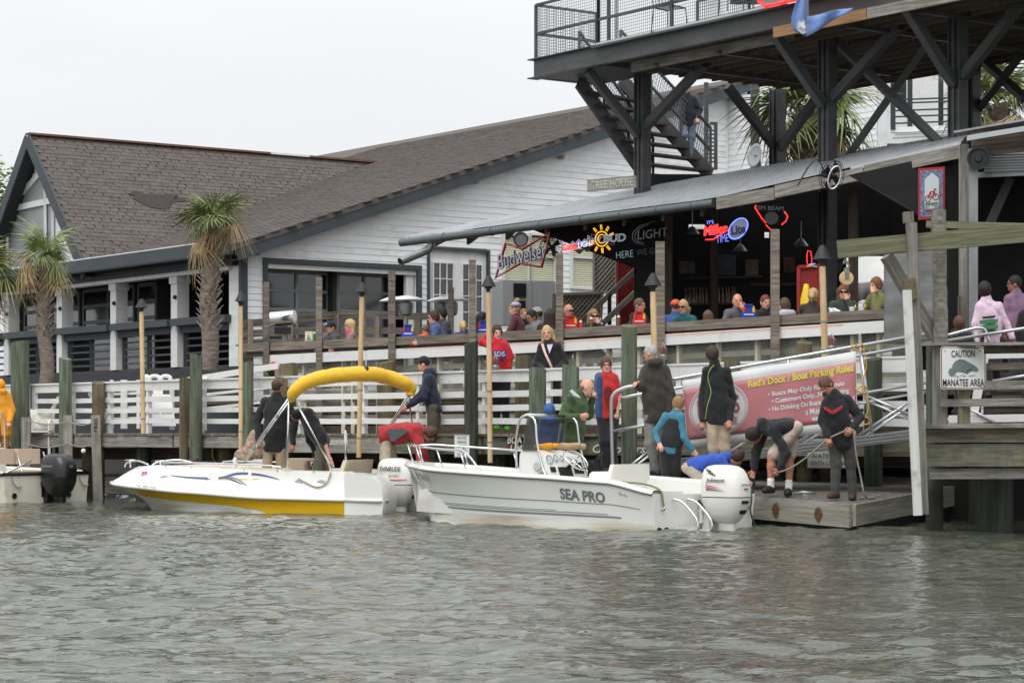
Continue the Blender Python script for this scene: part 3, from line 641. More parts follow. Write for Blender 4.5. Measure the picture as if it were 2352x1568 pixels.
# pilings
def piling(u, vt, w, D, label, m, vtl=None, r2=1.06, zb=-0.6, lean=0):
    top = P(u, vt, D); r = w/2/F*D; mb = MB(); rings = []; n = 14; H_ = top.z-zb; rr = np.random.default_rng(int(u)*7+1)
    amp = rr.uniform(-0.05, 0.05, n)
    for k in range(9):
        f = k/8; c = V((top.x+lean*(1-f), D, zb+H_*f)); q = r*lerp(r2, 1, f)
        rings.append([c+V((math.cos(2*math.pi*i/n)*q*(1+amp[i]+rr.uniform(-.012, .012)), math.sin(2*math.pi*i/n)*q*(1+amp[i]), 0.03*math.sin(2*math.pi*i/n+u)*f)) for i in range(n)])
    mb.loft(rings); return mb.build('dock_piling', m, None, smooth=40, label=label, cat='piling', group='pilings along the dock')
for a in ((46, 785, 41, 44.9, 'stout green piling at the far left of the fence', PILE), (150, 823, 28, 43.9, 'slim green piling between the white gate panels', PILE),
          (226, 878, 29, 43.3, 'short brown and green piling left of the sandwich board', PILEB), (424, 870, 24, 41.4, 'short dark brown piling touching a taller green one', PILEB),
          (450, 816, 29, 41.0, 'tall green piling beside a short brown one, below the taller palm trunk', PILE), (568, 834, 28, 40.0, 'green piling behind the bamboo torch at the house corner', PILE),
          (662, 837, 43, 39.9, 'stout olive piling behind the man in the brown cap', PILEB), (646, 866, 30, 39.5, 'short grey-brown piling leaning on a stouter olive one', PILEB),
          (887, 831, 44, 39.2, 'olive piling behind the fence under the yellow canopy', PILEB), (1082, 786, 31, 36.0, 'dark wet piling right of the man in the navy hoodie', PILED),
          (1203, 819, 38, 37.2, 'olive piling behind the fence between the red hoodie and the blond woman', PILEB), (1235, 848, 40, 34.7, 'stout piling in front of the fence beside the BOAT LIMIT words', PILE),
          (1311, 841, 40, 34.9, 'grey-green piling in front of the fence behind the bald man', PILE), (1445, 748, 37, 34.0, 'tallest green piling, right of the boy in the red shirt', PILE),
          (1682, 828, 36, 34.1, 'olive piling top showing above the red banner', PILEB), (1847, 786, 37, 34.0, 'olive piling behind the slats above the red banner', PILEB),
          (2005, 824, 41, 33.1, 'black wet piling right of the red banner', PILED)):
    piling(*a)
# lower piles under the walkway
for i, u in enumerate((20, 205, 330, 520, 610, 735, 905, 1010, 1150, 1390, 1530, 1625, 1790, 1900)):
    D = FB.D(u)+0.35; b = P(u, 1000, D); MB().lathe(V((b.x, D, -0.6)), [(0.15, 0), (0.14, 1.8)], 10).build('support_pile', PILEB if i % 2 else PILED, walk, smooth=40)
# low grey stakes with ropes at the far left
for u, vt, lb in ((60, 958, 'low grey stake before the stout far-left piling'), (157, 953, 'grey stake in front of the slim green piling, tied with rope'), (220, 953, 'grey stake with small letters right of the slim green piling')):
    D = 43.8 if u < 200 else 43.1; a = P(u, vt, D); b = V((a.x+(0.06 if u > 200 else 0), D, -0.3)); o = thing('mooring_stake', lb, 'stake', V((a.x, D, -.3)), 'grey mooring stakes'); board('stake_post', WOODG, o, b, a, 0.17, 0.1, up=(0, 1, 0))
    if u > 200: lettering('painted_lettering', 'FREE', BLACK, o, P(u, 975, D-0.056), (0.05, 0, 1), (-1, 0, 0), 0.07, 0.25)
for p0, p1, lb in (((62, 965), (157, 968), 'upper slack rope between the two left grey stakes'), ((157, 968), (220, 968), 'upper slack rope between the two right grey stakes'), ((157, 1018), (220, 1017), 'lower slack rope between the two right grey stakes'), ((62, 1020), (157, 1018), 'lower slack rope between the two left grey stakes')):
    a, b = P(*p0, 43.7 if p0[0] < 200 else 43.05), P(*p1, 43.7 if p1[0] < 200 else 43.05); m = (a+b)/2-V((0, 0, 0.07))
    MB().tube(smoothpath([a, m, b], 5), 0.012, 6).build('stake_rope', ROPE, None, smooth=True, label=lb, cat='rope', group='ropes between the grey stakes')

# bamboo torches
CONE = M('blackened_metal', srgb(34, 34, 35), 0.6, 0.2, (9, 9, 9), 0.1)
def torch(u, vt, vb, w, D, vc0, label, ub=None):
    ub = ub or u; a = P(u, vt, D); b = P(ub, vb, D); t = thing('bamboo_torch', label, 'torch', b, 'bamboo torches'); r = w/2/F*D
    pts = []; rad = []; n = 28
    for k in range(n+1):
        f = k/n; pts.append(lerp(b, a, f)); rad.append(r*(1.09 if k % 7 == 3 else 1.0))
    MB().tube(pts, rad, 10).build('pole', BAMBOO, t, smooth=40)
    mb = MB(); s = 1/F*D; zt = (vt-vc0)*s
    mb.lathe(a-V((0, 0, 0.02)), [(r*0.75, 0), (r*0.8, zt*0.25), (r*1.45, zt*0.27), (r*1.45, zt*0.36), (r*2.9, zt*0.38), (r*0.75, zt*0.98), (r*0.6, zt)], 14)
    mb.build('burner', CONE, t, smooth=35)
    mb = MB()
    for f in (0.12, 0.42): mb.lathe(lerp(b, a, f), [(r*1.15, -.012), (r*1.15, .012)], 10)
    mb.build('band', GREYF, t, smooth=35)
for a in ((325, 716, 995, 10.5, 41.6, 684, 'bamboo torch beside the sandwich board', 329), (553, 703, 1030, 9.5, 39.4, 667, 'bamboo torch at the corner of the white house', 553),
          (831, 682, 1050, 11.5, 37.6, 645, 'bamboo torch behind the yellow boat canopy', 824), (1122, 671, 1062, 12, 35.2, 629, 'bamboo torch beside the boy in the red hoodie', 1126),
          (1500, 670, 905, 14, 34.0, 624, 'bamboo torch rising behind the man in the brown coat', 1505), (1889, 612, 830, 15, 33.4, 560, 'bamboo torch above the red banner near the hoist beam', 1895)):
    torch(*a)
# ------------------------------------------------------------------ open bar under a corrugated metal roof
bar = thing('bar_shed', 'open-fronted bar with corrugated metal roof, gutter and black interior', 'bar', V((6, 39, DECKZ)))
E = Line((925, 43.5, 546), (1640, 38.5, 456), (2208, 34.6, 328)); RT = Line((955, 45.4, 538), (1208, 45.2, 486), (1460, 44.6, 433), (1812, 41.0, 372), (2226, 37.0, 305))
METAL = M('corrugated_metal', srgb(160, 164, 168), 0.6, 0.08, (0.8, 9, 9), 0.05, metal=0.1, obj=0.07, stain=srgb(112, 112, 108), stain_scale=1.2, stain_at=(0.5, 0.85))
n = 26
for i in range(n):
    a, b = i/n, (i+1)/n
    e0, e1 = E.at(lerp(925, 2206, a)), E.at(lerp(925, 2206, b)); t0, t1 = RT.at(lerp(955, 2224, a)), RT.at(lerp(955, 2224, b))
    mb = MB(); rows = []
    for k in range(17):
        f = k/16; up_ = V((0, 0, 0.012 if k % 2 else 0.0)); rows.append([lerp(e0, e1, f)+up_, lerp(t0, t1, f)+up_])
    for r0, r1 in zip(rows[:-1], rows[1:]): mb.add([r0[0], r1[0], r1[1], r0[1]], [(0, 1, 2, 3)])
    mb.build('roof_sheet', METAL, bar)
for (u0, u1, m_) in ((1648, 1780, WOODG), (1782, 1985, WOODG), (1987, 2206, WOODG)):
    board('fascia_beam', m_, bar, E.at(u0, 17 if u0 > 1700 else 13, 0.06), E.at(u1, 20, 0.06), 0.06, 0.20)
for (u0, u1) in ((1955, 2206),): board('drip_edge', ALU, bar, E.at(u0, 3, 0.07), E.at(u1, 2, 0.07), 0.03, 0.07)
GUT = M('dark_gutter_metal', srgb(104, 110, 113), 0.4, 0.1, (2, 8, 8), metal=0.6)
mb = MB()
pts = [E.at(u, 11, 0.07) for u in np.linspace(921, 1640, 14)]; mb.tube(pts, 0.075, 10); mb.build('gutter', GUT, bar, smooth=40)
for u in (1020, 1130, 1240, 1335, 1425, 1510, 1590): p = E.at(u, 11, 0.07); MB().tube([p-V((.01, -.01, 0)), p+V((.012, -.012, 0))], 0.086, 10).build('gutter_strap', GUT, bar, smooth=40)
mb = MB(); mb.tube([P(990, 548, 43.0), P(990, 563, 43.0), P(984, 573, 43.0), P(970, 580, 42.9), P(919, 601, 42.6)], 0.075, 12, caps=False); mb.build('downspout', GALV, bar, smooth=40)
# underside and black interior walls
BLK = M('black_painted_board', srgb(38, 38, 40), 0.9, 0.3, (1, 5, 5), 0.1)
mb = MB(); dz_ = V((0, .05, -.12)); mb.loft([[E.at(lerp(930, 2200, k/24))+dz_, RT.at(lerp(965, 2218, k/24))+dz_] for k in range(25)], closed=False, caps=False); mb.build('ceiling', BLK, bar)
mb = MB(); mb.prism([P(1222, 527, 42.0), P(1462, 617, 42.0), P(1462, 790, 42.0), P(1540, 790, 42.0), P(1540, 470, 42.0), P(1400, 478, 42.0)], (0, 0.06, 0)); mb.build('end_wall', BLK, bar)
mb = MB()
GAPS = ((1503, 1520, 511, 531), (1582, 1619, 515, 526), (1756, 1770, 533, 546))
for (u0, u1) in ((1460, 1503), (1520, 1582), (1619, 1756), (1770, 1944)): mb.prism([P(u0, 850, 44), P(u1, 850, 44), P(u1, 400, 44), P(u0, 400, 44)], (0, 0.06, 0))
for (u0, u1, va, vb) in GAPS:
    mb.prism([P(u0, 850, 44), P(u1, 850, 44), P(u1, vb, 44), P(u0, vb, 44)], (0, 0.06, 0)); mb.prism([P(u0, va, 44), P(u1, va, 44), P(u1, 400, 44), P(u0, 400, 44)], (0, 0.06, 0))
mb.prism([P(2050, 850, 43.6), P(2210, 850, 42), P(2210, 400, 42), P(2050, 400, 43.6)], (0, 0.06, 0)); mb.prism([P(1944, 588, 44), P(2050, 588, 43.6), P(2050, 400, 43.6), P(1944, 400, 44)], (0, .06, 0)); mb.build('back_wall', BLK, bar)
mb = MB(); mb.prism([P(1950, 402, 35.6), P(2207, 345, 34.9), P(2207, 790, 34.9), P(2178, 790, 34.9), P(2178, 520, 34.9), P(2140, 512, 34.9)], (0, 0.05, 0)); mb.build('side_panel', M('black_tarp', srgb(20, 20, 21), 0.9, 0.15, (2, 2, 2), 0.15), bar)
for k in range(14):
    f = (k+.5)/14; board('rafter', WOODD, bar, E.at(lerp(940, 2195, f))+V((0, .08, -.2)), RT.at(lerp(975, 2215, f))+V((0, -.1, -.2)), .05, .14)
for u0, v0, u1, v1, D, c3 in ((1560, 600, 1596, 628, 43.9, (96, 84, 70)), (1640, 585, 1690, 632, 43.9, (70, 78, 88)), (1712, 596, 1742, 640, 43.9, (110, 96, 78)), (1800, 590, 1826, 625, 43.9, (92, 60, 56)), (1905, 585, 1935, 630, 43.9, (80, 84, 74))):
    MB().prism([P(u0, v0, D), P(u1, v0, D), P(u1, v1, D), P(u0, v1, D)], (0, .03, 0)).build('wall_poster', M('poster_%d' % c3[0], srgb(*c3), .7, .45, (7, 7, 7)), bar)
for u, v, D in ((1590, 520, 41.5), (1700, 560, 42.5), (1840, 548, 41.0)):
    MB().tube([P(u, v-40, D), P(u, v, D)], .008, 5).lathe(P(u, v, D)+V((0, 0, -.14)), [(.14, 0), (.13, .03), (.05, .12), (.03, .14)], 12).build('hanging_lamp_shade', GALV, bar, smooth=40)
for u, vt, D in ((1535, 470, 41.5), (1640, 470, 43.5), (1960, 430, 37.2)): board('interior_post', WOODD, bar, P(u, 800, D), P(u, vt, D), 0.14, 0.14)
for u0, u1, v in ((1570, 1750, 640), (1720, 1900, 655), (1560, 1700, 700)): board('shelf', WOODD, bar, P(u0, v, 43.6), P(u1, v-4, 43.6), 0.25, 0.04)
BOT = M('brown_glass', srgb(84, 58, 28), 0.2, 0.3, (5, 5, 5), obj=0.4)
for i in range(16):
    p = P(1575+i*7.5+(i*37 % 5)*.6, 697-i*0.2, 43.5); MB().lathe(p, [(0.04, 0), (0.04, .17), (.015, .23), (.015, .29)], 8).build('shelf_bottle', BOT, None, smooth=40, label='dim bottle in the row on the dark shelf inside the bar', cat='bottle', group='bottles on the dark bar shelf')
# lettered board on a post: TREE HOUSE
t = thing('wooden_sign', 'grey wooden sign reading TREE HOUSE fixed to the tower post', 'sign', P(1410, 437, 42.2))
a, b = P(1351, 427, 42.6), P(1462, 417, 41.9); ex = (b-a).normalized(); board('sign_board', WOODG, t, a, b, 0.06, 27/F*42.2)
nrm = ex.cross(V((0, 0, 1))).normalized(); lettering('lettering', 'TREE HOUSE', PAINTW, t, (a+b)/2+nrm*0.036+ex*0.03, ex, ex.cross(-nrm) if False else V((0, 0, 1)), 0.14, (b-a).length*0.86, off=0.004, bold=-0.01)

# ------------------------------------------------------------------ neon signs
def neon(name, rgb, k=1.0, lit=True):
    c = srgb(*rgb); return M(name, tuple(x*0.7 for x in c), 0.4, 0.05, emit=c if lit else None, estr=k)
N_RED = neon('red_neon', (255, 42, 40), 1.5); N_ORANGE = neon('dull_red_neon', (180, 66, 48), 0.25); N_WHITE = neon('white_neon', (235, 235, 255), 1.0); N_YEL = neon('amber_neon', (255, 186, 40), 1.0)
N_BLUE = neon('blue_neon', (110, 130, 255), 1.6); N_PALE = neon('pale_tube', (150, 175, 185), 0.45); N_OFF = neon('unlit_tube', (86, 88, 92), 0, False); N_SILV = neon('silver_tube', (170, 172, 184), 0.12)
def sign(name, label, u, v, D, tilt=0.0):
    """an empty at the sign with a drawing frame: q(du, dv, out) gives points of its face in picture pixels from its centre"""
    t = thing(name, label, 'neon sign', P(u, v, D), 'neon signs of the bar'); s = D/F; c = P(u, v, D); ca, sa = math.cos(tilt), math.sin(tilt)
    ex = V((0.93, -0.30, 0)).normalized()                          # the faces look left of the camera, across the water
    ex = V((1, -0.25, 0)).normalized()
    def q(du, dv, out=0.0): return c+ex*(du*s)+V((0, 0, -dv*s))+V((ex.y, -ex.x, 0))*out
    def dirs(): return (ex*ca+V((0, 0, sa))).normalized(), (V((0, 0, ca))-ex*sa).normalized()
    def word(txt, du, dv, h, w, m, shear=0.0, bold=0.0, out=0.03, name='lettering'):
        a_, b_ = dirs(); return lettering(name, txt, m, t, q(du, dv, out), a_, b_, h*s, w*s, shear=shear, bold=bold)
    def tube(pts, r, m, out=0.03, name='tube', closed=False): return MB().tube([q(*p, out) for p in pts], r*s, 6, closed=closed).build(name, m, t, smooth=True)
    def plate(pts, m, out=0.0, name='backing'): return MB().prism([q(*p, out) for p in pts], V((-ex.y, ex.x, 0))*0.03).build(name, m, t)
    return t, q, word, tube, plate
t, q, word, tube, plate = sign('neon_sign', 'big red bow-tie neon sign with grey script hanging at the gutter end', 1200, 585, 41.2, 0.24)
bow = [(-40, -27), (0, -13), (65, -49), (45, 29), (-5, 19), (-63, 52)]
tube(bow, 4.0, BLACK, 0.0, 'backing', closed=True); tube(bow, 1.9, N_ORANGE, 0.045, closed=True)
word('Budweiser', 0, 4, 38, 126, BLACK, 0.35, 0.07, 0.04); word('Budweiser', -1, 3, 35, 121, N_SILV, 0.35, 0.0, 0.055)
plate([(-3+16*math.cos(a*.4488), -35+16*math.sin(a*.4488)) for a in range(14)], M('grey_plastic', srgb(92, 94, 96), 0.5), 0.02, 'crown_disc'); tube([(-3+16*math.cos(a*.4488), -35+16*math.sin(a*.4488)) for a in range(14)], 2, BLACK, 0.03, 'disc_rim', True)
t, q, word, tube, plate = sign('neon_sign', 'small red and white LIGHT neon sign under lilac mountain peaks', 1327, 562, 40.8, 0.10)
plate([(-20, 0), (-12, -9), (-6, -4), (2, -14), (8, -6), (16, -14), (28, -4), (30, 4)], M('lilac_plastic', srgb(150, 146, 178), 0.5, emit=srgb(150, 146, 178), estr=0.25), 0, 'peaks')
plate([(-10, 12), (30, 8), (22, 18), (14, 12), (4, 22)], BLACK, 0, 'backing'); word('Coors', -18, 4, 17, 34, N_RED, 0.1, 0.045); word('LIGHT', 20, -1, 13, 38, N_WHITE, 0.2, 0.0)
t, q, word, tube, plate = sign('neon_sign', 'amber sunburst neon sign with a pale BUD word across it', 1383, 549, 40.2, 0.05)
tube([(15*math.cos(a*.3142), 17*math.sin(a*.3142)) for a in range(20)], 1.3, N_YEL, closed=True); tube([(9*math.cos(a*.4488), 10*math.sin(a*.4488)) for a in range(14)], 0.9, N_YEL, closed=True)
for k in range(10):
    a = k*math.pi/5+0.25; c_, s_ = math.cos(a), math.sin(a)
    if abs(s_) < 0.35: continue
    tube([(19*c_-2*s_, 21*s_+2*c_), (29*c_-1.5*s_, 32*s_+1.5*c_), (30*c_+1.5*s_, 33*s_-1.5*c_), (19*c_+1.5*s_, 21*s_-1.5*c_)], 0.9, N_YEL, name='ray')
tube([(-24, -11), (0, -3), (34, -10), (28, 14), (0, 6), (-26, 16)], 1.0, N_ORANGE, 0.02, closed=True)
word('Budw', -18, -1, 15, 34, N_PALE, 0.25, -0.01, 0.05); word('BUD', 31, -1, 18, 52, N_PALE, 0.1, 0.035, 0.06); word('BUD', 31, -1, 14, 48, BLK, 0.1, -0.02, 0.068)
t, q, word, tube, plate = sign('neon_sign', 'unlit grey LIGHT neon sign with a large curved stroke', 1488, 537, 39.6, 0.10)
tube([(8, -26), (-18, -18), (-33, -4), (-36, 10), (-28, 20), (-8, 26)], 1.1, N_OFF); tube([(4, -22), (-16, -14), (-28, 0), (-30, 10), (-22, 18), (-8, 22)], 1.0, N_OFF); tube([(8, -26), (22, -30)], 0.9, N_OFF); word('LIGHT', 12, 0, 20, 72, N_OFF, 0.15, 0.0)
t, q, word, tube, plate = sign('neon_sign', 'white tube letters HERE WE GO hanging beside a timber post', 1464, 581, 40.4, 0.10)
word('HERE', -29, 3, 15, 40, N_PALE, 0.05, -0.02); word('WE GO', 26, -3, 14, 54, N_OFF, 0.05, -0.01)
t, q, word, tube, plate = sign('neon_sign', 'red script neon sign with TIME below and a blue ringed oval badge', 1668, 530, 38.2, 0.12)
word("IT'S", -36, -20, 8, 15, N_BLUE, 0, 0.0); word('Miller', -24, -3, 23, 58, N_RED, 0.2, 0.06); tube([(-48, 20), (-30, 20), (5, -2)], 1.6, N_RED); word('TIME', -8, 18, 17, 28, N_BLUE, 0.05, -0.02)
oval = [(28+22*math.cos(a*.2856)+3*math.sin(a*.2856), -4-23*math.sin(a*.2856)-6*math.cos(a*.2856)) for a in range(22)]
plate(oval, M('badge_grey', srgb(120, 122, 140), 0.4, emit=srgb(110, 112, 130), estr=0.25), 0.0, 'badge'); tube(oval, 1.5, N_BLUE, 0.02, 'ring', True); word('Lite', 28, -2, 22, 34, M('navy_print', srgb(24, 28, 66), 0.5), 0.1, 0.04, 0.035)
t, q, word, tube, plate = sign('neon_sign', 'dark whiskey sign outlined by two zigzag red neon strokes', 1772, 495, 37.0, -0.06)
word('JIM BEAM', -2, -15, 13, 62, N_OFF, 0.0, 0.0); plate([(16*math.cos(a*.5236), 6+15*math.sin(a*.5236)) for a in range(12)], BLACK, 0, 'badge')
tube([(-35, -24), (-37, -18), (-22, 6), (-12, 18)], 1.6, N_RED); tube([(30, -8), (38, 3), (34, 14), (24, 22)], 1.6, N_RED); tube([(-12, 22), (0, 34)], 1.3, N_RED)
t, q, word, tube, plate = sign('neon_sign', 'small red bottle-shaped neon over blue and green tubes left of the hoist beam', 1859, 598, 36.5)
tube([(-3, -22), (4, -20), (6, -4), (6, 8), (-2, 12), (-5, 4), (-5, -12)], 1.1, N_RED, closed=True); tube([(-6, 14), (6, 12), (18, 16)], 0.8, neon('green_neon', (70, 220, 90), .7)); tube([(0, 10), (14, 8)], 1.3, N_BLUE)
for (u, v, L) in ((1660, 497, 12), (1700, 492, 10), (1735, 500, 14)): pass

# floor fans
def cage_fan(u, v, D, r, label, yaw=0.0, tilt=0.0, hook=False):
    c = P(u, v, D); s = D/F*r; t = thing('wall_fan', label, 'fan', c); ax = V((math.sin(yaw), -math.cos(yaw), -tilt)).normalized(); R = V((0, 0, 1)).rotation_difference(ax).to_matrix(); ex, ey = R @ V((1, 0, 0)), R @ V((0, 1, 0))
    mb = MB()
    for k, (rr, zz) in enumerate(((1, 0), (0.97, .22), (0.6, .34), (.25, .4), (.97, -.22), (.6, -.38))): mb.tube([c+(ex*math.cos(a*.2618)+ey*math.sin(a*.2618))*s*rr+ax*s*zz for a in range(24)], s*0.02, 5, closed=True)
    for a in range(20):
        a_ = a*math.pi/10; d = ex*math.cos(a_)+ey*math.sin(a_); mb.tube([c+d*s*.25+ax*s*.4, c+d*s*.6+ax*s*.34, c+d*s*.97+ax*s*.22, c+d*s, c+d*s*.97-ax*s*.22, c+d*s*.55-ax*s*.38], s*0.012, 4)
    mb.build('cage', BLACK, t)
    for k in range(4):
        a_ = k*math.pi/2+.3; d = ex*math.cos(a_)+ey*math.sin(a_); p = ax.cross(d); MB().prism([c+d*s*.12-p*s*.12, c+d*s*.85-p*s*.3+ax*s*.08, c+d*s*.85+p*s*.3-ax*s*.08, c+d*s*.12+p*s*.1], ax*0.006).build('blade', BLACK, t)
    MB().lathe(c-ax*s*.7, [(s*.22, 0), (s*.25, s*.4), (s*.12, s*1.1)], 12, ax).build('motor', BLACK, t, smooth=40)
    if hook: MB().tube(smoothpath([c-ax*s*.5, c+V((-.2, .1, .25)), c+V((-.35, .1, .12)), c+V((-.5, .1, -.15))], 6), 0.012, 6).build('cable', BLACK, t)
cage_fan(1266, 568, 41.6, 27, 'round black cage fan behind the bow-tie neon sign', -0.3)
cage_fan(1910, 403, 34.9, 36, 'black cage fan with pale ring hanging on the metal roof edge', 0.75, 0.25, True)
MB().tube([P(1910+7+15*math.cos(a*.2618)*1.0, 408+24*math.sin(a*.2618)-10*math.cos(a*.2618), 34.55) for a in range(24)], 0.012, 5, closed=True).build('ring', ALU, bpy.data.objects['wall_fan.001'])

# ------------------------------------------------------------------ steel lookout tower
tower = thing('steel_tower', 'tall black steel tower with braced posts carrying a wooden deck and stairs', 'tower', V((5, 41, DECKZ)))
T0 = V((2.43, 43.0, 0)); ZU = 7.94
def T(a, b, z): return T0+A*a+B*b+V((0, 0, z))
pst = [(0, 0), (-4.92, 0), (-7.88, 0), (-13, 0), (0, 3.4), (-5.0, 3.45), (-9.5, 3.5), (-13.5, 3.4)]
for a, b in pst:
    o = MB().beam(T(a, b, 1.5), T(a, b, ZU), 0.13, 0.22, up=A).beam(T(a, b, 1.5), T(a, b, ZU-0.01), 0.21, 0.025, up=A)
    for off in (-0.115, 0.115): o.box(T(a, b, (ZU+1.5)/2)+A*off, (0.21, 0.02, ZU-1.5), frame(B))
    o.build('post', STEEL, tower)
def brace(u0, v0, u1, v1, a, b, D2=None, w=0.2):
    """from the deck at (u0, v0) down to the post line at (u1, v1)"""
    z = ZU-0.02; p = P(u0, v0, (z-EYE)*F/(HV-v0)) if D2 is None else P(u0, v0, D2); q = T(a, b, 0); q = P(u1, v1, q.y); return board('brace', STEEL, tower, p, q, w, 0.16, up=A)
def br2(a0, b0, a1, b1, dz, w=0.14): return board('brace', STEEL, tower, T(a0, b0, ZU-0.05), T(a1, b1, ZU-dz), w, 0.15, up=(0, 0, 1))
br2(0.1, -1.2, 0, -0.1, 1.15); br2(-1.75, 0, -0.1, 0, 1.0); br2(-4.9, -1.2, -4.92, -0.1, 1.15); br2(-6.6, 0, -5.05, 0, 1.05); br2(-7.9, -1.2, -7.88, -0.1, 1.15); br2(-9.2, 0, -8.0, 0, 1.05); br2(0, 2.1, 0, 3.3, 1.1); br2(-1.4, 3.4, -0.1, 3.4, 1.15)
for (u0, v0, D0, u1, v1, D1) in ((1912, 88, 39.2, 2160, 330, 36.8), (2131, 98, 37.8, 1946, 362, 39.2), (2262, 144, 41.0, 2352, 226, 39.6), (2344, 128, 39.8, 2251, 247, 41.0), (2060, 190, 42.4, 2240, 90, 41.1)):
    if D0 == 42.4: continue
    board('brace', STEEL, tower, P(u0, v0, D0), P(u1, v1, D1), 0.12, 0.17, up=(0, 1, 0))
# deck: edge channels, joists, boards
AL, AR, BN, BF = -0.3, -16.0, -1.28, 3.25
board('edge_channel', STEEL, tower, T(AL, BN, ZU+0.14), T(AR, BN, ZU+0.14), 0.12, 0.30); board('edge_flange', STEEL, tower, T(AL, BN-0.06, ZU+0.30), T(AR, BN-0.06, ZU+0.30), 0.22, 0.025)
board('edge_channel', STEEL, tower, T(AL, BN, ZU+0.13), T(AL, BF, ZU+0.13), 0.12, 0.28); board('edge_channel', STEEL, tower, T(AL, BF, ZU+0.13), T(-1.2, BF, ZU+0.13), 0.12, 0.28)
board('light_conduit', ALU, tower, T(AL-0.1, BN-0.13, ZU+0.35), T(-5.0, BN-0.13, ZU+0.35), 0.03, 0.035)
board('ledger_board', WOODG, tower, T(-0.75, BN+0.42, ZU-0.06), T(-5.0, BN+0.42, ZU-0.06), 0.05, 0.18); board('ledger_board', WOODN, tower, T(-5.05, BN-0.05, ZU-0.08), T(-7.2, BN-0.05, ZU-0.08), 0.06, 0.17); board('ledger_board', WOODG, tower, T(-7.22, BN-0.05, ZU-0.08), T(-10, BN-0.05, ZU-0.08), 0.06, 0.17)
JOI = M('brown_joist_wood', srgb(88, 76, 64), 0.85, 0.25, (1.2, 20, 20), 0.4, obj=0.2)
for k in range(13):
    b = BN+0.62+k*0.4
    for a0, a1 in ((AL-0.15 if k < 11 else -1.2, -4.9), (-4.92, -9.0), (-9.02, AR)): board('joist', JOI, tower, T(a0, b+random.uniform(-.03, .03), ZU+0.0), T(a1, b+random.uniform(-.03, .03), ZU), 0.05, 0.17)
for k in range(100): board('deck_plank', JOI, tower, T(AL-0.06-k*0.157, BN+0.07, ZU+0.11), T(AL-0.06-k*0.157, (BF-0.07 if k < 5 else BF+0.85+0.08*(k % 3)), ZU+0.11), 0.145, 0.035)
for a in (-1.5, -3.2, -6.4, -8): board('cross_beam', STEEL, tower, T(a, BN+0.3, ZU-0.12), T(a, BF, ZU-0.12), 0.08, 0.06)
# landing at the far-left end and its rails
board('edge_channel', STEEL, tower, T(AL, BN, ZU+0.16), T(1.6, BN, ZU+0.16), 0.1, 0.34); board('edge_channel', STEEL, tower, T(1.6, BN, ZU+0.16), T(1.6, BN+1.5, ZU+0.16), 0.1, 0.34); board('edge_flange', STEEL, tower, T(AL, BN, ZU+0.34), T(1.72, BN, ZU+0.34), 0.24, 0.02); board('edge_flange', STEEL, tower, T(AL, BN, ZU-0.01), T(1.72, BN, ZU-0.01), 0.24, 0.02)
MB().prism([T(AL, BN, ZU), T(1.6, BN, ZU), T(1.6, BN+1.5, ZU), T(AL, BN+1.5, ZU)], (0, 0, 0.03)).build('landing_plate', STEEL, tower)
RH = 1.05
def railing(p0, p1, posts_, mesh=True, name='guard_rail'):
    d = V(p1)-V(p0); mb = None
    for f in posts_: q = V(p0)+d*f; board('rail_post', STEEL, tower, q, q+V((0, 0, RH)), 0.05, 0.05, up=A)
    for z in (RH, RH*0.48): board('rail', STEEL, tower, V(p0)+V((0, 0, z)), V(p1)+V((0, 0, z)), 0.045, 0.045)
    if mesh:
        mb = MB(); L_ = d.length; n_ = int(L_/0.055)
        for i in range(n_): q = V(p0)+d*((i+.5)/n_); mb.beam(q+V((0, 0, 0.03)), q+V((0, 0, RH)), 0.006, 0.006, up=A)
        for k in range(int(RH/0.055)): mb.beam(V(p0)+V((0, 0, 0.04+k*.055)), V(p1)+V((0, 0, .04+k*.055)), 0.006, 0.006)
        mb.build('wire_mesh', M('wire_grey', srgb(120, 124, 128), 0.5, metal=0.4), tower, kind='stuff')
zt = ZU+0.32
railing(T(1.6, BN, zt), T(AL, BN, zt), (0, 1)); railing(T(AL, BN, zt), T(-5.2, BN, zt), (0.0, 0.06, 0.42, 1.0)); railing(T(1.6, BN, zt), T(1.6, BN+1.45, zt), (1,)); railing(T(AL-0.3, BF, zt), T(-9, BF, zt), (0, .25, .5, .75)); railing(T(AL-0.2, BN+2.2, zt), T(AL-2.6, BN+2.2, zt), (0, 1))
board('rail_post', ALU, tower, T(-0.45, BN+.3, zt), T(-0.45, BN+.3, zt+RH+.2), 0.07, 0.07)
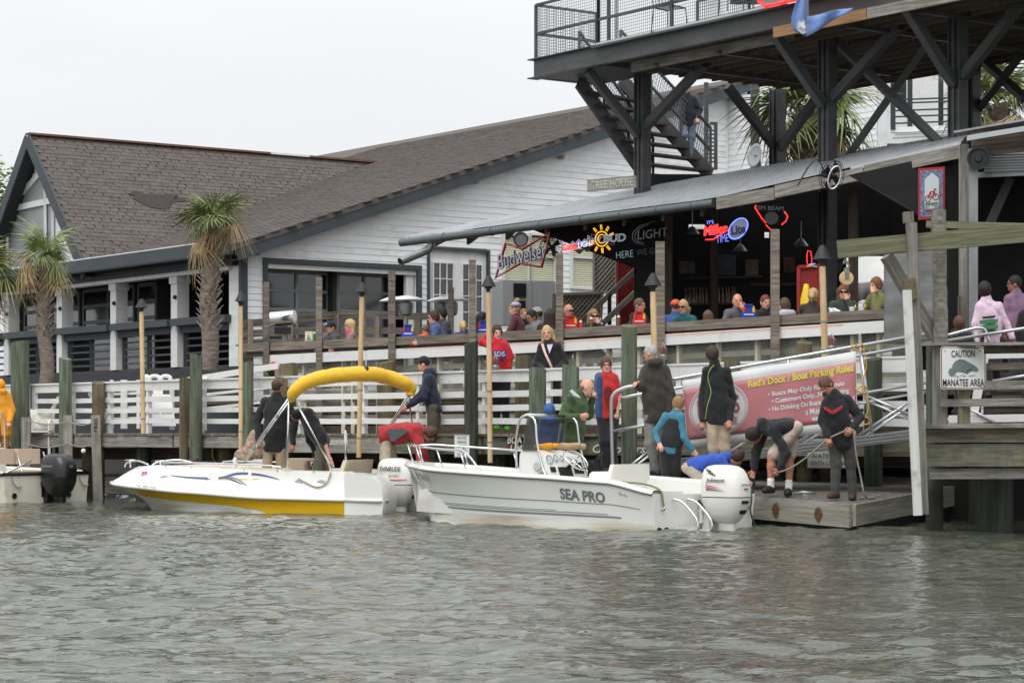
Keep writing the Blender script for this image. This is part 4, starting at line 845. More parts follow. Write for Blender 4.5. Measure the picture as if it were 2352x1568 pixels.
# stairs
S0, S1_ = P(1330, 188, 43.6), P(1500, 430, 45.4); Q0, Q1_ = P(1425, 183, 44.6), P(1632, 402, 46.4)
board('stringer', STEEL, tower, S0, S1_, 0.06, 0.30, up=(0, 0, 1)); board('stringer', STEEL, tower, Q0, Q1_, 0.06, 0.30, up=(0, 0, 1))
zz = S0.z-0.18
while zz > 5.75:
    f = (S0.z-zz)/(S0.z-S1_.z); g_ = (Q0.z-zz)/(Q0.z-Q1_.z); board('stair_tread', WOODD, tower, lerp(S0, S1_, f), lerp(Q0, Q1_, g_), 0.27, 0.04); zz -= 0.2
for (a, b) in ((S0, S1_), (Q0, Q1_)):
    for h in (0.95, 0.5): board('stair_rail', STEEL, tower, a+V((0, 0, h)), b+V((0, 0, h)), 0.045, 0.045)
    for f in (0.0, 0.33, 0.66, 1.0): q = lerp(a, b, f); board('rail_post', STEEL, tower, q, q+V((0, 0, 0.95)), 0.05, 0.05)
    mb = MB(); n_ = 40; sg = 0
    for i in range(n_):
        p = lerp(a, b, (i+.5)/n_)+V((0, 0, .08)); q = lerp(a, b, min(1, (i+4.5)/n_))+V((0, 0, .92)); mb.beam(p, q, 0.008, 0.008)
        q = lerp(a, b, max(0, (i-3.5)/n_))+V((0, 0, .92)); mb.beam(p, q, 0.008, 0.008)
    mb.build('wire_mesh', MATS['wire_grey'], tower, kind='stuff')
# far stair gate and back posts seen between the legs
g2 = thing('gate_with_ladder', 'slim dark steel posts and ladder standing behind the tower stairs', 'gate', P(1640, 400, 47.5))
board('post', STEEL, g2, P(1622, 400, 47.5), P(1622, 190, 47.5), 0.09, 0.09); board('post', STEEL, g2, P(1644, 390, 47.3), P(1644, 282, 47.3), 0.07, 0.07); board('post', STEEL, g2, P(1632, 284, 47.4), P(1645, 284, 47.3), 0.06, 0.06)
for k in range(9): board('rung', STEEL, g2, P(1627, 300+k*9, 47.4), P(1641, 300+k*9, 47.4), 0.02, 0.03)
board('post', STEEL, g2, P(1734, 385, 50), P(1734, 190, 50), 0.18, 0.18)
# lit sign, flag, furniture on the deck
sg = thing('lit_sign', 'rounded sign with a glowing red border hung on the edge of the upper deck', 'sign', T(-6.3, BN-0.2, zt))
a0, a1, zb, zt2 = -4.85, -7.6, ZU+0.33, ZU+1.1
rr = [T(a0, BN-.22, zt2), T(a1, BN-.22, zt2), T(a1, BN-.22, zb), T(a0-.2, BN-.22, zb), T(a0-0.04, BN-.22, zb+.1)]
MB().prism(rr, B*0.05).build('panel', M('grey_sign_face', srgb(120, 118, 116), 0.5, emit=srgb(120, 118, 116), estr=.2), sg); MB().tube([p-B*.03 for p in rr], 0.028, 6, closed=True).build('border', N_RED, sg)
lettering('lettering', "KEG BAR", PAINTW, sg, T(-6.1, BN-.225, ZU+0.62), -A, (0, 0, 1), 0.34, 2.2, bold=0.03, off=0.012)
CLOTHF = M('flag_blue', srgb(104, 134, 188), 0.8, 0.12, (5, 5, 5), 0.2, sheen=.3); CLOTHW = M('flag_white', srgb(222, 224, 228), 0.8, 0.06)
fl = thing('flag', 'blue flag with white palmetto hanging folded from the edge of the deck', 'flag', P(1850, 60, 37.2))
def sheet(rows, name, m, parent, thick=0.004, label=None):
    mb = MB(); n_ = len(rows[0]); vs = [p for r in rows for p in r]; mb.add(vs, [(i*n_+k, i*n_+k+1, (i+1)*n_+k+1, (i+1)*n_+k) for i in range(len(rows)-1) for k in range(n_-1)])
    o = mb.build(name, m, parent, smooth=True); md = o.modifiers.new('s', 'SOLIDIFY'); md.thickness = thick; return o
rows = []
for i in range(9):
    f = i/8; L_, R_ = smoothpath([V((1845, -40, 0)), V((1830, 0, 0)), V((1817, 45, 0)), V((1824, 72, 0))], 8), smoothpath([V((1860, -40, 0)), V((1857, 0, 0)), V((1857, 45, 0)), V((1851, 85, 0))], 8)
    a, b = L_[i*3], R_[i*3]; rows.append([P(lerp(a.x, b.x, k/6), lerp(a.y, b.y, k/6), 36.75+0.1*math.sin(k*1.1+f)) for k in range(7)])
sheet(rows, 'cloth', CLOTHF, fl)
rows = [[P(lerp(1853, 1958, k/8), lerp(38, 17, k/8)+(lerp(46, 6, k/8))*f+2*math.sin(k), 36.2+0.08*math.sin(k*1.3+f*2)) for k in range(9)] for f in (0, .33, .66, 1)]
sheet(rows, 'cloth', CLOTHF, fl)
mb = MB(); random.seed(5)
for k in range(15):
    a = math.pi*(0.05+0.9*k/14); c = V((1842, 64)); L_ = 17+random.uniform(-4, 6); t_ = V((c.x-L_*math.cos(a)*0.75, c.y-L_*math.sin(a)*1.2+4)); d = V((t_.y-c.y, c.x-t_.x)).normalized()*2.2
    Z_ = 36.6-k*.004; mb.prism([P(c.x+d.x, c.y+d.y, Z_), P(c.x-d.x, c.y-d.y, Z_), P(t_.x, t_.y, Z_)], (0, .002, 0))
mb.prism([P(1830, 68, 36.62), P(1848, 60, 36.62), P(1852, 76, 36.62), P(1843, 79, 36.62)], (0, .002, 0)); mb.build('palmetto_emblem', CLOTHW, fl)
pl_ = thing('metal_strip', 'pale perforated metal strip under the new board of the upper deck', 'strip', P(1950, 20, 37)); board('strip_bar', ALU, pl_, P(1918, 34, 37.1), P(2066, 9, 35.9), 0.02, 0.05)
def bistro_chair(u, v, D, yaw, label):
    c = P(u, v, D); t = thing('wire_chair', label, 'chair', c, 'wire chairs on the upper deck'); R = Matrix.Rotation(yaw, 3, 'Z'); q = lambda x, y, z: c+R @ V((x, y, z))
    mb = MB().tube([q(.2, .2, .45), q(-.2, .2, .45), q(-.2, -.2, .45), q(.2, -.2, .45)], .014, 6, closed=True)
    for k in range(7): mb.tube([q(-.2, -.18+k*.06, .45), q(.2, -.18+k*.06, .45)], .006, 5)
    mb.build('seat', STEEL, t)
    mb = MB()
    for k in range(7): mb.tube([q(-.2+k*.066, .2, .45), q(-.26+k*.086, .27, .95)], .008, 5)
    mb.build('backrest', STEEL, t)
    for sx in (-.2, .2):
        for sy in (-.2, .2): MB().tube([q(sx, sy, .45), q(sx*1.15, sy*1.15, 0)], .012, 6).build('leg', STEEL, t)
p = T(-2.9, -0.2, zt); bistro_chair(1538, HV-(zt-EYE)*F/p.y, p.y, 2.4, 'black wire chair behind the mesh of the upper deck, nearer the stairs')
p = T(-5.6, 0.3, zt); bistro_chair(1690, HV-(zt-EYE)*F/p.y, p.y, 3.4, 'black wire chair on the upper deck beside the lit sign')
tb = thing('bistro_table', 'small black pedestal table on the upper deck beside a wire chair', 'table', T(-2.2, 0.2, zt)); c = T(-2.4, 0.5, zt)
MB().lathe(c, [(.24, 0), (.22, .02), (.03, .05), (.03, .72)], 12).build('pedestal', STEEL, tb, smooth=40); MB().box(c+V((0, 0, .735)), (.65, .65, .03)).build('tabletop', STEEL, tb)
# ------------------------------------------------------------------ white annex and the house with a balcony behind the tower
annex = thing('white_annex', 'white clapboard annex wall behind the tower, beside the tall palm', 'building', front(1671, 500))
k0 = front(1671, 500); k0.z = 0
for k in range(58):
    z = 1.6+k*0.138; board('siding_board', SIDING, annex, k0-B*0.0+V((0, 0, z)), k0-A*(5.2 if z > 7.2 else 9.0)+V((0, 0, z)), 0.02, 0.155, up=(V((0, 0, 1))+B*0.08))
MB().prism([k0+B*.03+V((0, 0, 1)), k0-A*9+B*.03+V((0, 0, 1)), k0-A*9+B*.03+V((0, 0, 7.2)), k0-A*5.2+B*.03+V((0, 0, 7.2)), k0-A*5.2+B*.03+V((0, 0, 9.6)), k0+B*.03+V((0, 0, 9.6))], B*.3).build('wall', SIDING, annex); board('corner_board', WHITE, annex, k0-B*.02+V((0, 0, 1.5)), k0-B*.02+V((0, 0, 9.6)), 0.06, 0.1)
hb = thing('balcony_house', 'distant white house with dark balcony railings and grey awning behind the tower', 'building', P(2120, 320, 75))
MB().prism([P(2035, 330, 76), P(2190, 330, 74), P(2190, 150, 74), P(2035, 150, 76)], (0, 3, 0)).build('wall', WHITE, hb)
for u in (2051, 2090, 2161): board('post', TRIMD, hb, P(u, 298, 72.5), P(u, 165, 72.5), 0.14, 0.14)
for v in (228, 236, 253, 267, 282): board('rail', TRIMD, hb, P(2049, v+2, 72.6), P(2185, v-3, 72.2), 0.05, 0.045)
board('deck_edge', WHITE, hb, P(2046, 300, 72.6), P(2190, 294, 72.2), 0.2, 0.16); MB().prism([P(2050, 320, 71), P(2180, 312, 71), P(2185, 304, 74), P(2060, 308, 74)], (0, 0, .05)).build('awning', M('grey_awning', srgb(150, 152, 150), .8), hb)
MB().box(P(2070, 215, 73.8), (0.3, .2, .9)).build('lantern', BLACK, hb)
d = thing('satellite_dish', 'pale grey satellite dish on the bar roof beside the palm', 'dish', P(1735, 375, 46)); c = P(1733, 357, 46); ax = V((-.75, -.6, .22)).normalized()
MB().lathe(c, [(.01, -.06), (.12, -.055), (.2, -.03), (.25, .0), (.245, .01), (.19, -.02), (.1, -.04), (.01, -.045)], 20, ax).build('reflector', M('dish_grey', srgb(176, 182, 184), .5, .05), d, smooth=True).scale = (.8, .8, 1); MB().tube([c, c+V((.3, .1, .1))], .02, 6).tube([c+V((.1, 0, -.05)), c+V((.15, .1, -.5))], .025, 6).build('bracket', GALV, d)

# ------------------------------------------------------------------ end of the bar: lattice, stairs, steel cabinet
RLAT = M('red_painted_lattice', srgb(150, 44, 42), .7, .15, (6, 6, 6), obj=.08); GLAT = M('grey_lattice', srgb(146, 140, 130), .85, .2, (2, 20, 20), .2, obj=.1)
def lattice(name, label, m, poly, D0, D1, step, w, dark=True):
    """crossed slats clipped to a four-sided panel given in picture points; each slat is a part"""
    u0 = min(p[0] for p in poly); u1 = max(p[0] for p in poly); t = thing(name, label, 'lattice', P((u0+u1)/2, max(p[1] for p in poly), D0))
    pt = lambda u, v, o=0.0: P(u, v, lerp(D0, D1, (u-u0)/(u1-u0))+o)
    def clip(p, d):
        lo, hi = -1e9, 1e9; n = len(poly)
        for i in range(n):
            a, b = poly[i], poly[(i+1) % n]; nx, ny = -(b[1]-a[1]), b[0]-a[0]; den = nx*d[0]+ny*d[1]; num = nx*(a[0]-p[0])+ny*(a[1]-p[1])
            if abs(den) < 1e-9:
                if num > 0: return None
                continue
            s = num/den
            if den > 0: lo = max(lo, s)
            else: hi = min(hi, s)
        return (lo, hi) if lo < hi-3 else None
    vs = [p[1] for p in poly]; vm = (min(vs)+max(vs))/2
    for sg in (1, -1):
        k = -40
        while k < 40:
            p = (u0+(u1-u0)/2+k*step, vm); d = (0.66, sg*0.75); c = clip(p, d); k += 1
            if c: a, b = (p[0]+d[0]*c[0], p[1]+d[1]*c[0]), (p[0]+d[0]*c[1], p[1]+d[1]*c[1]); board('slat', m, t, pt(*a, .012*sg), pt(*b, .012*sg), 0.012, w/F*D0, up=(0, 1, 0)).rotation_euler.rotate_axis('X', math.pi/2)
    for a, b in zip(poly, poly[1:]+poly[:1]): board('edge_strip', m, t, pt(*a, -.03), pt(*b, -.03), 0.05, 0.06, up=(0, 1, 0))
    if dark: MB().prism([pt(*p, .07) for p in poly], (0, .02, 0)).build('backing', DARKIN if m is not RLAT else M('dark_red_board', srgb(120, 34, 34), .8, .2), t)
    return t
CW = lambda *p: list(p)
lattice('lattice_screen', 'weathered grey lattice screen beside the small sash window', GLAT, CW((1364, 552), (1416, 572), (1416, 672), (1364, 672)), 47.2, 47.2, 10, 4.5)
lattice('lattice_screen', 'red painted lattice under the bar roof behind the sloping handrails', RLAT, CW((1418, 575), (1462, 612), (1462, 752), (1418, 752)), 46.6, 46.4, 9, 5)
lattice('lattice_screen', 'low grey lattice panel behind the bald man in maroon', GLAT, CW((1271, 676), (1384, 672), (1380, 740), (1271, 745)), 46.3, 46.3, 10, 4.2)
lattice('lattice_screen', 'red lattice box standing under the small bottle neon', RLAT, CW((1834, 613), (1882, 610), (1882, 716), (1834, 718)), 36.8, 36.8, 9, 6)
sr = thing('stair_handrail', 'two sloping weathered handrails in front of the red lattice', 'handrail', P(1400, 740, 43))
board('rail', WOODG, sr, P(1336, 738, 45.9), P(1462, 617, 46.1), .08, .1); board('rail', WOODG, sr, P(1385, 742, 45.8), P(1463, 668, 46.0), .08, .1); board('post', BLACK, sr, P(1400, 745, 45.9), P(1400, 676, 46), .08, .08)
fg = thing('steel_cabinet', 'big stainless steel cabinet under the bow-tie neon sign', 'cabinet', P(1205, 745, 47.2)); SSTL = M('brushed_steel', srgb(178, 180, 182), .4, .08, (1.2, 40, .5), .05, metal=.3)
a0 = P(1141, 745, 47.2); ex = V((0.95, 0.3, 0)).normalized(); w1 = (1212-1141)/F*47.2; hh = 102/F*47.2
MB().box(a0+ex*w1*.5+V((.0, .4, hh/2)), (w1*.99, .8, hh), frame(ex)).build('door', SSTL, fg); MB().box(a0+ex*(w1*1.4)+V((.0, .43, hh/2)), (w1*.8, .8, hh*.99), frame(ex)).build('door', SSTL, fg)
MB().box(a0+ex*w1*.78+V((0, -.035, hh*.78)), (w1*.42, .03, .28), frame(ex)).build('control_panel', BLACK, fg); MB().box(a0+ex*w1*.82+V((0, -.035, hh*.42)), (w1*.3, .03, .22), frame(ex)).build('control_panel', BLACK, fg)
sm = thing('smoker_drum', 'polished smoker drum on a stand at the left of the bar deck', 'smoker', P(650, 770, 44.2)); c = P(652, 733, 44.2)
MB().tube([c+V((-.28, 0, 0)), c+V((.22, -.12, .03))], .14, 16).build('drum', CHROME, sm, smooth=40); MB().tube([c+V((-.31, 0, 0)), c+V((-.27, 0, 0))], .15, 16).build('end_cap', BLACK, sm, smooth=40); MB().tube([c+V((0, 0, -.15)), c+V((.03, 0, -.65))], .05, 8).build('stand', GALV, sm, smooth=40); MB().box(c+V((-.02, 0, -.22)), (.3, .25, .12)).build('burner_box', BLACK, sm)
def heater(u, v, D, label, r=47):
    c = P(u, v, D); s = D/F; t = thing('patio_heater', label, 'patio heater', V((c.x, c.y, DECKZ)), 'patio heaters before the house')
    MB().lathe(c, [(r*s, 0), (r*s*.98, .015), (r*s*.5, .075), (r*s*.1, .1)], 20).build('reflector', M('white_enamel', srgb(226, 228, 230), .3, .04), t, smooth=40)
    MB().lathe(c+V((0, 0, -.3)), [(.06, 0), (.11, .03), (.13, .18), (.12, .26), (.04, .29)], 12).build('burner', GALV, t, smooth=40); MB().tube([V((c.x, c.y, DECKZ)), c+V((0, 0, -.3))], .035, 8).build('pole', GALV, t, smooth=40); MB().lathe(V((c.x, c.y, DECKZ)), [(.25, 0), (.25, .1), (.18, .6), (.05, .62)], 14).build('base', BLACK, t, smooth=40)
heater(905, 692, 45.6, 'white topped patio heater partly behind the thick weathered post', 34); heater(934, 690, 45.0, 'white topped patio heater just right of the thick weathered post', 45); heater(1016, 692, 45.6, 'dim white topped patio heater before the left french door', 36); heater(1037, 690, 45.0, 'white topped patio heater beside the dark tall post', 42)
# tent seen through the bar, yellow raincoat, grey tarp
tn = thing('white_tent', 'white event tent seen through the bar behind the pulley', 'tent', P(1995, 715, 46)); TW = M('tent_cloth', srgb(232, 232, 228), .7, .04, (3, 3, 3), emit=None)
MB().prism([P(1940, 655, 46), P(2030, 594, 47), P(2066, 640, 46.4)], (0, 1.5, .3)).build('roof', TW, tn)
rows = [[P(1944+k*12, 652-k*1+f*44+(5*math.sin(k*1.4) if f else 0), 45.9+.06*math.sin(k*2)) for k in range(11)] for f in (0, .5, 1)]; sheet(rows, 'valance', M('grey_tent_cloth', srgb(170, 170, 168), .8, .05), tn)
rc = thing('raincoat', 'yellow raincoat hanging on a hook by the red lattice box', 'raincoat', P(1852, 718, 36.2)); rows = []
for i in range(7):
    f = i/6; w = lerp(5, 14, min(1, f*1.8)); rows.append([P(1852+w*math.cos(a*.5236), 652+64*f, 36.2+.12*(0.3+f)*math.sin(a*.5236)*(1+.25*math.sin(a*2.1))) for a in range(12)])
MB().loft(rows).build('cloth', M('yellow_oilskin', srgb(236, 200, 30), .5, .08, (8, 8, 8), .2), rc, smooth=True)
tp = thing('tarp_panel', 'wrinkled grey tarp panel hanging behind the rough hoist post', 'tarp', P(2105, 790, 33)); rows = []
for i in range(16): rows.append([P(2030+k*17.5, 568+i*14.8, 33.2+.016*math.sin(i*1.9+k*.9)+.02*math.sin(k*1.1+i*.35)) for k in range(9)])
sheet(rows, 'cloth', M('grey_tarp', srgb(116, 118, 116), .6, .12, (2, 2, 9), .3), tp)

# ------------------------------------------------------------------ shack on the right
sh = thing('right_shack', 'dark shack with roller shutter, weathered siding and tin roof edge at the right', 'shack', P(2300, 790, 36))
for k in range(5): board('siding_board', WOODD, sh, P(2232, 312+k*10.5, 33.6), P(2420, 293+k*10.5, 32.4), .03, .085)
board('roof_edge', ALU, sh, P(2226, 318, 33.4), P(2420, 286, 32.2), .1, .075); board('roof_sheet', METAL, sh, P(2226, 309, 34.2), P(2420, 276, 33.2), .8, .03)
board('timber_post', WOODG, sh, P(2214, 790, 34.2), P(2214, 332, 34.2), .13, .12); board('steel_post', GALV, sh, P(2234, 790, 33.5), P(2234, 343, 33.5), .13, .12); board('timber_post', WOOD, sh, P(2209, 790, 34.0), P(2209, 680, 34.0), .1, .1)
c = P(2248, 364, 33.3); MB().lathe(c, [(.16, 0), (.165, .02), (.165, .05), (.135, .05), (.125, .025), (.06, .025), (.05, .06), (.02, .06)], 20, (-.3, -1, 0)).build('shutter_wheel', BLACK, sh, smooth=30)
mb = MB()
for k in range(7): mb.tube([P(2262, 356+k*6.2, 33.6), P(2420, 352+k*6.2, 33.0)], .026, 6)
mb.build('roller_shutter', GREYF, sh, smooth=40)
MB().prism([P(2244, 408, 33.7), P(2420, 400, 33.0), P(2420, 390, 33.0), P(2244, 396, 33.7)], (0, .1, 0)).build('lintel', GALV, sh)
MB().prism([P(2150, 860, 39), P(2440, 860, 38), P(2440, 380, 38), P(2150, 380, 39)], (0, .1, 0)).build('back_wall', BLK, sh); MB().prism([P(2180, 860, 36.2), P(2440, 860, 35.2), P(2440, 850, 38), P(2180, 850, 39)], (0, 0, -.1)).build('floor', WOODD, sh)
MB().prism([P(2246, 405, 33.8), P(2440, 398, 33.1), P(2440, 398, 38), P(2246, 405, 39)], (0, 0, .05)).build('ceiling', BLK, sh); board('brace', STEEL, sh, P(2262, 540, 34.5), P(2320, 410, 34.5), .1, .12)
board('cabinet', M('orange_wood', srgb(128, 72, 38), .6, .2), sh, P(2188, 775, 34.3), P(2232, 775, 34.3), .3, .25)
# poster on the black wall
po = thing('beer_poster', 'tall red and purple poster with a red bicycle on the black wall', 'poster', P(2140, 503, 34.7)); PD = 34.72
pq = lambda x, y, o=0: P(lerp(2109, 2170, x), lerp(385, 503, y)-4*(x-.5), PD-o)
def patch(name, x0, y0, x1, y1, m, o, par): return MB().prism([pq(x0, y0, o), pq(x1, y0, o), pq(x1, y1, o), pq(x0, y1, o)], (0, .003, 0)).build(name, m, par)
RP = M('poster_red', srgb(176, 44, 46), .5, .06); PP = M('poster_purple', srgb(66, 58, 128), .5, .2, (30, 30, 30), col2=srgb(150, 158, 180)); PW_ = M('poster_sky', srgb(204, 214, 216), .5, .05)
patch('frame_border', 0, 0, 1, 1, RP, 0, po); patch('flower_border', .07, .05, .93, .95, PP, .006, po); MB().prism([pq(.24, .80, .012), pq(.78, .80, .012), pq(.78, .22, .012), pq(.52, .10, .012), pq(.24, .22, .012)], (0, .003, 0)).build('picture', PW_, po)
mb = MB(); o = .018
for cx, cy in ((.36, .6), (.66, .57)): mb.tube([pq(cx+.1*math.cos(a*.5236), cy+.062*math.sin(a*.5236), o) for a in range(12)], .006, 4, closed=True)
for pts in (((.36, .6), (.45, .47), (.6, .46), (.66, .57)), ((.45, .47), (.5, .6), (.6, .46)), ((.6, .46), (.6, .42), (.68, .42))): mb.tube([pq(*p, o) for p in pts], .008, 4)
mb.build('bicycle_print', RP, po); patch('grass_print', .26, .68, .76, .72, M('poster_green', srgb(90, 140, 90), .6), .016, po)
lettering('lettering', 'FAT TIRE', BLACK, po, pq(.5, .76, .018), (1, 0, .03), (0, 0, 1), .05, .24)
patch('lower_band', .28, .82, .74, .845, RP, .018, po)

# ------------------------------------------------------------------ hoist: beams, posts, pulley
OLDW = M('worn_white_paint', srgb(206, 206, 202), .8, .12, (1.2, 16, 16), .3, stain=srgb(140, 136, 128), stain_scale=3.5, stain_at=(.52, .75))
ho = thing('timber_hoist', 'green stained hoist beam bolted to tall rough posts at the dock corner', 'hoist', P(2140, 1000, 29.3))
board('beam', WOODT, ho, P(1923, 573, 29.0), P(2420, 530, 28.6), .09, .225); board('beam', WOODT, ho, P(2128, 515, 30.3), P(2420, 523, 29.8), .09, .09)
board('post', WOODG, ho, P(2120, 1180, 28.78), P(2093, 512, 28.78), .12, .14, up=(0, 1, 0)); board('post', PILEB, ho, P(2093, 690, 28.7), P(2087, 640, 28.7), .14, .14, up=(0, 1, 0)); board('post', WOOD, ho, P(2087, 512, 29.2), P(2085, 487, 29.2), .12, .13, up=(0, 1, 0))
board('white_board', OLDW, ho, P(2108, 1183, 28.62), P(2083, 666, 28.62), .05, .108, up=(0, 1, 0)).rotation_euler.rotate_axis('X', math.pi/2)
rough = MB(); rings = []; rr = np.random.default_rng(4)
for k in range(16):
    f = k/15; c = P(lerp(2161, 2155, f), lerp(800, 482, f), 29.25); rings.append([c+V((math.cos(a*.5236)*.093*(1+rr.uniform(-.14, .1)), math.sin(a*.5236)*.1, 0)) for a in range(12)])
rough.loft(rings).build('rough_post', WOODG, ho); board('brace', WOODG, ho, P(2036, 588, 29.2), P(2148, 775, 29.4), .12, .14)
pu = thing('pulley_block', 'wooden pulley block hanging on a shackle from the hoist beam', 'pulley', P(1944, 650, 29)); c = P(1944, 639, 29.0)
MB().lathe(c+V((0, .05, 0)), [(.02, 0), (.085, .01), (.092, .05), (.085, .09), (.02, .1)], 16, (0, -1, 0)).build('sheave', BAMBOO, pu, smooth=40); MB().box(c+V((0, -.0, .06)), (.05, .13, .14)).build('cheek', WOODG, pu); MB().tube(smoothpath([P(1944, 620, 29), P(1950, 610, 29), P(1943, 600, 29), P(1938, 606, 29), P(1941, 594, 29), P(1944, 588, 29)], 4), .014, 6).build('shackle', GALV, pu, smooth=True)

# ------------------------------------------------------------------ fixed dock on the right with railings and the manatee sign
fd = thing('fixed_dock', 'weathered fixed dock with board railings at the right edge', 'dock', P(2240, 1165, 29.2)); DQ = lambda u: lerp(29.3, 28.0, (u-2110)/250)
Q = lambda u, v, o=0.0: P(u, v, DQ(u)+o)
board('rail_cap', WOODG, fd, Q(2111, 791), Q(2460, 788), .2, .035); board('rail', WOODD, fd, Q(2262, 804, .03), Q(2460, 801, .03), .04, .09); board('rail', WOOD, fd, Q(2265, 842, .3), Q(2460, 837, .3), .04, .09); board('rail', WOODG, fd, Q(2265, 885, .06), Q(2460, 882, .06), .04, .11); board('rail', WOODG, fd, Q(2162, 925, .02), Q(2460, 922, .02), .04, .095)
for u, w, m in ((2159, .17, WOODG), (2214, .14, WOODT), (2420, .15, WOODG)): board('rail_post', m, fd, Q(u, 976, .1), Q(u, 795, .1), w, .12, up=(0, 1, 0))
board('edge_cap', WOODG, fd, Q(2112, 979, -.02), Q(2460, 977, -.02), .3, .05); board('edge_beam', WOOD, fd, Q(2120, 1000, 0), Q(2460, 998, 0), .08, .175); board('edge_beam', MOSSY, fd, Q(2133, 1045, .04), Q(2460, 1044, .04), .08, .28); board('edge_beam', WOODG, fd, Q(2140, 1088, .12), Q(2460, 1086, .12), .08, .13)
for k in range(14): board('deck_plank', WOOD, fd, Q(2125+k*26, 976, .05)+V((0, 0, -.02)), Q(2125+k*26, 976, 4.2)+V((.35, 0, -.02)), .14, .04)
for u, D in ((2300, 29.5), (2410, 29.4), (2250, 32.0)): a = P(u, 1080, D); MB().lathe(V((a.x, D, -.6)), [(.16, 0), (.15, 1.7)], 12).build('support_pile', PILED, fd, smooth=40)
piling(2146, 798, 38, 29.5, 'green corner piling under the rough hoist post', PILE); 
MB().prism([P(2150, 1225, 33.2), P(2900, 1225, 31.6), P(2900, 985, 31.6), P(2150, 985, 33.2)], (0, .1, 0)).build('under_dock_blocker', DARKIN, fd)  # added dark sheet, keeps bright sky beyond the dock out of the water's reflection
# bracing timbers under the dock edge
for k in range(5): board('stair_tread', WOODD, fd, P(2262+k*9, 960-k*16, 31.2+k*.3), P(2440, 958-k*16, 30.6+k*.3), .28, .05)
MB().prism([P(2262, 972, 33), P(2440, 972, 32.4), P(2440, 860, 32.4), P(2262, 870, 33)], (0, .1, 0)).build('stair_riser', BLK, fd)
board('inner_rail', WHITE, fd, P(2180, 962, 30.6), P(2440, 958, 30), .05, .1); board('inner_rail', WHITE, fd, P(2266, 816, 30.8), P(2440, 812, 30.2), .05, .09); board('inner_post', WHITE, fd, P(2232, 976, 30.6), P(2262, 812, 30.6), .1, .1)
ms = thing('manatee_sign', 'white CAUTION MANATEE AREA sign with rusty rim and grey manatee', 'sign', Q(2212, 894, -.1)); SD = DQ(2212)-.07
sq = lambda x, y, o=0.0: P(lerp(2160, 2265, x)-(3*(1-y)-1.5)*0, lerp(796, 894, y)+1*(x-.5), SD-o)
SWH = M('sign_white', srgb(222, 224, 220), .4, .04, (4, 4, 4), stain=srgb(196, 192, 180), stain_at=(.55, .9)); RUST = M('rust', srgb(128, 78, 48), .8, .3, (12, 12, 12))
def rrect(x0, y0, x1, y1, r, o): return [sq(lerp(x0, x1, .5)+sx*((x1-x0)/2-r)+r*math.cos(a), lerp(y0, y1, .5)+sy*((y1-y0)/2-r)+r*math.sin(a), o) for sx, sy, a0 in ((1, 1, 0), (-1, 1, 1), (-1, -1, 2), (1, -1, 3)) for a in [(a0+k/3)*math.pi/2 for k in range(4)]]
MB().prism(rrect(0, 0, 1, 1, .07, 0), (0, .006, 0)).build('plate', SWH, ms); MB().prism(rrect(.015, .015, .985, .985, .065, .003), (0, .002, 0)).build('rim', RUST, ms); MB().prism(rrect(.035, .035, .965, .965, .06, .006), (0, .002, 0)).build('face', SWH, ms)
INK = M('black_print', srgb(30, 30, 32), .5, .1); MG = M('manatee_grey', srgb(104, 116, 116), .5, .2, (6, 6, 6))
lettering('lettering', 'CAUTION', INK, ms, sq(.495, .165, .01), (1, 0, 0), (0, 0, 1), .085, .29, bold=.012); lettering('lettering', 'MANATEE AREA', INK, ms, sq(.505, .84, .01), (1, 0, 0), (0, 0, 1), .088, .515, bold=.012)
man = [(.17, .60), (.2, .52), (.25, .5), (.27, .42), (.33, .34), (.42, .29), (.52, .30), (.62, .36), (.72, .42), (.79, .47), (.83, .53), (.82, .58), (.76, .585), (.70, .565), (.64, .6), (.58, .645), (.55, .62), (.50, .61), (.42, .59), (.35, .60), (.32, .66), (.27, .70), (.21, .69)]
MB().prism([sq(x, y, .010) for x, y in man], (0, .002, 0)).build('manatee_print', MG, ms)
mb = MB()
for x, y, L_ in ((.3, .7, .08), (.42, .68, .1), (.5, .7, .06), (.62, .69, .08), (.7, .68, .06), (.36, .72, .05)): mb.beam(sq(x, y, .011), sq(x+L_, y-.02, .011), .002, .005)
mb.tube([sq(.56, .62, .012), sq(.6, .55, .012), sq(.68, .52, .012)], .004, 4); mb.build('ripple_print', INK, ms)
for x, y in ((.1, .09), (.88, .09), (.1, .93), (.9, .93)): MB().sphere(sq(x, y, .01), .009, 6).build('bolt', GALV, ms)
hr = thing('pipe_handrail', 'two white pipe handrails curving over the fixed dock by the pink shirt', 'handrail', P(2200, 790, 30)); 
MB().tube(smoothpath([P(2176, 770, 30), P(2225, 757, 30), P(2248, 753, 30), P(2262, 758, 30), P(2272, 785, 30)], 5), .022, 8).build('pipe', ALU, hr, smooth=True); MB().tube([P(2176, 782, 29.7), P(2440, 740, 29.2)], .022, 8).build('pipe', ALU, hr, smooth=True); MB().tube([P(2210, 930, 30.5), P(2285, 970, 30.3)], .022, 8).tube([P(2280, 875, 30.5), P(2400, 855, 30.3)], .022, 8).build('lower_pipe', ALU, hr, smooth=True)

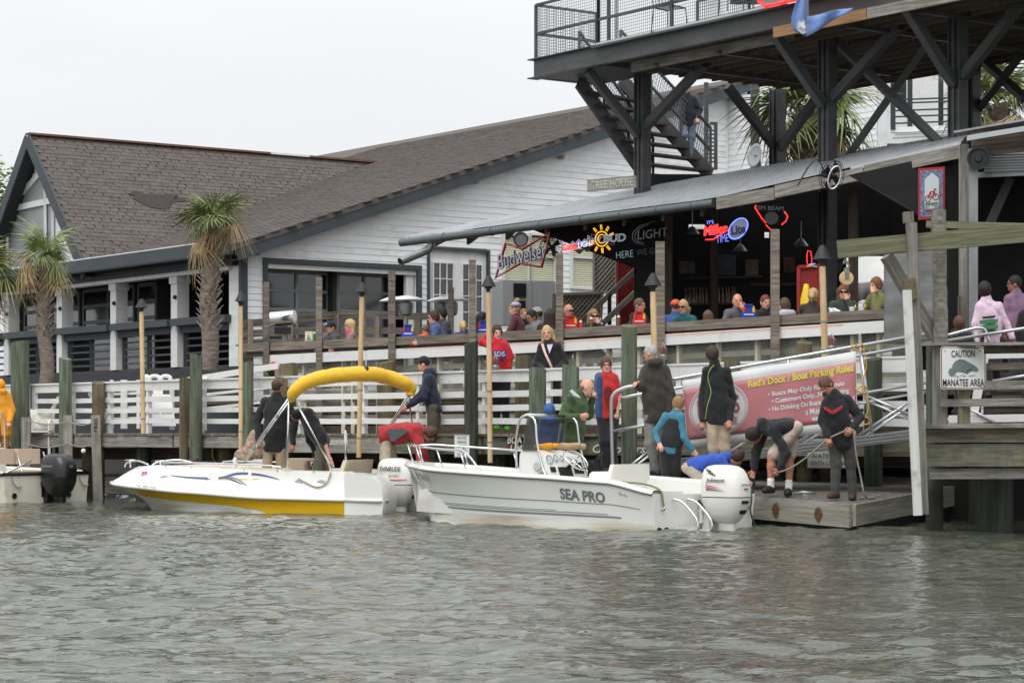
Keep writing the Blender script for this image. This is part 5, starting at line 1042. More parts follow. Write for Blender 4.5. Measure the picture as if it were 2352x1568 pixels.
# ------------------------------------------------------------------ floating dock
def zd(y): return .332+.05*(y-29.9)
GREYP = M('wet_grey_plank', srgb(96, 93, 88), .75, .25, (8, 8, 8), .3, col2=srgb(128, 124, 117), obj=.12)
fl_ = thing('floating_dock', 'low floating dock of grey planks with rust stained face boards', 'dock', V((4.4, 30.5, .1)))
fA, fB, fC = V((4.406, 29.9, 0)), V((6.75, 33.9, 0)), V((1.0, 34.0, 0)); fD = fB+(fC-fA)*.9
def dz(p, o=0.0): return V((p.x, p.y, zd(p.y)+o))
nP = 27
for k in range(nP):
    a, b = lerp(fA, fB, (k+.04)/nP), lerp(fA, fB, (k+.96)/nP); c, d = lerp(fC, fD, (k+.04)/nP), lerp(fC, fD, (k+.96)/nP)
    MB().prism([dz(a), dz(b), dz(d), dz(c)], (0, 0, -.035)).build('deck_plank', GREYP, fl_)
FACE = M('grey_face_board', srgb(120, 118, 108), .85, .15, (1.2, 20, 20), .5, col2=srgb(160, 157, 144), stain=srgb(112, 74, 46), stain_scale=1.6, stain_at=(.62, .78), obj=.05)
def face(p, q, zt, zb_, name='face_board'):
    return board(name, FACE, fl_, dz(p, (zt+zb_)/2), dz(q, (zt+zb_)/2), .05, zt-zb_)
o_ = (fC-fA).normalized(); e_ = (fB-fA).normalized()
ns = V((o_.y, -o_.x, 0)); ns = ns if ns.y < 0 else -ns; ne = V((e_.y, -e_.x, 0)); ne = ne if ne.x > 0 else -ne
f1, f2 = lerp(fA, fC, .36), fA
face(fA+ns*.028, f1+ns*.028, .0, -.30); face(f1+o_*.01+ns*.028, fC+ns*.028, .0, -.30); face(fA+ne*.028, fB+ne*.028, .0, -.28)
mb = MB().prism([dz(fA, -.1), dz(fB, -.1), dz(fD, -.1), dz(fC, -.1)], (0, 0, -.5)); mb.build('float', BLACK, fl_)
RSM = M('rust_stain', srgb(118, 88, 58), .9, .3, (14, 14, 14), col2=srgb(104, 62, 36)); _t = RSM.node_tree; _tc = _t.nodes.new('ShaderNodeTexCoord'); _d = _t.nodes.new('ShaderNodeVectorMath'); _d.operation = 'DISTANCE'; _d.inputs[1].default_value = (.5, .5, .5); _t.links.new(_tc.outputs['Generated'], _d.inputs[0])
_n = _t.nodes.new('ShaderNodeTexNoise'); _n.inputs['Scale'].default_value = 5; _t.links.new(_tc.outputs['Generated'], _n.inputs[0]); _a = _t.nodes.new('ShaderNodeMath'); _a.operation = 'MULTIPLY_ADD'; _a.inputs[1].default_value = .5; _t.links.new(_n.outputs[0], _a.inputs[0]); _t.links.new(_d.outputs['Value'], _a.inputs[2])
_m = _t.nodes.new('ShaderNodeMapRange'); _m.inputs['From Min'].default_value = .35; _m.inputs['From Max'].default_value = .8; _m.inputs['To Min'].default_value = .85; _m.inputs['To Max'].default_value = 0; _t.links.new(_a.outputs[0], _m.inputs['Value']); _t.links.new(_m.outputs[0], _t.nodes['Principled BSDF'].inputs['Alpha'])
for f in (.28, .68):
    p = lerp(fA, f1, f)+ns*.0535; c = dz(p, -.16); random.seed(int(f*10)); pts = [c+o_*math.cos(a*.3927)*.1*random.uniform(.7, 1.2)+V((0, 0, math.sin(a*.3927)*.11*random.uniform(.7, 1.2))) for a in range(16)]
    MB().prism(pts, ns*.003).build('rust_stain', RSM, fl_)
cl = thing('dock_cleat', 'dull metal cleat on the floating dock by the brown boots', 'cleat', dz(lerp(fA, fC, .17)+V((.1, .18, 0)))); c = dz(lerp(fA, fC, .17)+V((.1, .18, 0))); MB().tube([c+V((-.16, .05, .07)), c+V((-.05, 0, .09)), c+V((.12, -.04, .08))], [.015, .025, .015], 8).build('horn', GALV, cl, smooth=True); MB().box(c+V((-.02, 0, .04)), (.07, .05, .08)).build('foot', GALV, cl)
st = thing('landing_step', 'low grey landing block at the foot of the aluminium gangway', 'step', P(1580, 1105, 31.6)); MB().prism([P(1440, 1101, 32.5), P(1700, 1103, 31.9), P(1735, 1097, 32.7), P(1470, 1098, 33.4)], (0, 0, -.22)).build('block', WOODG, st)

# ------------------------------------------------------------------ aluminium gangway with the rules banner
CHAN = M('dull_ribbed_aluminium', srgb(136, 138, 138), .5, .1, (1.5, 20, 20), .1, metal=.4, stain=srgb(104, 104, 100), stain_scale=2.5)
gw_ = thing('gangway', 'aluminium gangway with pipe rails rising from the floating dock', 'gangway', P(1760, 1060, 30.4)); GD = lambda u: lerp(32.7, 31.6, (u-1405)/690)
G = lambda u, v, o=0.0: P(u, v, GD(u)+o)
for o, nm in ((0, 'side_channel'), (.95, 'side_channel')):
    board(nm, CHAN, gw_, G(1412, 1082, o), G(2140, 992, o), .06, .145)
    for k in (-.045, 0, .045): board('channel_rib', GALV, gw_, G(1412, 1082, o-.035)+V((0, 0, k)), G(2140, 992, o-.035)+V((0, 0, k)), .012, .008)
MB().prism([G(1412, 1078), G(2140, 988), G(2140, 988, .9), G(1412, 1078, .9)], (0, 0, -.03)).build('walking_surface', ALU, gw_)
for o in (0, .95):
    dv = 0 if o == 0 else 22
    MB().tube(smoothpath([G(1408, 1088, o), G(1405, 1000, o), G(1404, 930, o), G(1410, 905+dv*.3, o), G(1430, 892+dv, o), G(1460, 885+dv, o), G(1549, 870+dv, o)], 5)+[G(1760, 832+dv, o), G(2140, 764+dv, o)], .026, 10).build('handrail', ALU, gw_, smooth=True)
    MB().tube([G(1406, 990+dv*.3, o), G(1480, 976, o), G(1760, 940+dv, o), G(2140, 876+dv, o)], .02, 8).build('mid_rail', ALU, gw_, smooth=True)
    for u, vb in ((1620, 1058), (1810, 1034), (1990, 1012)): MB().tube([G(u+(15 if u > 1900 else 4), vb, o), G(u-15 if u > 1900 else u, lerp(870, 764, (u-1549)/591)+dv, o)], .024, 8).build('stanchion', ALU, gw_, smooth=True)
    for (u0, v0, u1, v1) in ((1424, 1088, 1490, 1036), (1986, 907, 2092, 953), (1973, 1000, 2090, 921), (1810, 1030, 1975, 925), (1640, 1050, 1800, 945)): MB().tube([G(u0, v0+dv*.5, o+.01), G(u1, v1+dv*.5, o+.01)], .02, 8).build('brace', ALU, gw_, smooth=True)
ba = thing('rules_banner', 'faded red and white rules banner tied to the gangway rail', 'banner', G(1770, 1030, -.1)); BT = M('banner_white', srgb(208, 210, 208), .55, .06, (2, 2, 2), .1); BR_ = M('banner_red', srgb(182, 116, 120), .55, .07, (1.5, 1.5, 1.5), stain=srgb(200, 142, 146), stain_scale=2.5, stain_at=(.6, .85))
def bq(a, b, o=0.0):
    u = lerp(lerp(1566, 1966, a), lerp(1580, 1970, a), b); v = lerp(lerp(874, 806, a), lerp(1031, 985, a), b); w = .018*math.sin(a*9+b*2)+.012*math.sin(a*23+b*5)
    return G(u, v, -.07+w-o)
rows = [[bq(a/40, b/10) for a in range(41)] for b in range(11)]; sheet(rows, 'cloth', BT, ba, .003)
rows = [[bq(lerp(.004, .996, a/40), lerp(.135, .87, b/10), .006) for a in range(41)] for b in range(11)]; sheet(rows, 'red_field', BR_, ba, .002)
N_ = 36
def belly(ca, cb, ra, rb, o, name, m):
    mb = MB(); rr = [bq(ca+ra*k*math.cos(2*math.pi*i/N_), cb+rb*k*math.sin(2*math.pi*i/N_), o) for k in (0.25, .5, .75, 1) for i in range(N_)]
    mb.add([bq(ca, cb, o)]+rr, [(0, 1+(i+1) % N_, 1+i) for i in range(N_)]+[(1+j*N_+i, 1+j*N_+(i+1) % N_, 1+(j+1)*N_+(i+1) % N_, 1+(j+1)*N_+i) for j in range(3) for i in range(N_)]); return mb.build(name, m, ba, smooth=True)
belly(.197, .49, .172, .38, .012, 'logo_disc', BT)
for r in (.165, .155): MB().tube([bq(.197+r*math.cos(2*math.pi*i/N_), .49+r*2.2*math.sin(2*math.pi*i/N_), .016) for i in range(N_)], .006 if r > .16 else .003, 4, closed=True).build('logo_ring', BR_, ba)
YEL = M('banner_yellow', srgb(216, 204, 84), .5, .05); REDL = M('banner_logo_red', srgb(164, 84, 88), .5, .08)
def bword(name, txt, a0, a1, b, h, m, bold=.02, shear=0.0):
    """words that follow the hang of the cloth"""
    me = text_mesh(txt, 1.0, shear, bold); xs = np.empty(len(me.vertices)*3); me.vertices.foreach_get('co', xs); xs = xs.reshape(-1, 3); lo, hi = xs.min(0), xs.max(0)
    pts = [bq(lerp(a0, a1, (x-lo[0])/(hi[0]-lo[0])), b-h*((y-lo[1])/(hi[1]-lo[1])-.5), .016) for x, y, z in xs]; org = pts[0].copy()
    me.vertices.foreach_set('co', np.array([tuple(p-org) for p in pts]).ravel()); me.materials.clear(); me.materials.append(m); me.update(); o = bpy.data.objects.new(name, me); _place(o, ba, org)
bword('headline', "Red's Dock / Boat Parking Rules", .375, .985, .215, .135, YEL, .035)
for txt, a0, a1, b in (("\u2022 Boats May Only Raft 3 Boats", .485, .93, .395), ("\u2022 Customers Only...No Tailgating", .505, .955, .495), ("\u2022 No Drinking On Boats While Docked", .485, .985, .6), ("s Must Have I.D.", .70, .93, .695), ("es Required", .735, .93, .80)): bword('rule_line', txt, a0, a1, b, .085, BT, .028)
bword('logo_word', "RED'S", .075, .32, .44, .27, REDL, .02); bword('logo_word', 'ICE HOUSE', .10, .30, .68, .1, REDL, .01)
YR = M('yellow_rope', srgb(214, 160, 40), .8, .15)
mb = MB()
for v in (797, 894, 966): c = G(1975+(v-797)*.08, v, 0); mb.tube(smoothpath([c+V((-.1, -.04, 0)), c+V((0, -.06, .05)), c+V((.06, -.03, -.02)), c+V((-.04, -.06, -.05)), c+V((-.12, -.05, .02))], 5), .01, 6)
mb.tube(smoothpath([G(1983, 800, -.05), G(1990, 840, -.06), G(1980, 890, -.06), G(1995, 930, -.06), G(1986, 962, -.06)], 5), .008, 6); mb.build('yellow_tie_rope', YR, None, smooth=True, label='yellow rope tying the banner to the gangway stanchion', cat='rope')
def notice(u0, v0, u1, v1, D, label, lines, m=None):
    t = thing('notice_sign', label, 'sign', P((u0+u1)/2, v1, D)); MB().prism([P(u0, v0, D), P(u1, v0, D), P(u1, v1, D), P(u0, v1, D)], (0, .01, 0)).build('plate', SWH, t)
    s = D/F; n = len(lines)
    for e in ((u0+1, v0+1, u1-1, v0+2), (u0+1, v1-2, u1-1, v1-1)): MB().prism([P(e[0], e[1], D-.003), P(e[2], e[1], D-.003), P(e[2], e[3], D-.003), P(e[0], e[3], D-.003)], (0, .001, 0)).build('border', INK, t)
    for i, L_ in enumerate(lines): v = lerp(v0, v1, (i+.75)/(n+.5)); lettering('lettering', L_, INK, t, P((u0+u1)/2, v, D-.004), (1, 0, 0), (0, 0, 1), (v1-v0)/(n+.5)*.62*s, (u1-u0)*.84*s*(1 if len(L_) > 8 else .7))
notice(1855, 1018, 1950, 1075, 33.1, 'white notice about watercraft in waters of South Carolina under the gangway', ['WATERCRAFT IN', 'WATERS OF', 'SOUTH CAROLINA']); notice(1855, 1007, 1905, 1014, 33.3, 'edge of a second white notice above the watercraft notice', [])
notice(1044, 998, 1078, 1050, 35.0, 'small white posted notice on the walkway beam by the dark wet piling', ['BOATING', 'PARKING', 'REPAIR', 'IMPROPER', 'NOTICE'])
# ------------------------------------------------------------------ boats
GEL = M('white_gelcoat', srgb(228, 228, 222), .22, .03, (1.5, 1.5, 1.5), spec=.5, coat=.3, stain=srgb(206, 200, 184), stain_scale=1.1, stain_at=(.6, .95))
GELC = M('cream_gelcoat', srgb(222, 217, 202), .35, .05, (2, 2, 2), stain=srgb(186, 176, 150), stain_scale=2)
GELY = M('yellow_gelcoat', srgb(226, 180, 18), .22, .05, (1.5, 1.5, 1.5), coat=.3)
VINYL = M('beige_vinyl', srgb(206, 192, 168), .5, .05, (5, 5, 5), .05); VINW = M('white_vinyl', srgb(226, 224, 216), .45, .04, (5, 5, 5), .05)
PINS = M('grey_pinstripe', srgb(128, 132, 136), .4, .06); NAVY = M('navy_decal', srgb(72, 84, 128), .4, .08); OBW = M('outboard_white', srgb(232, 230, 222), .22, .03, (2, 2, 2), coat=.3); RUBB = M('grey_rub_rail', srgb(120, 120, 118), .5, .1); OBB = M('outboard_black', srgb(22, 23, 25), .3, .15, (3, 3, 3), coat=.3); REDD = M('red_decal', srgb(196, 40, 36), .4, .06)
SMOKE = bpy.data.materials.new('smoked_acrylic'); SMOKE.use_nodes = True; _b = SMOKE.node_tree.nodes['Principled BSDF']; _b.inputs['Base Color'].default_value = (.05, .05, .05, 1); _b.inputs['Alpha'].default_value = .45; _b.inputs['Roughness'].default_value = .08
def interp(tab, t):
    for (a, va), (b, vb) in zip(tab[:-1], tab[1:]):
        if t <= b:
            s = (t-a)/(b-a) if b > a else 0; s = s*s*(3-2*s)*.35+s*.65; return lerp(va, vb, s)
    return tab[-1][1]
class Hull:
    """a planing hull drawn from tables along its length; x ahead of the transom, y to port, z up, with a list towards starboard"""
    def __init__(s, tc, h, L, tabs, roll=0.0, trim=0.0):
        s.tc = V((tc[0], tc[1], 0)); s.h = V((h[0], h[1], 0)).normalized(); s.p = V((-s.h.y, s.h.x, 0)); s.L = L; s.T = tabs; s.roll = math.radians(roll); s.trim = trim
    def at(s, x, y, z):
        c, r = math.cos(s.roll), math.sin(s.roll); y, z = y*c-z*r, y*r+z*c; z += s.trim*(x/s.L-.4); return s.tc+s.h*x+s.p*y+V((0, 0, z))
    def sec(s, t):
        T = s.T; gb, gz, cb, cz, kz = (interp(T[k], t) for k in ('gb', 'gz', 'cb', 'cz', 'kz')); fl = interp(T['flare'], t); return gb, gz, cb, cz, kz, fl
    def side(s, t, f, out=0.0, sg=1):
        """point of the topside: f = 0 at the gunwale, 1 at the chine"""
        gb, gz, cb, cz, kz, fl = s.sec(t); y = lerp(gb, cb, f)-fl*math.sin(math.pi*f)*.5; z = lerp(gz, cz, f); x = t*s.L+s.rake(t, z); return s.at(x, sg*(y+out), z)
    def rake(s, t, z): return -max(0.0, t-.75)/.25*s.T['stem']*max(0, interp(s.T['gz'], 1.0)-z)*(t-.75)/.25
    def ring(s, t, n=9):
        gb, gz, cb, cz, kz, fl = s.sec(t); pts = [s.side(t, i/n) for i in range(n+1)]; pts += [s.at(t*s.L+s.rake(t, lerp(cz, kz, k)), cb*(1-k), lerp(cz, kz, k)) for k in (.35, .7, 1.0)]
        pts += [s.at(t*s.L+s.rake(t, lerp(cz, kz, k)), -cb*(1-k), lerp(cz, kz, k)) for k in (.7, .35)]; pts += [s.side(t, i/n, 0, -1) for i in range(n, -1, -1)]; return pts
    def build(s, parent, m, name='hull', n=40):
        ts = [1-(1-i/n)**1.25 if False else i/n for i in range(n+1)]; mb = MB(); rings = [s.ring(t) for t in ts]; mb.loft(rings, closed=False, caps=False); mb.add(rings[0], [tuple(range(len(rings[0])))]); return mb.build(name, m, parent, smooth=38)
    def inside(s, parent, m, w, floor, t1=.93, z_in=.0, name='cockpit_liner'):
        ts = [i/30*t1 for i in range(31)]; mb = MB(); rings = []
        for t in ts:
            gb, gz, *_ = s.sec(t); y1 = max(.02, gb-w); x = t*s.L
            rings.append([s.at(x, gb+.004, gz-.01), s.at(x, gb-.01, gz+.03), s.at(x, gb-.05, gz+.045), s.at(x, y1+.03, gz+.04), s.at(x, y1, gz+.01), s.at(x, y1*.97, floor), s.at(x, -y1*.97, floor), s.at(x, -y1, gz+.01), s.at(x, -y1-.03, gz+.04), s.at(x, -gb+.05, gz+.045), s.at(x, -gb+.01, gz+.03), s.at(x, -gb-.004, gz-.01)])
        mb.loft(rings, closed=False, caps=False)
        r = rings[-1]; tip = []
        for k in range(1, 7):
            t = lerp(t1, 1.0, k/6); gb, gz, *_ = s.sec(t); x = t*s.L; tip.append([s.at(x, gb+.004, gz-.01), s.at(x, gb*.9, gz+.035), s.at(x, gb*.5, gz+.05), s.at(x, 0, gz+.055), s.at(x, -gb*.5, gz+.05), s.at(x, -gb*.9, gz+.035), s.at(x, -gb-.004, gz-.01)])
        g0, z0, *_ = s.sec(t1); x = t1*s.L; tip = [[s.at(x, g0+.004, z0-.01), s.at(x, g0*.95, z0+.035), s.at(x, g0*.5, z0+.05), s.at(x, 0, z0+.055), s.at(x, -g0*.5, z0+.05), s.at(x, -g0*.95, z0+.035), s.at(x, -g0-.004, z0-.01)]]+tip
        mb.loft(tip, closed=False, caps=False); mb.add([s.at(x, g0-.02, z0+.04), s.at(x, 0, z0+.05), s.at(x, -g0+.02, z0+.04), s.at(x, -g0+w, floor), s.at(x, g0-w, floor)], [(0, 1, 2, 3, 4)])
        return mb.build(name, m, parent, smooth=35)
    def line(s, parent, name, m, f, t0, t1, r, out=.01, sg=1, n=40): return MB().tube([s.side(lerp(t0, t1, i/n), f, out, sg) for i in range(n+1)], r, 6).build(name, m, parent, smooth=True)
    def band(s, parent, name, m, f0, f1, t0, t1, out=.006, sg=1, n=60):
        mb = MB(); g = lambda f, t: f(t) if callable(f) else f; ts = [lerp(t0, t1, i/n) for i in range(n+1)]; rows = [[s.side(t, lerp(g(f0, t), g(f1, t), k/4), out, sg) for k in range(5)] for t in ts]; mb.loft(rows, closed=False, caps=False); return mb.build(name, m, parent, smooth=True)
    def find(s, u, v):
        if not hasattr(s, 'g'):
            s.g = []
            for i in range(161):
                for j in range(41): p = s.side(i/160, j/40); s.g.append((CX+p.x/p.y*F, HV-(p.z-EYE)/p.y*F, i/160, j/40))
            s.ga = np.array(s.g)
        k = np.argmin((s.ga[:, 0]-u)**2+(s.ga[:, 1]-v)**2); return s.ga[k, 2], s.ga[k, 3]
    def word(s, parent, txt, u0, v0, u1, v1, h, m, bold=.02, shear=0.0, name='lettering'):
        """lettering on the near topside from (u0, v0) to (u1, v1), h tall"""
        a, b = s.find(u0, v0), s.find(u1, v1); me = text_mesh(txt, 1.0, shear, bold); xs = np.empty(len(me.vertices)*3); me.vertices.foreach_get('co', xs); xs = xs.reshape(-1, 3); lo, hi = xs.min(0), xs.max(0)
        gz, cz = interp(s.T['gz'], a[0]), interp(s.T['cz'], a[0]); hf = h/(gz-cz)
        pts = [s.side(lerp(a[0], b[0], (x-lo[0])/(hi[0]-lo[0])), lerp(a[1], b[1], (x-lo[0])/(hi[0]-lo[0]))-hf*((y-lo[1])/(hi[1]-lo[1])-.5), .008) for x, y, z in xs]; org = pts[0].copy()
        me.vertices.foreach_set('co', np.array([tuple(p-org) for p in pts]).ravel()); me.materials.clear(); me.materials.append(m); me.update(); o = bpy.data.objects.new(name, me); _place(o, parent, org)
def ringe(c, ex, ey, a, b, p=.6, n=20):
    sg = lambda v: (1 if v > 0 else -1)*abs(v)**p
    return [c+ex*a*sg(math.cos(2*math.pi*k/n))+ey*b*sg(math.sin(2*math.pi*k/n)) for k in range(n)]
def outboard(name, label, o, fwd, H_, mC, mM, words, tilt=0.0, black=False, slots=True, wide=1.12):
    """outboard engine: o is the point on the water under its leg, fwd points to the boat; H_ the height of the cowl top"""
    t = thing(name, label, 'outboard motor', o); f = V((fwd[0], fwd[1], 0)).normalized(); s = V((-f.y, f.x, 0)); k = H_/1.0
    def q(x, y, z): x2 = x*math.cos(tilt)-z*math.sin(tilt); z2 = x*math.sin(tilt)+z*math.cos(tilt); return o+f*x2*k+s*y*k+V((0, 0, z2*k))
    ez = (q(0, 0, 1)-q(0, 0, 0)).normalized(); ef = (q(1, 0, 0)-q(0, 0, 0)).normalized()
    def stack(rows, p=.62): return [ringe(q(cx, 0, z), ef, s, a*k*wide, b*k*wide, p, 24) for z, cx, a, b in rows]
    MB().loft(stack([(.13, -.03, .15, .10), (.19, -.02, .21, .145), (.27, -.015, .265, .185), (.36, -.01, .305, .215), (.44, -.01, .325, .232), (.505, -.01, .335, .24)])).build('lower_cowl', mC, t, smooth=40)
    MB().loft(stack([(.52, -.01, .335, .24), (.64, -.01, .335, .24), (.76, .0, .325, .232), (.86, .015, .30, .215), (.93, .03, .265, .19), (.975, .04, .21, .15), (1.0, .05, .11, .08)])).build('upper_cowl', mC, t, smooth=50)
    MB().loft(stack([(.503, -.01, .325, .232), (.522, -.01, .325, .232)])).build('cowl_seam', BLACK, t)
    MB().loft([ringe(q(cx, 0, z), ef, s, a*k, b*k, .75, 20) for z, cx, a, b in ((.42, -.01, .26, .19), (.36, -.02, .21, .165), (.28, -.03, .17, .13), (.16, -.035, .145, .10), (0, -.04, .135, .085), (-.2, -.05, .12, .05), (-.45, -.05, .10, .03))]).build('midsection', mM, t, smooth=40)
    MB().loft([ringe(q(cx, 0, -.42), ef, s, a*k, b*k, 1, 12) for cx, a, b in ((.0, .22, .1),)]+[ringe(q(0, 0, -.45), ef, s, .24*k, .1*k, 1, 12)]).build('cavitation_plate', mM, t)
    MB().box(q(.30, 0, .20), (.14*k, .2*k, .38*k), frame(ef)).box(q(.36, 0, .26), (.05*k, .3*k, .3*k), frame(ef)).build('clamp_bracket', mM if not black else OBB, t); MB().tube(smoothpath([q(.16, .14, .42), q(.26, .2, .34), q(.34, .16, .40), q(.42, .12, .45)], 5), .02*k, 6).build('cable_loom', BLACK, t, smooth=True)
    MB().box(q(-.362, 0, .44), (.05*k, .15*k, .045*k), frame(ef)).build('rear_vent', BLACK, t); MB().prism([q(-.33, -.07, .32), q(-.33, .07, .32), q(-.30, .045, .26), q(-.30, -.045, .26)], f*-.03).build('tilt_port', BLACK, t)
    if slots:
        for i in range(3):
            for sg in (1, -1): MB().prism([q(.0+i*.05, sg*(.240-i*.012), .84+i*.03), q(.16+i*.03, sg*(.207-i*.014), .87+i*.03), q(.16+i*.03, sg*(.204-i*.014), .882+i*.03), q(.0+i*.05, sg*(.238-i*.014), .852+i*.03)], s*.022*sg).build('cowl_slot', BLACK, t)
    for w in words: 
        txt, m, x, z, h, wd, face = w[:7]; sh_ = .15
        if face == 'side': lettering('lettering', txt, m, t, q(x, .262, z) if s.y < 0 else q(x, -.262, z), -f if s.y < 0 else -f, ez+s*-.0, h*k, wd*k, .0, sh_, .02)
        else: lettering('lettering', txt, m, t, q(-.363, x, z), s*-1 if (f.cross(V((0, 0, 1)))).dot(s) < 0 else s, ez, h*k, wd*k, .0, sh_, .02)
    return t, q, ez, ef, s, k

# ---- white centre console boat
SP = Hull((2.5, 29.95), (-.72, .69), 5.6, dict(gb=[(0, 1.06), (.35, 1.12), (.6, 1.05), (.78, .82), (.9, .5), (.97, .2), (1, .02)], gz=[(0, .47), (.13, .60), (.35, .65), (.7, .71), (1, .80)], cb=[(0, .98), (.35, 1.0), (.6, .84), (.78, .58), (.9, .28), (.97, .08), (1, .015)], cz=[(0, -.05), (.5, -.05), (.75, -.03), (.9, .0), (1, .06)], kz=[(0, -.3), (.7, -.3), (.88, -.22), (1, .0)], flare=[(0, .02), (.5, .06), (.85, .2), (1, .04)], stem=.75), roll=1.0)
sp = thing('console_boat', 'white centre console fishing boat with grey SEA PRO lettering tied to the floating dock', 'boat', SP.tc)
SP.build(sp, GEL); SP.inside(sp, GEL, .2, .12)
for sg in (1, -1): SP.line(sp, 'rub_rail', RUBB, .02, 0, 1, .016, .006, sg)
SP.line(sp, 'rub_rail_cap', GEL, .0, 0, 1, .022, .002); 
SP.band(sp, 'pinstripe', PINS, .42, .436, .04, .9); SP.band(sp, 'pinstripe', PINS, .66, .695, .10, .93); SP.band(sp, 'pinstripe', PINS, .62, .634, .14, .93); SP.band(sp, 'pinstripe', PINS, .592, .602, .30, .93)
SCUM = M('waterline_scum', srgb(186, 166, 122), .6, .3, (3, 3, 3)); _t = SCUM.node_tree; _n = _t.nodes.new('ShaderNodeTexNoise'); _n.inputs['Scale'].default_value = 2.2; _n.inputs['Detail'].default_value = 6; _m = _t.nodes.new('ShaderNodeMapRange'); _m.inputs['From Min'].default_value = .4; _m.inputs['From Max'].default_value = .75; _m.inputs['To Max'].default_value = .5; _t.links.new(_n.outputs[0], _m.inputs['Value']); _t.links.new(_m.outputs[0], _t.nodes['Principled BSDF'].inputs['Alpha'])
SP.band(sp, 'waterline_stain', SCUM, .74, 1.0, .0, .8, .004)
SP.word(sp, 'SEA PRO', 1289, 1133, 1392, 1142, .145, M('grey_decal', srgb(112, 116, 118), .4, .1), .03); SP.word(sp, 'Blazer Bay', 1421, 1132, 1443, 1139, .05, PINS, .0, .3); SP.word(sp, '1501', 958, 1093, 986, 1098, .09, M('faded_decal', srgb(168, 170, 172), .5), .0)
A_ = SP.at
# bow rails
for sg in (1, -1):
    pts = []
    for i in range(13):
        t = lerp(.985, .56, i/12); gb, gz, *_ = SP.sec(t); hh = .30 if i > 0 else .26
        if i == 12: hh = .02
        elif i == 11: hh = .2
        pts.append(A_(t*SP.L, sg*(gb-.09), gz+hh))
    MB().tube(smoothpath(pts, 3), .016, 8).build('bow_rail', CHROME, sp, smooth=True)
    for t in (.97, .87, .74, .63): gb, gz, *_ = SP.sec(t); MB().tube([A_(t*SP.L+.05, sg*(gb-.09), gz+.29 if t > .6 else gz+.2), A_(t*SP.L-.06, sg*(gb-.1), gz+.03)], .013, 8).build('rail_stanchion', CHROME, sp, smooth=True)
# console
con = MB(); x0, x1, w = 2.25, 2.95, .40
sec_ = [(x0, .12), (x0+.02, .50), (x0+.16, .62), (x0+.30, .95), (x0+.42, 1.02), (x1-.05, 1.02), (x1, .95), (x1+.03, .12)]
con.loft([[A_(x, sg*w, z) for x, z in sec_] for sg in (1, .0, -1)], closed=True); cn = con.build('console', GEL, sp)
dn = (A_(x0+.16, 0, .62)-A_(x0+.30, 0, .95)).cross(SP.p).normalized(); dn = dn if dn.dot(SP.h) < 0 else -dn
def dash(y, k, out=.0): return lerp(A_(x0+.16, y, .62), A_(x0+.30, y, .95), k)+dn*out
for y, k, r in ((.27, .8, .065), (.14, .86, .05), (.02, .86, .04)): MB().lathe(dash(y, k, .0), [(r, 0), (r, .02), (r*.8, .022)], 16, dn).build('gauge', CHROME, cn, smooth=40); MB().lathe(dash(y, k, .021), [(r*.8, 0), (r*.75, .003)], 16, dn).build('gauge_face', M('gauge_face', srgb(190, 200, 196), .3), cn)
for y0, y1, k0, k1 in ((.2, .3, .3, .5), (-.12, .14, .1, .5), (-.36, -.18, .25, .7)): MB().prism([dash(y0, k0, .004), dash(y1, k0, .004), dash(y1, k1, .004), dash(y0, k1, .004)], dn*.012).build('switch_panel', BLACK, cn)
for i in range(6): MB().sphere(dash(.22+.03*(i % 3), .12-.1*(i//3), .01), .012, 6).build('switch', REDD if i < 3 else BLACK, cn)
c = dash(-.08, .62, .17); wt = dn.cross(SP.p).normalized(); wt = wt if wt.z > 0 else -wt
tilt_up = (dn*.5+V((0, 0, 1))).normalized(); ax = (dn*.8+V((0, 0, .45))).normalized(); e1 = SP.p; e2 = ax.cross(e1).normalized()
sw = MB().tube([c+(e1*math.cos(a*.2244)+e2*math.sin(a*.2244))*.19 for a in range(28)], .014, 8, closed=True).build('steering_wheel', CHROME, sp, smooth=True)
for a in (1.57, 3.66, 5.76): MB().tube([c-ax*.04, c+(e1*math.cos(a)+e2*math.sin(a))*.19], .010, 6).build('spoke', CHROME, sw, smooth=True)
MB().lathe(c-ax*.06, [(.05, 0), (.055, .03), (.03, .05)], 14, ax).build('hub', CHROME, sw, smooth=40); MB().tube([c-ax*.05, dash(-.08, .5)], .03, 8).build('column', BLACK, sw, smooth=True)
for sg in (1, -1):                                                   # grab frame round the windscreen
    MB().tube(smoothpath([A_(x1+.02, sg*.43, .75), A_(x1+.04, sg*.43, 1.1), A_(x1-.02, sg*.43, 1.42), A_(x1-.14, sg*.42, 1.5)], 4)+smoothpath([A_(x1-.14, sg*.42, 1.5), A_(x1-.3, sg*.42, 1.42), A_(x0+.34, sg*.43, 1.1), A_(x0+.2, sg*.44, .72), A_(x0+.02, sg*.44, .55)], 4), .017, 8).build('grab_rail', CHROME, sp, smooth=True)
MB().tube([A_(x1-.14, .42, 1.5), A_(x1-.14, -.42, 1.5)], .017, 8).build('grab_rail', CHROME, sp, smooth=True)
MB().prism([A_(x1-.06, .40, 1.0), A_(x1-.06, -.40, 1.0), A_(x1-.13, -.38, 1.45), A_(x1-.13, .38, 1.45)], SP.h*.006).build('windscreen', SMOKE, sp); MB().prism([A_(x1-.06, .41, 1.0), A_(x1-.38, .42, 1.0), A_(x1-.3, .41, 1.3), A_(x1-.13, .40, 1.45)], SP.p*.006).build('windscreen', SMOKE, sp)
sd = lambda x, z, o=.406: A_(x, o, z)
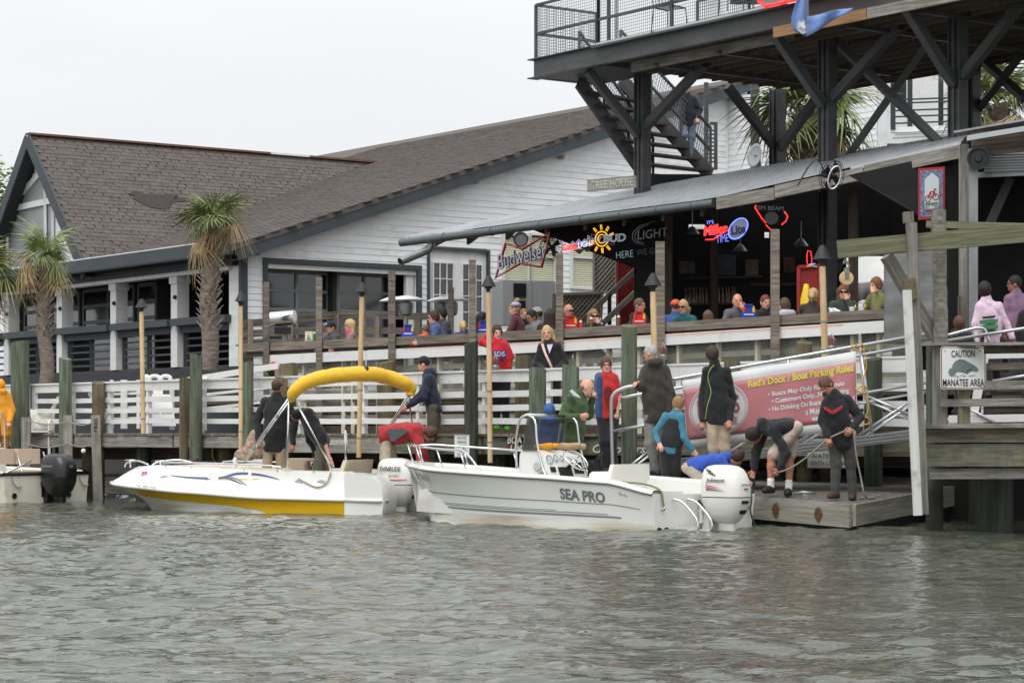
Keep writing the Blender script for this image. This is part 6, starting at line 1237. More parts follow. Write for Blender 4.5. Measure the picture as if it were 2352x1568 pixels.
MB().prism([sd(2.55, .30), sd(2.36, .30), sd(2.36, .48), sd(2.55, .48)], SP.p*.003).build('green_sticker', M('sticker_green', srgb(80, 180, 90), .5), cn); MB().lathe(sd(2.6, .8), [(.07, 0), (.07, .015), (.05, .02)], 14, SP.p).build('vent', CHROME, cn); MB().lathe(sd(2.5, .62), [(.11, 0), (.11, .006)], 18, SP.p).build('maker_badge', PINS, cn)
back = lambda y, z: A_(x0-.005+.02*(z-.12)/.38, y, z)
MB().prism([back(.3, .36), back(.12, .36), back(.12, .46), back(.3, .46)], SP.h*-.004).build('warning_label', M('label_yellow', srgb(222, 206, 70), .5), cn); MB().prism([back(.3, .28), back(.12, .28), back(.12, .35), back(.3, .35)], SP.h*-.004).build('label', PINS, cn); MB().prism([back(-.05, .26), back(-.28, .26), back(-.28, .42), back(-.05, .42)], SP.h*-.004).build('radio', BLACK, cn)
MB().box(A_(x0+.02, -.36, .78), (.12, .1, .22), frame(SP.h)).tube([A_(x0+.02, -.38, .85), A_(x0-.1, -.4, 1.0)], .02, 6).build('throttle', BLACK, cn)
gearm = M('amber_cloth', srgb(214, 152, 36), .8, .15, (9, 9, 9), .3)
# leaning seat, aft bench
def cushion(name, c, a, b, hgt, m, par, p=.35): return MB().loft([ringe(c+V((0, 0, z*hgt)), SP.h, SP.p, a*k, b*k, p, 24) for z, k in ((0, .97), (.15, 1), (.8, 1), (.95, .97), (1, .88))]).build(name, m, par, smooth=45)
cushion('leaning_seat', A_(1.45, .05, .12), .22, .42, .62, VINW, sp); MB().loft([ringe(A_(1.28-.03*k, .05, .62+.22*k), SP.h, SP.p, .05, .42*(1-.12*k), .4, 20) for k in (0, .5, .9, 1)]).build('seat_back', VINW, sp, smooth=45)
MB().prism([A_(1.9, 1.0, .56), A_(.8, 1.0, .54), A_(.8, .55, .50), A_(1.9, .55, .52)], (0, 0, -.08)).build('side_cushion', VINW, sp)
MB().prism([A_(.04, .98, .12), A_(.04, -.98, .12), A_(.04, -.98, .5), A_(.04, -.4, .5), A_(.04, -.36, .32), A_(.04, .36, .32), A_(.04, .4, .5), A_(.04, .98, .5)], SP.h*.3).build('transom_well', GEL, sp)
for x in (.55, 2.9): MB().tube([A_(x-.09, 1.0, .60), A_(x+.09, 1.0, .62)], .012, 6).tube([A_(x-.03, 1.0, .55), A_(x-.03, 1.0, .61)], .012, 6).tube([A_(x+.03, 1.0, .55), A_(x+.03, 1.0, .61)], .012, 6).build('cleat', CHROME, sp, smooth=True)
# swim ladder on the transom
for y in (.62, .34): MB().tube(smoothpath([A_(-.02, y+.05, .40), A_(-.14, y, .36), A_(-.34, y-.03, .16), A_(-.36, y-.03, .02), A_(-.26, y, -.03), A_(-.03, y+.08, .0)], 5), .018, 8).build('ladder_rail', CHROME, sp, smooth=True)
for x, z in ((-.3, .01), (-.2, .005), (-.1, .03)): MB().beam(A_(x, .68, z), A_(x, .28, z), .06, .03).build('ladder_step', GEL, sp)
for y in (.92, .78): MB().lathe(A_(-.0, y, .0), [(.045, 0), (.045, .02), (.03, .02), (.025, .005)], 12, -SP.h).build('drain', BLACK, sp)
for y in (.86, -.86): MB().tube(smoothpath([A_(-.01, y-.03, .26), A_(-.05, y, .3), A_(-.01, y+.03, .26)], 5), .01, 6).build('stern_eye', CHROME, sp, smooth=True)
RG = M('green_flecked_rope', srgb(120, 128, 84), .9, .4, (60, 60, 60)); RGD = M('dark_green_rope', srgb(40, 66, 56), .9, .3, (60, 60, 60))
MB().tube(smoothpath([A_(.55, 1.0, .61), A_(.3, .98, .60), A_(.12, .94, .57), A_(-.01, .9, .5), A_(-.03, .88, .36), A_(-.04, .86, .28)], 6), .014, 6).build('mooring_rope', RG, None, smooth=True, label='green flecked rope from the cleat over the port stern of the white console boat', cat='rope')
MB().tube(smoothpath([A_(.3, -1.0, .60), A_(.05, -.98, .55), A_(-.04, -.93, .4), A_(-.06, -.88, .25), A_(-.1, -.9, .1), A_(-.15, -.95, -.02)], 6), .013, 6).build('mooring_rope', RGD, None, smooth=True, label='dark green rope hanging off the starboard stern of the white console boat', cat='rope')
oc = SP.at(-.36, 0.02, 0); oc.z = 0
t_, q_, ez_, ef_, s_, k_ = outboard('outboard_motor', 'white outboard engine with black number 90 on the console boat', oc, SP.h, .85, OBW, OBW, [])
def owords(q, s, f, ez, k, lst, par):
    """lettering on the port side (faces the camera) and the back of a cowl"""
    for txt, m, x, z, h, w, face, shear in lst:
        if face == 'side':
            lettering('lettering', txt, m, par, q(x, .276, z), -f, (ez-s*.12), h*k, w*k, .004, shear, .02)
        else: lettering('lettering', txt, m, par, q(-.392, x, z), -s, ez, h*k, w*k, .004, shear, .02)
owords(q_, s_, ef_, ez_, k_, [('Johnson', INK, -.02, .76, .085, .36, 'side', .2), ('Johnson', INK, -.0, .70, .045, .23, 'back', .2), ('90', INK, .0, .635, .04, .10, 'back', 0)], t_)
for i in range(3): MB().prism([q_(.16-.0*i, .273, .70-.03*i), q_(-.1-.06*i, .273, .665-.03*i), q_(.16, .273, .683-.03*i)], s_*.004).build('stripe', REDD if i < 2 else INK, t_)

# ---- yellow and white deck boat
YB = Hull((-2.12, 36.53), (-.925, .38), 4.78, dict(gb=[(0, 1.12), (.3, 1.2), (.6, 1.2), (.8, 1.06), (.92, .76), (.98, .4), (1, .1)], gz=[(0, .22), (.3, .24), (.6, .32), (.85, .40), (1, .44)], cb=[(0, 1.08), (.3, 1.12), (.6, .95), (.8, .5), (.92, .16), (1, .02)], cz=[(0, -.04), (.4, -.06), (.7, -.04), (.9, .02), (1, .12)], kz=[(0, -.3), (.7, -.3), (.88, -.2), (.95, -.05), (1, .08)], flare=[(0, .0), (.7, .12), (.92, .2), (1, .03)], stem=2.0), roll=0)
yb = thing('deck_boat', 'yellow and white deck boat with a folded yellow canopy', 'boat', YB.tc)
YB.build(yb, GEL)
ycurve = [(0, 1.2), (.2, 1.2), (.25, .95), (.33, .62), (.44, .48), (.7, .40), (1, .36)]
for sg in (1, -1): YB.band(yb, 'yellow_band', GELY, .06, lambda t: interp(ycurve, t), .0, .985, .007, sg); YB.line(yb, 'rub_rail', GEL, .0, 0, 1, .03, .012, sg)
YB.band(yb, 'waterline_stain', SCUM, .6, 1.0, .35, .85, .004)
def deckside(t, g, out=0.0, sg=1):
    """upper moulding above the rub rail: g = 0 at the rail, 1 at the coaming"""
    gb, gz, *_ = YB.sec(t); top = interp([(0, .64), (.3, .66), (.55, .70), (.75, .72), (.9, .69), (1, .58)], t); y = gb+.02-.17*g**1.6*(1.4 if t > .35 else 1.0)-(.06*math.sin(math.pi*g) if t < .5 else 0)+out; x = t*YB.L-(.32*g**1.3 if t > .7 else 0)*((t-.7)/.3 if t > .7 else 0); return YB.at(x, sg*max(.02, y), lerp(gz, top, g))
mb = MB(); rings = []
for i in range(41):
    t = i/40; gb, gz, *_ = YB.sec(t); top = deckside(t, 1).z; r = [deckside(t, k/6) for k in range(7)]; e = deckside(t, 1); f = deckside(t, 1, 0, -1); n_ = (f-e).normalized(); iw = min(.16, (f-e).length*.4)
    fl_z = .22 if t < .80 else top-.02
    r += [e+n_*iw*.5+V((0, 0, .02)), e+n_*iw]; a = e+n_*iw; b = f-n_*iw; a2, b2 = a.copy(), b.copy(); a2.z = b2.z = fl_z; r += [a2, b2, b, f-n_*iw*.5+V((0, 0, .02))]+[deckside(t, k/6, 0, -1) for k in range(6, -1, -1)]; rings.append(r)
mb.loft(rings, closed=False, caps=False); mb.add(rings[-1], [tuple(range(len(rings[-1])))]); mb.add(rings[0], [(0, 1, 2, 3, 4, 5, 6, 7, 8, 9), (10, 11, 12, 13, 14, 15, 16, 17, 18, 19), (0, 9, 10, 19)])
mb.build('deck_moulding', GEL, yb, smooth=35)
for sg in (1, -1):                                                   # sponsons that carry on beside the engine
    prof = [(.03, -.2), (-.52, -.18), (-.62, .0), (-.64, .22), (-.60, .44), (-.44, .60), (.03, .64)]
    MB().loft([[YB.at(x*k, sg*y, z) for x, z in prof] for y, k in ((1.135, .985), (1.12, 1), (.95, 1), (.62, .97), (.6, .9))], closed=True).build('stern_sponson', GEL, yb, smooth=40); MB().tube([YB.at(.02, sg*1.135, .22), YB.at(-.60, sg*1.15, .215), YB.at(-.64, sg*1.0, .215)], .03, 6).build('rub_rail', GEL, yb, smooth=True)
def dfind(u, v):
    best = None
    for i in range(101):
        for j in range(21):
            p = deckside(i/100, j/20); d = (CX+p.x/p.y*F-u)**2+(HV-(p.z-EYE)/p.y*F-v)**2
            if best is None or d < best[0]: best = (d, i/100, j/20)
    return best[1], best[2]
def decal(name, pts, m, out=.006):
    tg = [dfind(*p) for p in pts]; return MB().prism([deckside(t, g, out) for t, g in tg], YB.p*.002).build(name, m, yb)
def swoosh(pts, w, m, name='swoosh'):
    tg = [dfind(*p) for p in pts]; n = len(tg); mb = MB(); P_ = smoothpath([V((t, g, 0)) for t, g in tg], 6); L_ = len(P_); rows = []
    for i, p in enumerate(P_): ww = w*math.sin(math.pi*min(1, (i+.6)/(L_)))**.7*.5; rows.append([deckside(p.x, min(1, p.y+ww), .007), deckside(p.x, max(0, p.y-ww), .007)])
    mb.loft(rows, closed=False, caps=False); mb.build(name, m, yb, smooth=True)
swoosh([(393, 1092), (450, 1096), (510, 1097), (545, 1088), (600, 1091), (640, 1101)], .1, NAVY); swoosh([(470, 1099), (520, 1098), (556, 1112)], .07, NAVY); swoosh([(520, 1093), (542, 1100), (568, 1116)], .07, PINS); swoosh([(480, 1101), (520, 1101), (560, 1098), (600, 1100)], .04, GELY)
c = deckside(*dfind(331, 1091), .010); MB().prism([c+YB.h*a+V((0, 0, b))+YB.p*(-.03 if b > 0 else .012) for a, b in ((.05, .055), (-.05, .055), (-.05, -.055), (.05, -.055))], YB.p*.004).build('registration_sticker', M('pink_sticker', srgb(220, 90, 140), .5), yb); YB.word(yb, 'SC 4853 DB', 318, 1118, 362, 1124, .09, M('amber_digits', srgb(150, 120, 20), .5), .01); lettering('sticker_number', '16', WHITE, yb, deckside(*dfind(331, 1090), .012), YB.h*-1, (0, 0, 1), .05, .06)
for u, v, r in ((378, 1091, .06), (741, 1103, .06), (689, 1102, .05)): 
    t, g = dfind(u, v); c = deckside(t, g, .003); MB().lathe(c, [(r*1.5, 0), (r*1.4, .012), (r*1.1, .014)], 16, YB.p).build('light_lens', CHROME, yb).scale = (1, 1, .6)
for u, v in ((440, 1072), (560, 1078), (640, 1082), (720, 1084), (800, 1086)): t, g = dfind(u, v); MB().sphere(deckside(t, g, .004), .012, 6).build('snap', GALV, yb)
B_ = YB.at
# rails, seats, helm
def yrail(pts, name='grab_rail', r=.014): return MB().tube(smoothpath(pts, 4), r, 8).build(name, CHROME, yb, smooth=True)
for sg in (1, -1): yrail([B_(4.4, sg*.42, .70), B_(4.3, sg*.5, .77), B_(4.0, sg*.66, .80), B_(3.75, sg*.74, .74)])
for sg in (1, -1): yrail([B_(3.3, sg*.96, .72), B_(3.2, sg*.98, .78), B_(1.4, sg*.92, .74), B_(1.3, sg*.92, .66)])
def ycush(name, x, y, a, b, z0, h, m=VINYL): return MB().loft([ringe(B_(x, y, z0+h*z), YB.h, YB.p, a*k, b*k, .4, 24) for z, k in ((0, .98), (.6, 1), (.9, .96), (1, .85))]).build(name, m, yb, smooth=45)
ycush('bow_cushion', 3.2, .55, .62, .24, .3, .42); ycush('bow_cushion', 3.2, -.55, .62, .24, .3, .42); ycush('side_cushion', 1.75, .72, .6, .22, .3, .40); ycush('aft_seat', .45, .0, .25, .8, .25, .35); MB().loft([ringe(B_(.3-.08*k, .25, .55+.28*k), YB.h, YB.p, .06, .55*(1-.12*k), .45, 20) for k in (0, .5, .92, 1)]).build('seat_back', VINYL, yb, smooth=45)
hm = MB().loft([ringe(B_(1.55+.06*z, -.35, .22+.62*z), YB.h, YB.p, .28-.06*z, .34-.02*z, .45, 20) for z in (0, .5, .85, 1)]).build('helm_console', VINYL, yb, smooth=45)
MB().prism([B_(1.25, -.1, .60), B_(1.25, -.6, .60), B_(1.34, -.58, .80), B_(1.34, -.12, .80)], YB.h*-.02).build('dashboard', M('dash_brown', srgb(96, 60, 40), .4, .3, (9, 9, 9)), hm)
c = B_(1.14, -.34, .74); ax = (-YB.h*.8+V((0, 0, .5))).normalized(); e1 = YB.p; e2 = ax.cross(e1)
w_ = MB().tube([c+(e1*math.cos(a*.2618)+e2*math.sin(a*.2618))*.18 for a in range(24)], .017, 8, closed=True).build('steering_wheel', VINYL, yb, smooth=True)
for a in (1.57, 3.66, 5.76): MB().tube([c, c+(e1*math.cos(a)+e2*math.sin(a))*.18], .012, 6).build('spoke', BLACK, w_, smooth=True)
for y in (-.18, -.3, -.42): MB().lathe(B_(1.27, y, .74), [(.05, 0), (.05, .03), (.035, .032)], 12, -YB.h).build('gauge', CHROME, hm)
MB().tube([B_(.3, .55, .64), B_(.3, .55, .98), B_(.3, .55, 1.30)], [.02, .016, .012], 8).build('stern_light_pole', CHROME, yb, smooth=True); MB().tube([B_(.3, .55, 1.1), B_(.3, .55, 1.26)], .026, 8).build('light_lens', GEL, yb)
yrail([B_(.02, .5, .42), B_(-.25, .5, .40), B_(-.28, .5, .2), B_(-.02, .5, .16)], 'ladder_rail'); MB().prism([B_(0, .95, .2), B_(-.32, .9, .2), B_(-.32, .35, .2), B_(0, .35, .2)], (0, 0, -.05)).build('swim_platform', GEL, yb); MB().prism([B_(0, -.95, .2), B_(-.32, -.9, .2), B_(-.32, -.35, .2), B_(0, -.35, .2)], (0, 0, -.05)).build('swim_platform', GEL, yb)
for x in (3.6, 4.55): MB().tube([B_(x-.1, .62 if x < 4 else .0, .80), B_(x+.1, .62 if x < 4 else .0, .80)], .014, 6).tube([B_(x, .62 if x < 4 else .0, .68), B_(x, .62 if x < 4 else .0, .8)], .018, 6).build('cleat', CHROME, yb, smooth=True)
# canopy in its boot
CAN = M('yellow_canvas', srgb(238, 186, 38), .65, .07, (6, 6, 12), .45, sheen=.3, dist=.03)
path = [(671, 914, 36.0), (676, 899, 35.9), (702, 879, 35.9), (745, 866, 36.0), (795, 860, 36.1), (850, 859, 36.3), (890, 866, 36.5), (925, 878, 36.6), (942, 890, 36.7), (942, 908, 36.7)]
pp = smoothpath([P(*p) for p in path], 8); mb = MB(); rings = []; N_ = len(pp)
for i, p in enumerate(pp):
    a, b = pp[max(i-1, 0)], pp[min(i+1, N_-1)]; tdir = (b-a).normalized(); side_ = V((0, 1, 0)).cross(tdir).normalized(); dep = tdir.cross(side_).normalized(); f = i/(N_-1); r = .095 if .06 < f < .94 else .08
    rings.append([p+side_*r*(1+.03*math.sin(i*.9+k*1.1)+.025*math.sin(i*2.1+k*.7))*math.sin(2*math.pi*k/16)*(.85+.42*math.sin(math.pi*f)**.8)+dep*r*1.2*math.cos(2*math.pi*k/16) for k in range(16)])
bt = MB().loft(rings).build('folded_canopy', CAN, yb, smooth=60)
def pole(a, b, r=.016): return MB().tube([P(*a), P(*b)], r, 8).build('canopy_pole', CHROME, yb, smooth=True)
pole((672, 912, 36.0), (563, 1060, 36.5)); pole((668, 908, 36.05), (560, 1058, 36.55)); pole((664, 910, 36.0), (659, 1077, 35.95)); pole((677, 918, 35.95), (757, 1064, 35.9), .018); pole((942, 908, 36.7), (880, 1010, 37.2)); pole((938, 906, 36.7), (876, 1008, 37.25)); pole((938, 912, 36.7), (952, 1010, 37.3))
for k in (14, 27, 45, 58): MB().loft([[pp[k+d]+(q_2-pp[k+d])*1.035 for q_2 in rings[k+d]] for d in (0, 1)], caps=False).build('canopy_strap', CAN, yb, smooth=True)
for f in (.3, .55, .8): a = lerp(P(670, 910, 36.0), P(562, 1059, 36.5), f); MB().lathe(a, [(.03, -.03), (.03, .03)], 8, P(670, 910, 36.6)-P(562, 1059, 36.7)).build('pole_strap', GREYF, yb)
MB().tube([P(841, 846, 36.25), P(840, 800, 36.25)], .010, 6).build('anchor_light_stem', CHROME, yb); MB().sphere(P(840, 799, 36.25), .045, 10).lathe(P(841, 852, 36.2), [(.05, 0), (.04, .06), (.02, .08)], 10).build('anchor_light', BLACK, yb, smooth=40)
rope_pts = [deckside(*dfind(759, 1076), .02), deckside(*dfind(760, 1092), .03), deckside(*dfind(752, 1110), .03), deckside(*dfind(728, 1117), .03), deckside(*dfind(705, 1108), .03), deckside(*dfind(690, 1100), .02)]
MB().tube(smoothpath(rope_pts, 6), .012, 6).build('mooring_rope', M('tan_rope', srgb(176, 156, 136), .9, .2), None, smooth=True, label='tan rope looped down the side of the yellow deck boat', cat='rope')
ye = YB.at(-.34, 0, 0); ye.z = 0
t2, q2, ez2, ef2, s2, k2 = outboard('outboard_motor', 'white outboard engine marked 115 on the yellow deck boat', ye, YB.h, .86, OBW, OBW, [], slots=False)
owords(q2, s2, ef2, ez2, k2, [('EVINRUDE', INK, .02, .80, .085, .42, 'side', .1), ('E-TEC', PINS, -.06, .68, .035, .2, 'side', .1), ('115', INK, .0, .70, .06, .18, 'back', 0)], t2)
MB().prism([q2(.3, .272, .60), q2(-.1, .272, .59), q2(-.32, .272, .60), q2(-.32, .272, .615), q2(-.1, .272, .605), q2(.3, .272, .62)], s2*.005).build('stripe', REDD, t2)
MB().tube(smoothpath([q2(.30, .2, .55), q2(.5, .5, .62), q2(.62, .62, .58), q2(.5, .55, .5), q2(.3, .3, .46)], 6), .012, 6).build('fuel_hose', BLACK, t2, smooth=True)

# ---- small cream boat at the left edge with a black engine
WB = Hull((-10.2, 44.9), (-.86, .5), 4.6, dict(gb=[(0, .98), (.5, 1.0), (.8, .85), (1, .4)], gz=[(0, .52), (1, .62)], cb=[(0, .92), (.6, .9), (1, .2)], cz=[(0, -.02), (.8, 0), (1, .2)], kz=[(0, -.25), (.8, -.2), (1, .1)], flare=[(0, .0), (1, .1)], stem=.5), roll=0)
WB = Hull((-8.4, 41.67), (-.78, .63), 4.2, WB.T)
wb_ = thing('skiff', 'cream fishing skiff with red trim cut by the left edge of the picture', 'boat', WB.tc); WB.build(wb_, GELC); WB.inside(wb_, GELC, .12, .1)
W_ = WB.at
MB().tube([W_(0, .98, .52), W_(0, -.98, .52)], .035, 8).build('rub_rail', BLACK, wb_, smooth=True)
for sg in (1, -1): WB.line(wb_, 'rub_rail', BLACK, .02, 0, 1, .03, .01, sg)
MB().prism([W_(.02, .6, .40), W_(.02, -.6, .40), W_(.02, -.6, .5), W_(.02, .6, .5)], WB.h*.3).build('red_trim', REDD, wb_)
for y in (-.3, .3): MB().loft([ringe(W_(.9, y+.02, .68+.28*z), WB.h, WB.p, .07, .28, .4, 18) for z in (0, .5, 1)]).build('seat_back', VINYL, wb_, smooth=45)
MB().box(W_(.95, 0, .48), (.5, 1.3, .16), frame(WB.h)).build('seat', VINYL, wb_); MB().box(W_(1.0, 0, .26), (.5, 1.2, .3), frame(WB.h)).build('cooler_base', VINW, wb_)
for y in (.0, -.62, .62): MB().tube([W_(.85, y, .9), W_(.55, y, .2)], .016, 8).build('seat_strut', CHROME, wb_, smooth=True)
MB().box(W_(1.9, 0, .55), (.5, .8, .85), frame(WB.h)).build('console', VINW, wb_); c = W_(1.55, .0, 1.0); e1, e2 = WB.p, V((0, 0, 1)); MB().tube([c+(e1*math.cos(a*.3)+e2*math.sin(a*.3)*.6-WB.h*math.sin(a*.3)*.3)*.19 for a in range(21)], .014, 6, closed=True).build('steering_wheel', CHROME, wb_, smooth=True)
MB().tube(smoothpath([W_(1.7, -.42, .95), W_(1.75, -.42, 1.5), W_(1.75, -.3, 1.62), W_(1.75, .3, 1.62), W_(1.75, .42, 1.5), W_(1.7, .42, .95)], 4), .016, 8).build('grab_rail', CHROME, wb_, smooth=True); MB().prism([W_(1.72, .38, .98), W_(1.72, -.38, .98), W_(1.76, -.36, 1.42), W_(1.76, .36, 1.42)], WB.h*.006).build('windscreen', SMOKE, wb_)
for sg in (1, -1): MB().tube([W_(.0, sg*.35, .75), W_(-.02, sg*.95, .54)], .018, 8).build('tie_bar', CHROME, wb_, smooth=True)
MB().tube([W_(.03, -.88, .54), W_(.03, -.88, .9)], .012, 6).build('light_stem', BLACK, wb_); MB().sphere(W_(.03, -.88, .92), .045, 8).build('light_globe', GEL, wb_)
for y in (.75, -.5): MB().lathe(W_(-.01, y, .13), [(.05, 0), (.05, .02), (.03, .02)], 12, -WB.h).build('drain', BLACK, wb_)
for y in (.8, -.75): MB().tube(smoothpath([W_(.02, y, .5), W_(-.05, y-.02, .34), W_(-.04, y-.1, .28), W_(-.03, y-.2, .30)], 5), .012, 6).build('stern_line', ROPE, wb_, smooth=True)
we = WB.at(-.3, -.02, 0); we.z = 0
t3, q3, ez3, ef3, s3, k3 = outboard('outboard_motor', 'black outboard engine on the cream skiff at the left edge', we, (-.8, .6), .88, OBB, OBB, [], black=True, slots=False)
owords(q3, s3, ef3, ez3, k3, [('Johnson', PINS, .04, .74, .075, .34, 'side', .2), ('90', PINS, .02, .74, .06, .1, 'back', .1)], t3)
MB().prism([q3(-.345, -.13, .60), q3(-.345, .13, .60), q3(-.345, .13, .625), q3(-.345, -.13, .625)], -ef3*.004).build('stripe', REDD, t3)
pc = thing('plastic_chair', 'white plastic garden chair on the dock behind the cream skiff', 'chair', P(92, 1045, 44.6)); D = 44.6
def cq(x, y, z): return P(92, 1042, D)+V((x, y, z))
MB().loft([[cq(-.22+.0*k, .22+.03*k, .42+.45*f) if k == 0 else cq(-.22+.44*k/8, .24-.05*math.sin(math.pi*k/8)*-1+.08*f, .42+.42*f+.04*math.sin(math.pi*k/8)*f) for k in range(9)] for f in (0, .35, .7, 1)], closed=False, caps=False).build('backrest', VINW, pc, smooth=True).modifiers.new('s', 'SOLIDIFY').thickness = .02
MB().prism([cq(-.23, -.2, .42), cq(.23, -.2, .42), cq(.23, .25, .42), cq(-.23, .25, .42)], (0, 0, .03)).build('seat', VINW, pc)
for x in (-.22, .22):
    for y in (-.2, .24): MB().beam(cq(x, y, 0), cq(x, y, .42), .05, .05, up=(0, 1, 0)).build('leg', VINW, pc)
    MB().tube(smoothpath([cq(x, -.22, .42), cq(x, -.2, .62), cq(x, .0, .66), cq(x, .26, .66)], 4), .022, 6).build('armrest', VINW, pc, smooth=True)
# low floating dock behind the bow of the deck boat
lf = thing('low_float', 'low grey floating dock lying behind the skiff and the yellow bow', 'dock', P(250, 1100, 43.5))
for k in range(16): a = lerp(P(150, 1086, 45.2), P(900, 1080, 38.6), k/16); b = lerp(P(150, 1086, 45.2), P(900, 1080, 38.6), (k+.96)/16); a.z = b.z = .42; MB().prism([a, b, b+V((.7, 1.3, 0)), a+V((.7, 1.3, 0))], (0, 0, -.05)).build('deck_plank', WOODG, lf)
for k in range(4): a = lerp(P(150, 1086, 45.2), P(900, 1080, 38.6), k/4); b = lerp(P(150, 1086, 45.2), P(900, 1080, 38.6), (k+.99)/4); a.z = b.z = .24; board('edge_board', WOODG, lf, a-V((.03, .05, 0)), b-V((.03, .05, 0)), .04, .3)
gh = MB().tube(smoothpath([P(489, 1022, 42), P(489, 1050, 42), P(500, 1063, 42), P(514, 1065, 42)], 5)+smoothpath([P(514, 1065, 42), P(530, 1050, 42), P(560, 1040, 41.8), P(578, 1038, 41.7)], 5), .018, 6).build('yellow_hose', M('yellow_cable', srgb(222, 196, 60), .5), None, smooth=True, label='yellow shore power cable looping under the walkway by the sandwich board', cat='cable')
bp_ = thing('water_bottle', 'clear water bottle with teal cap standing in the yellow boat', 'bottle', P(540, 1076, 37.2)); MB().lathe(P(540, 1076, 37.2), [(.035, 0), (.036, .12), (.03, .16), (.014, .19)], 12).build('bottle', GEL, bp_, smooth=40); MB().lathe(P(540, 1076, 37.2)+V((0, 0, .19)), [(.018, 0), (.018, .03)], 10).build('cap', M('teal_plastic', srgb(60, 160, 150), .5), bp_)
# ------------------------------------------------------------------ people: one continuous body each, from a blended distance field
def surface_nets(g, lo, h):
    ins = g < 0; c = np.zeros(tuple(n-1 for n in g.shape), np.int8)
    sl = lambda a, n: slice(a, n-1+a)
    nx, ny, nz = g.shape; cor = [(a, b, d) for a in (0, 1) for b in (0, 1) for d in (0, 1)]
    for a, b, d in cor: c += ins[sl(a, nx), sl(b, ny), sl(d, nz)]
    I = np.argwhere((c > 0) & (c < 8))
    if len(I) == 0: return None
    acc = np.zeros((len(I), 3)); cnt = np.zeros(len(I))
    for p in cor:
        for ax in range(3):
            if p[ax]: continue
            q = list(p); q[ax] = 1
            ga = g[I[:, 0]+p[0], I[:, 1]+p[1], I[:, 2]+p[2]]; gb = g[I[:, 0]+q[0], I[:, 1]+q[1], I[:, 2]+q[2]]
            m = (ga < 0) != (gb < 0); t = np.where(m, ga/np.where(m, ga-gb, 1), 0); pos = np.tile(np.array(p, float), (len(I), 1)); pos[:, ax] += t
            acc += pos*m[:, None]; cnt += m
    v = (I+acc/cnt[:, None])*h+lo
    idx = np.full(c.shape, -1, np.int64); idx[I[:, 0], I[:, 1], I[:, 2]] = np.arange(len(I)); F_ = []
    for ax in range(3):
        n = list(g.shape); A0 = [slice(None)]*3; A1 = [slice(None)]*3; A0[ax] = slice(0, n[ax]-1); A1[ax] = slice(1, n[ax]); a = ins[tuple(A0)]; b = ins[tuple(A1)]; E_ = np.argwhere(a != b); o1, o2 = [(1, 2), (2, 0), (0, 1)][ax]
        E_ = E_[(E_[:, o1] > 0) & (E_[:, o2] > 0) & (E_[:, o1] < n[o1]-1) & (E_[:, o2] < n[o2]-1)]
        if not len(E_): continue
        def cell(d1, d2): q = E_.copy(); q[:, o1] -= d1; q[:, o2] -= d2; return idx[q[:, 0], q[:, 1], q[:, 2]]
        qd = np.stack([cell(1, 1), cell(0, 1), cell(0, 0), cell(1, 0)], 1); fl = ~a[E_[:, 0], E_[:, 1], E_[:, 2]]; qd[fl] = qd[fl][:, ::-1]; F_.append(qd)
    return v, np.concatenate(F_)
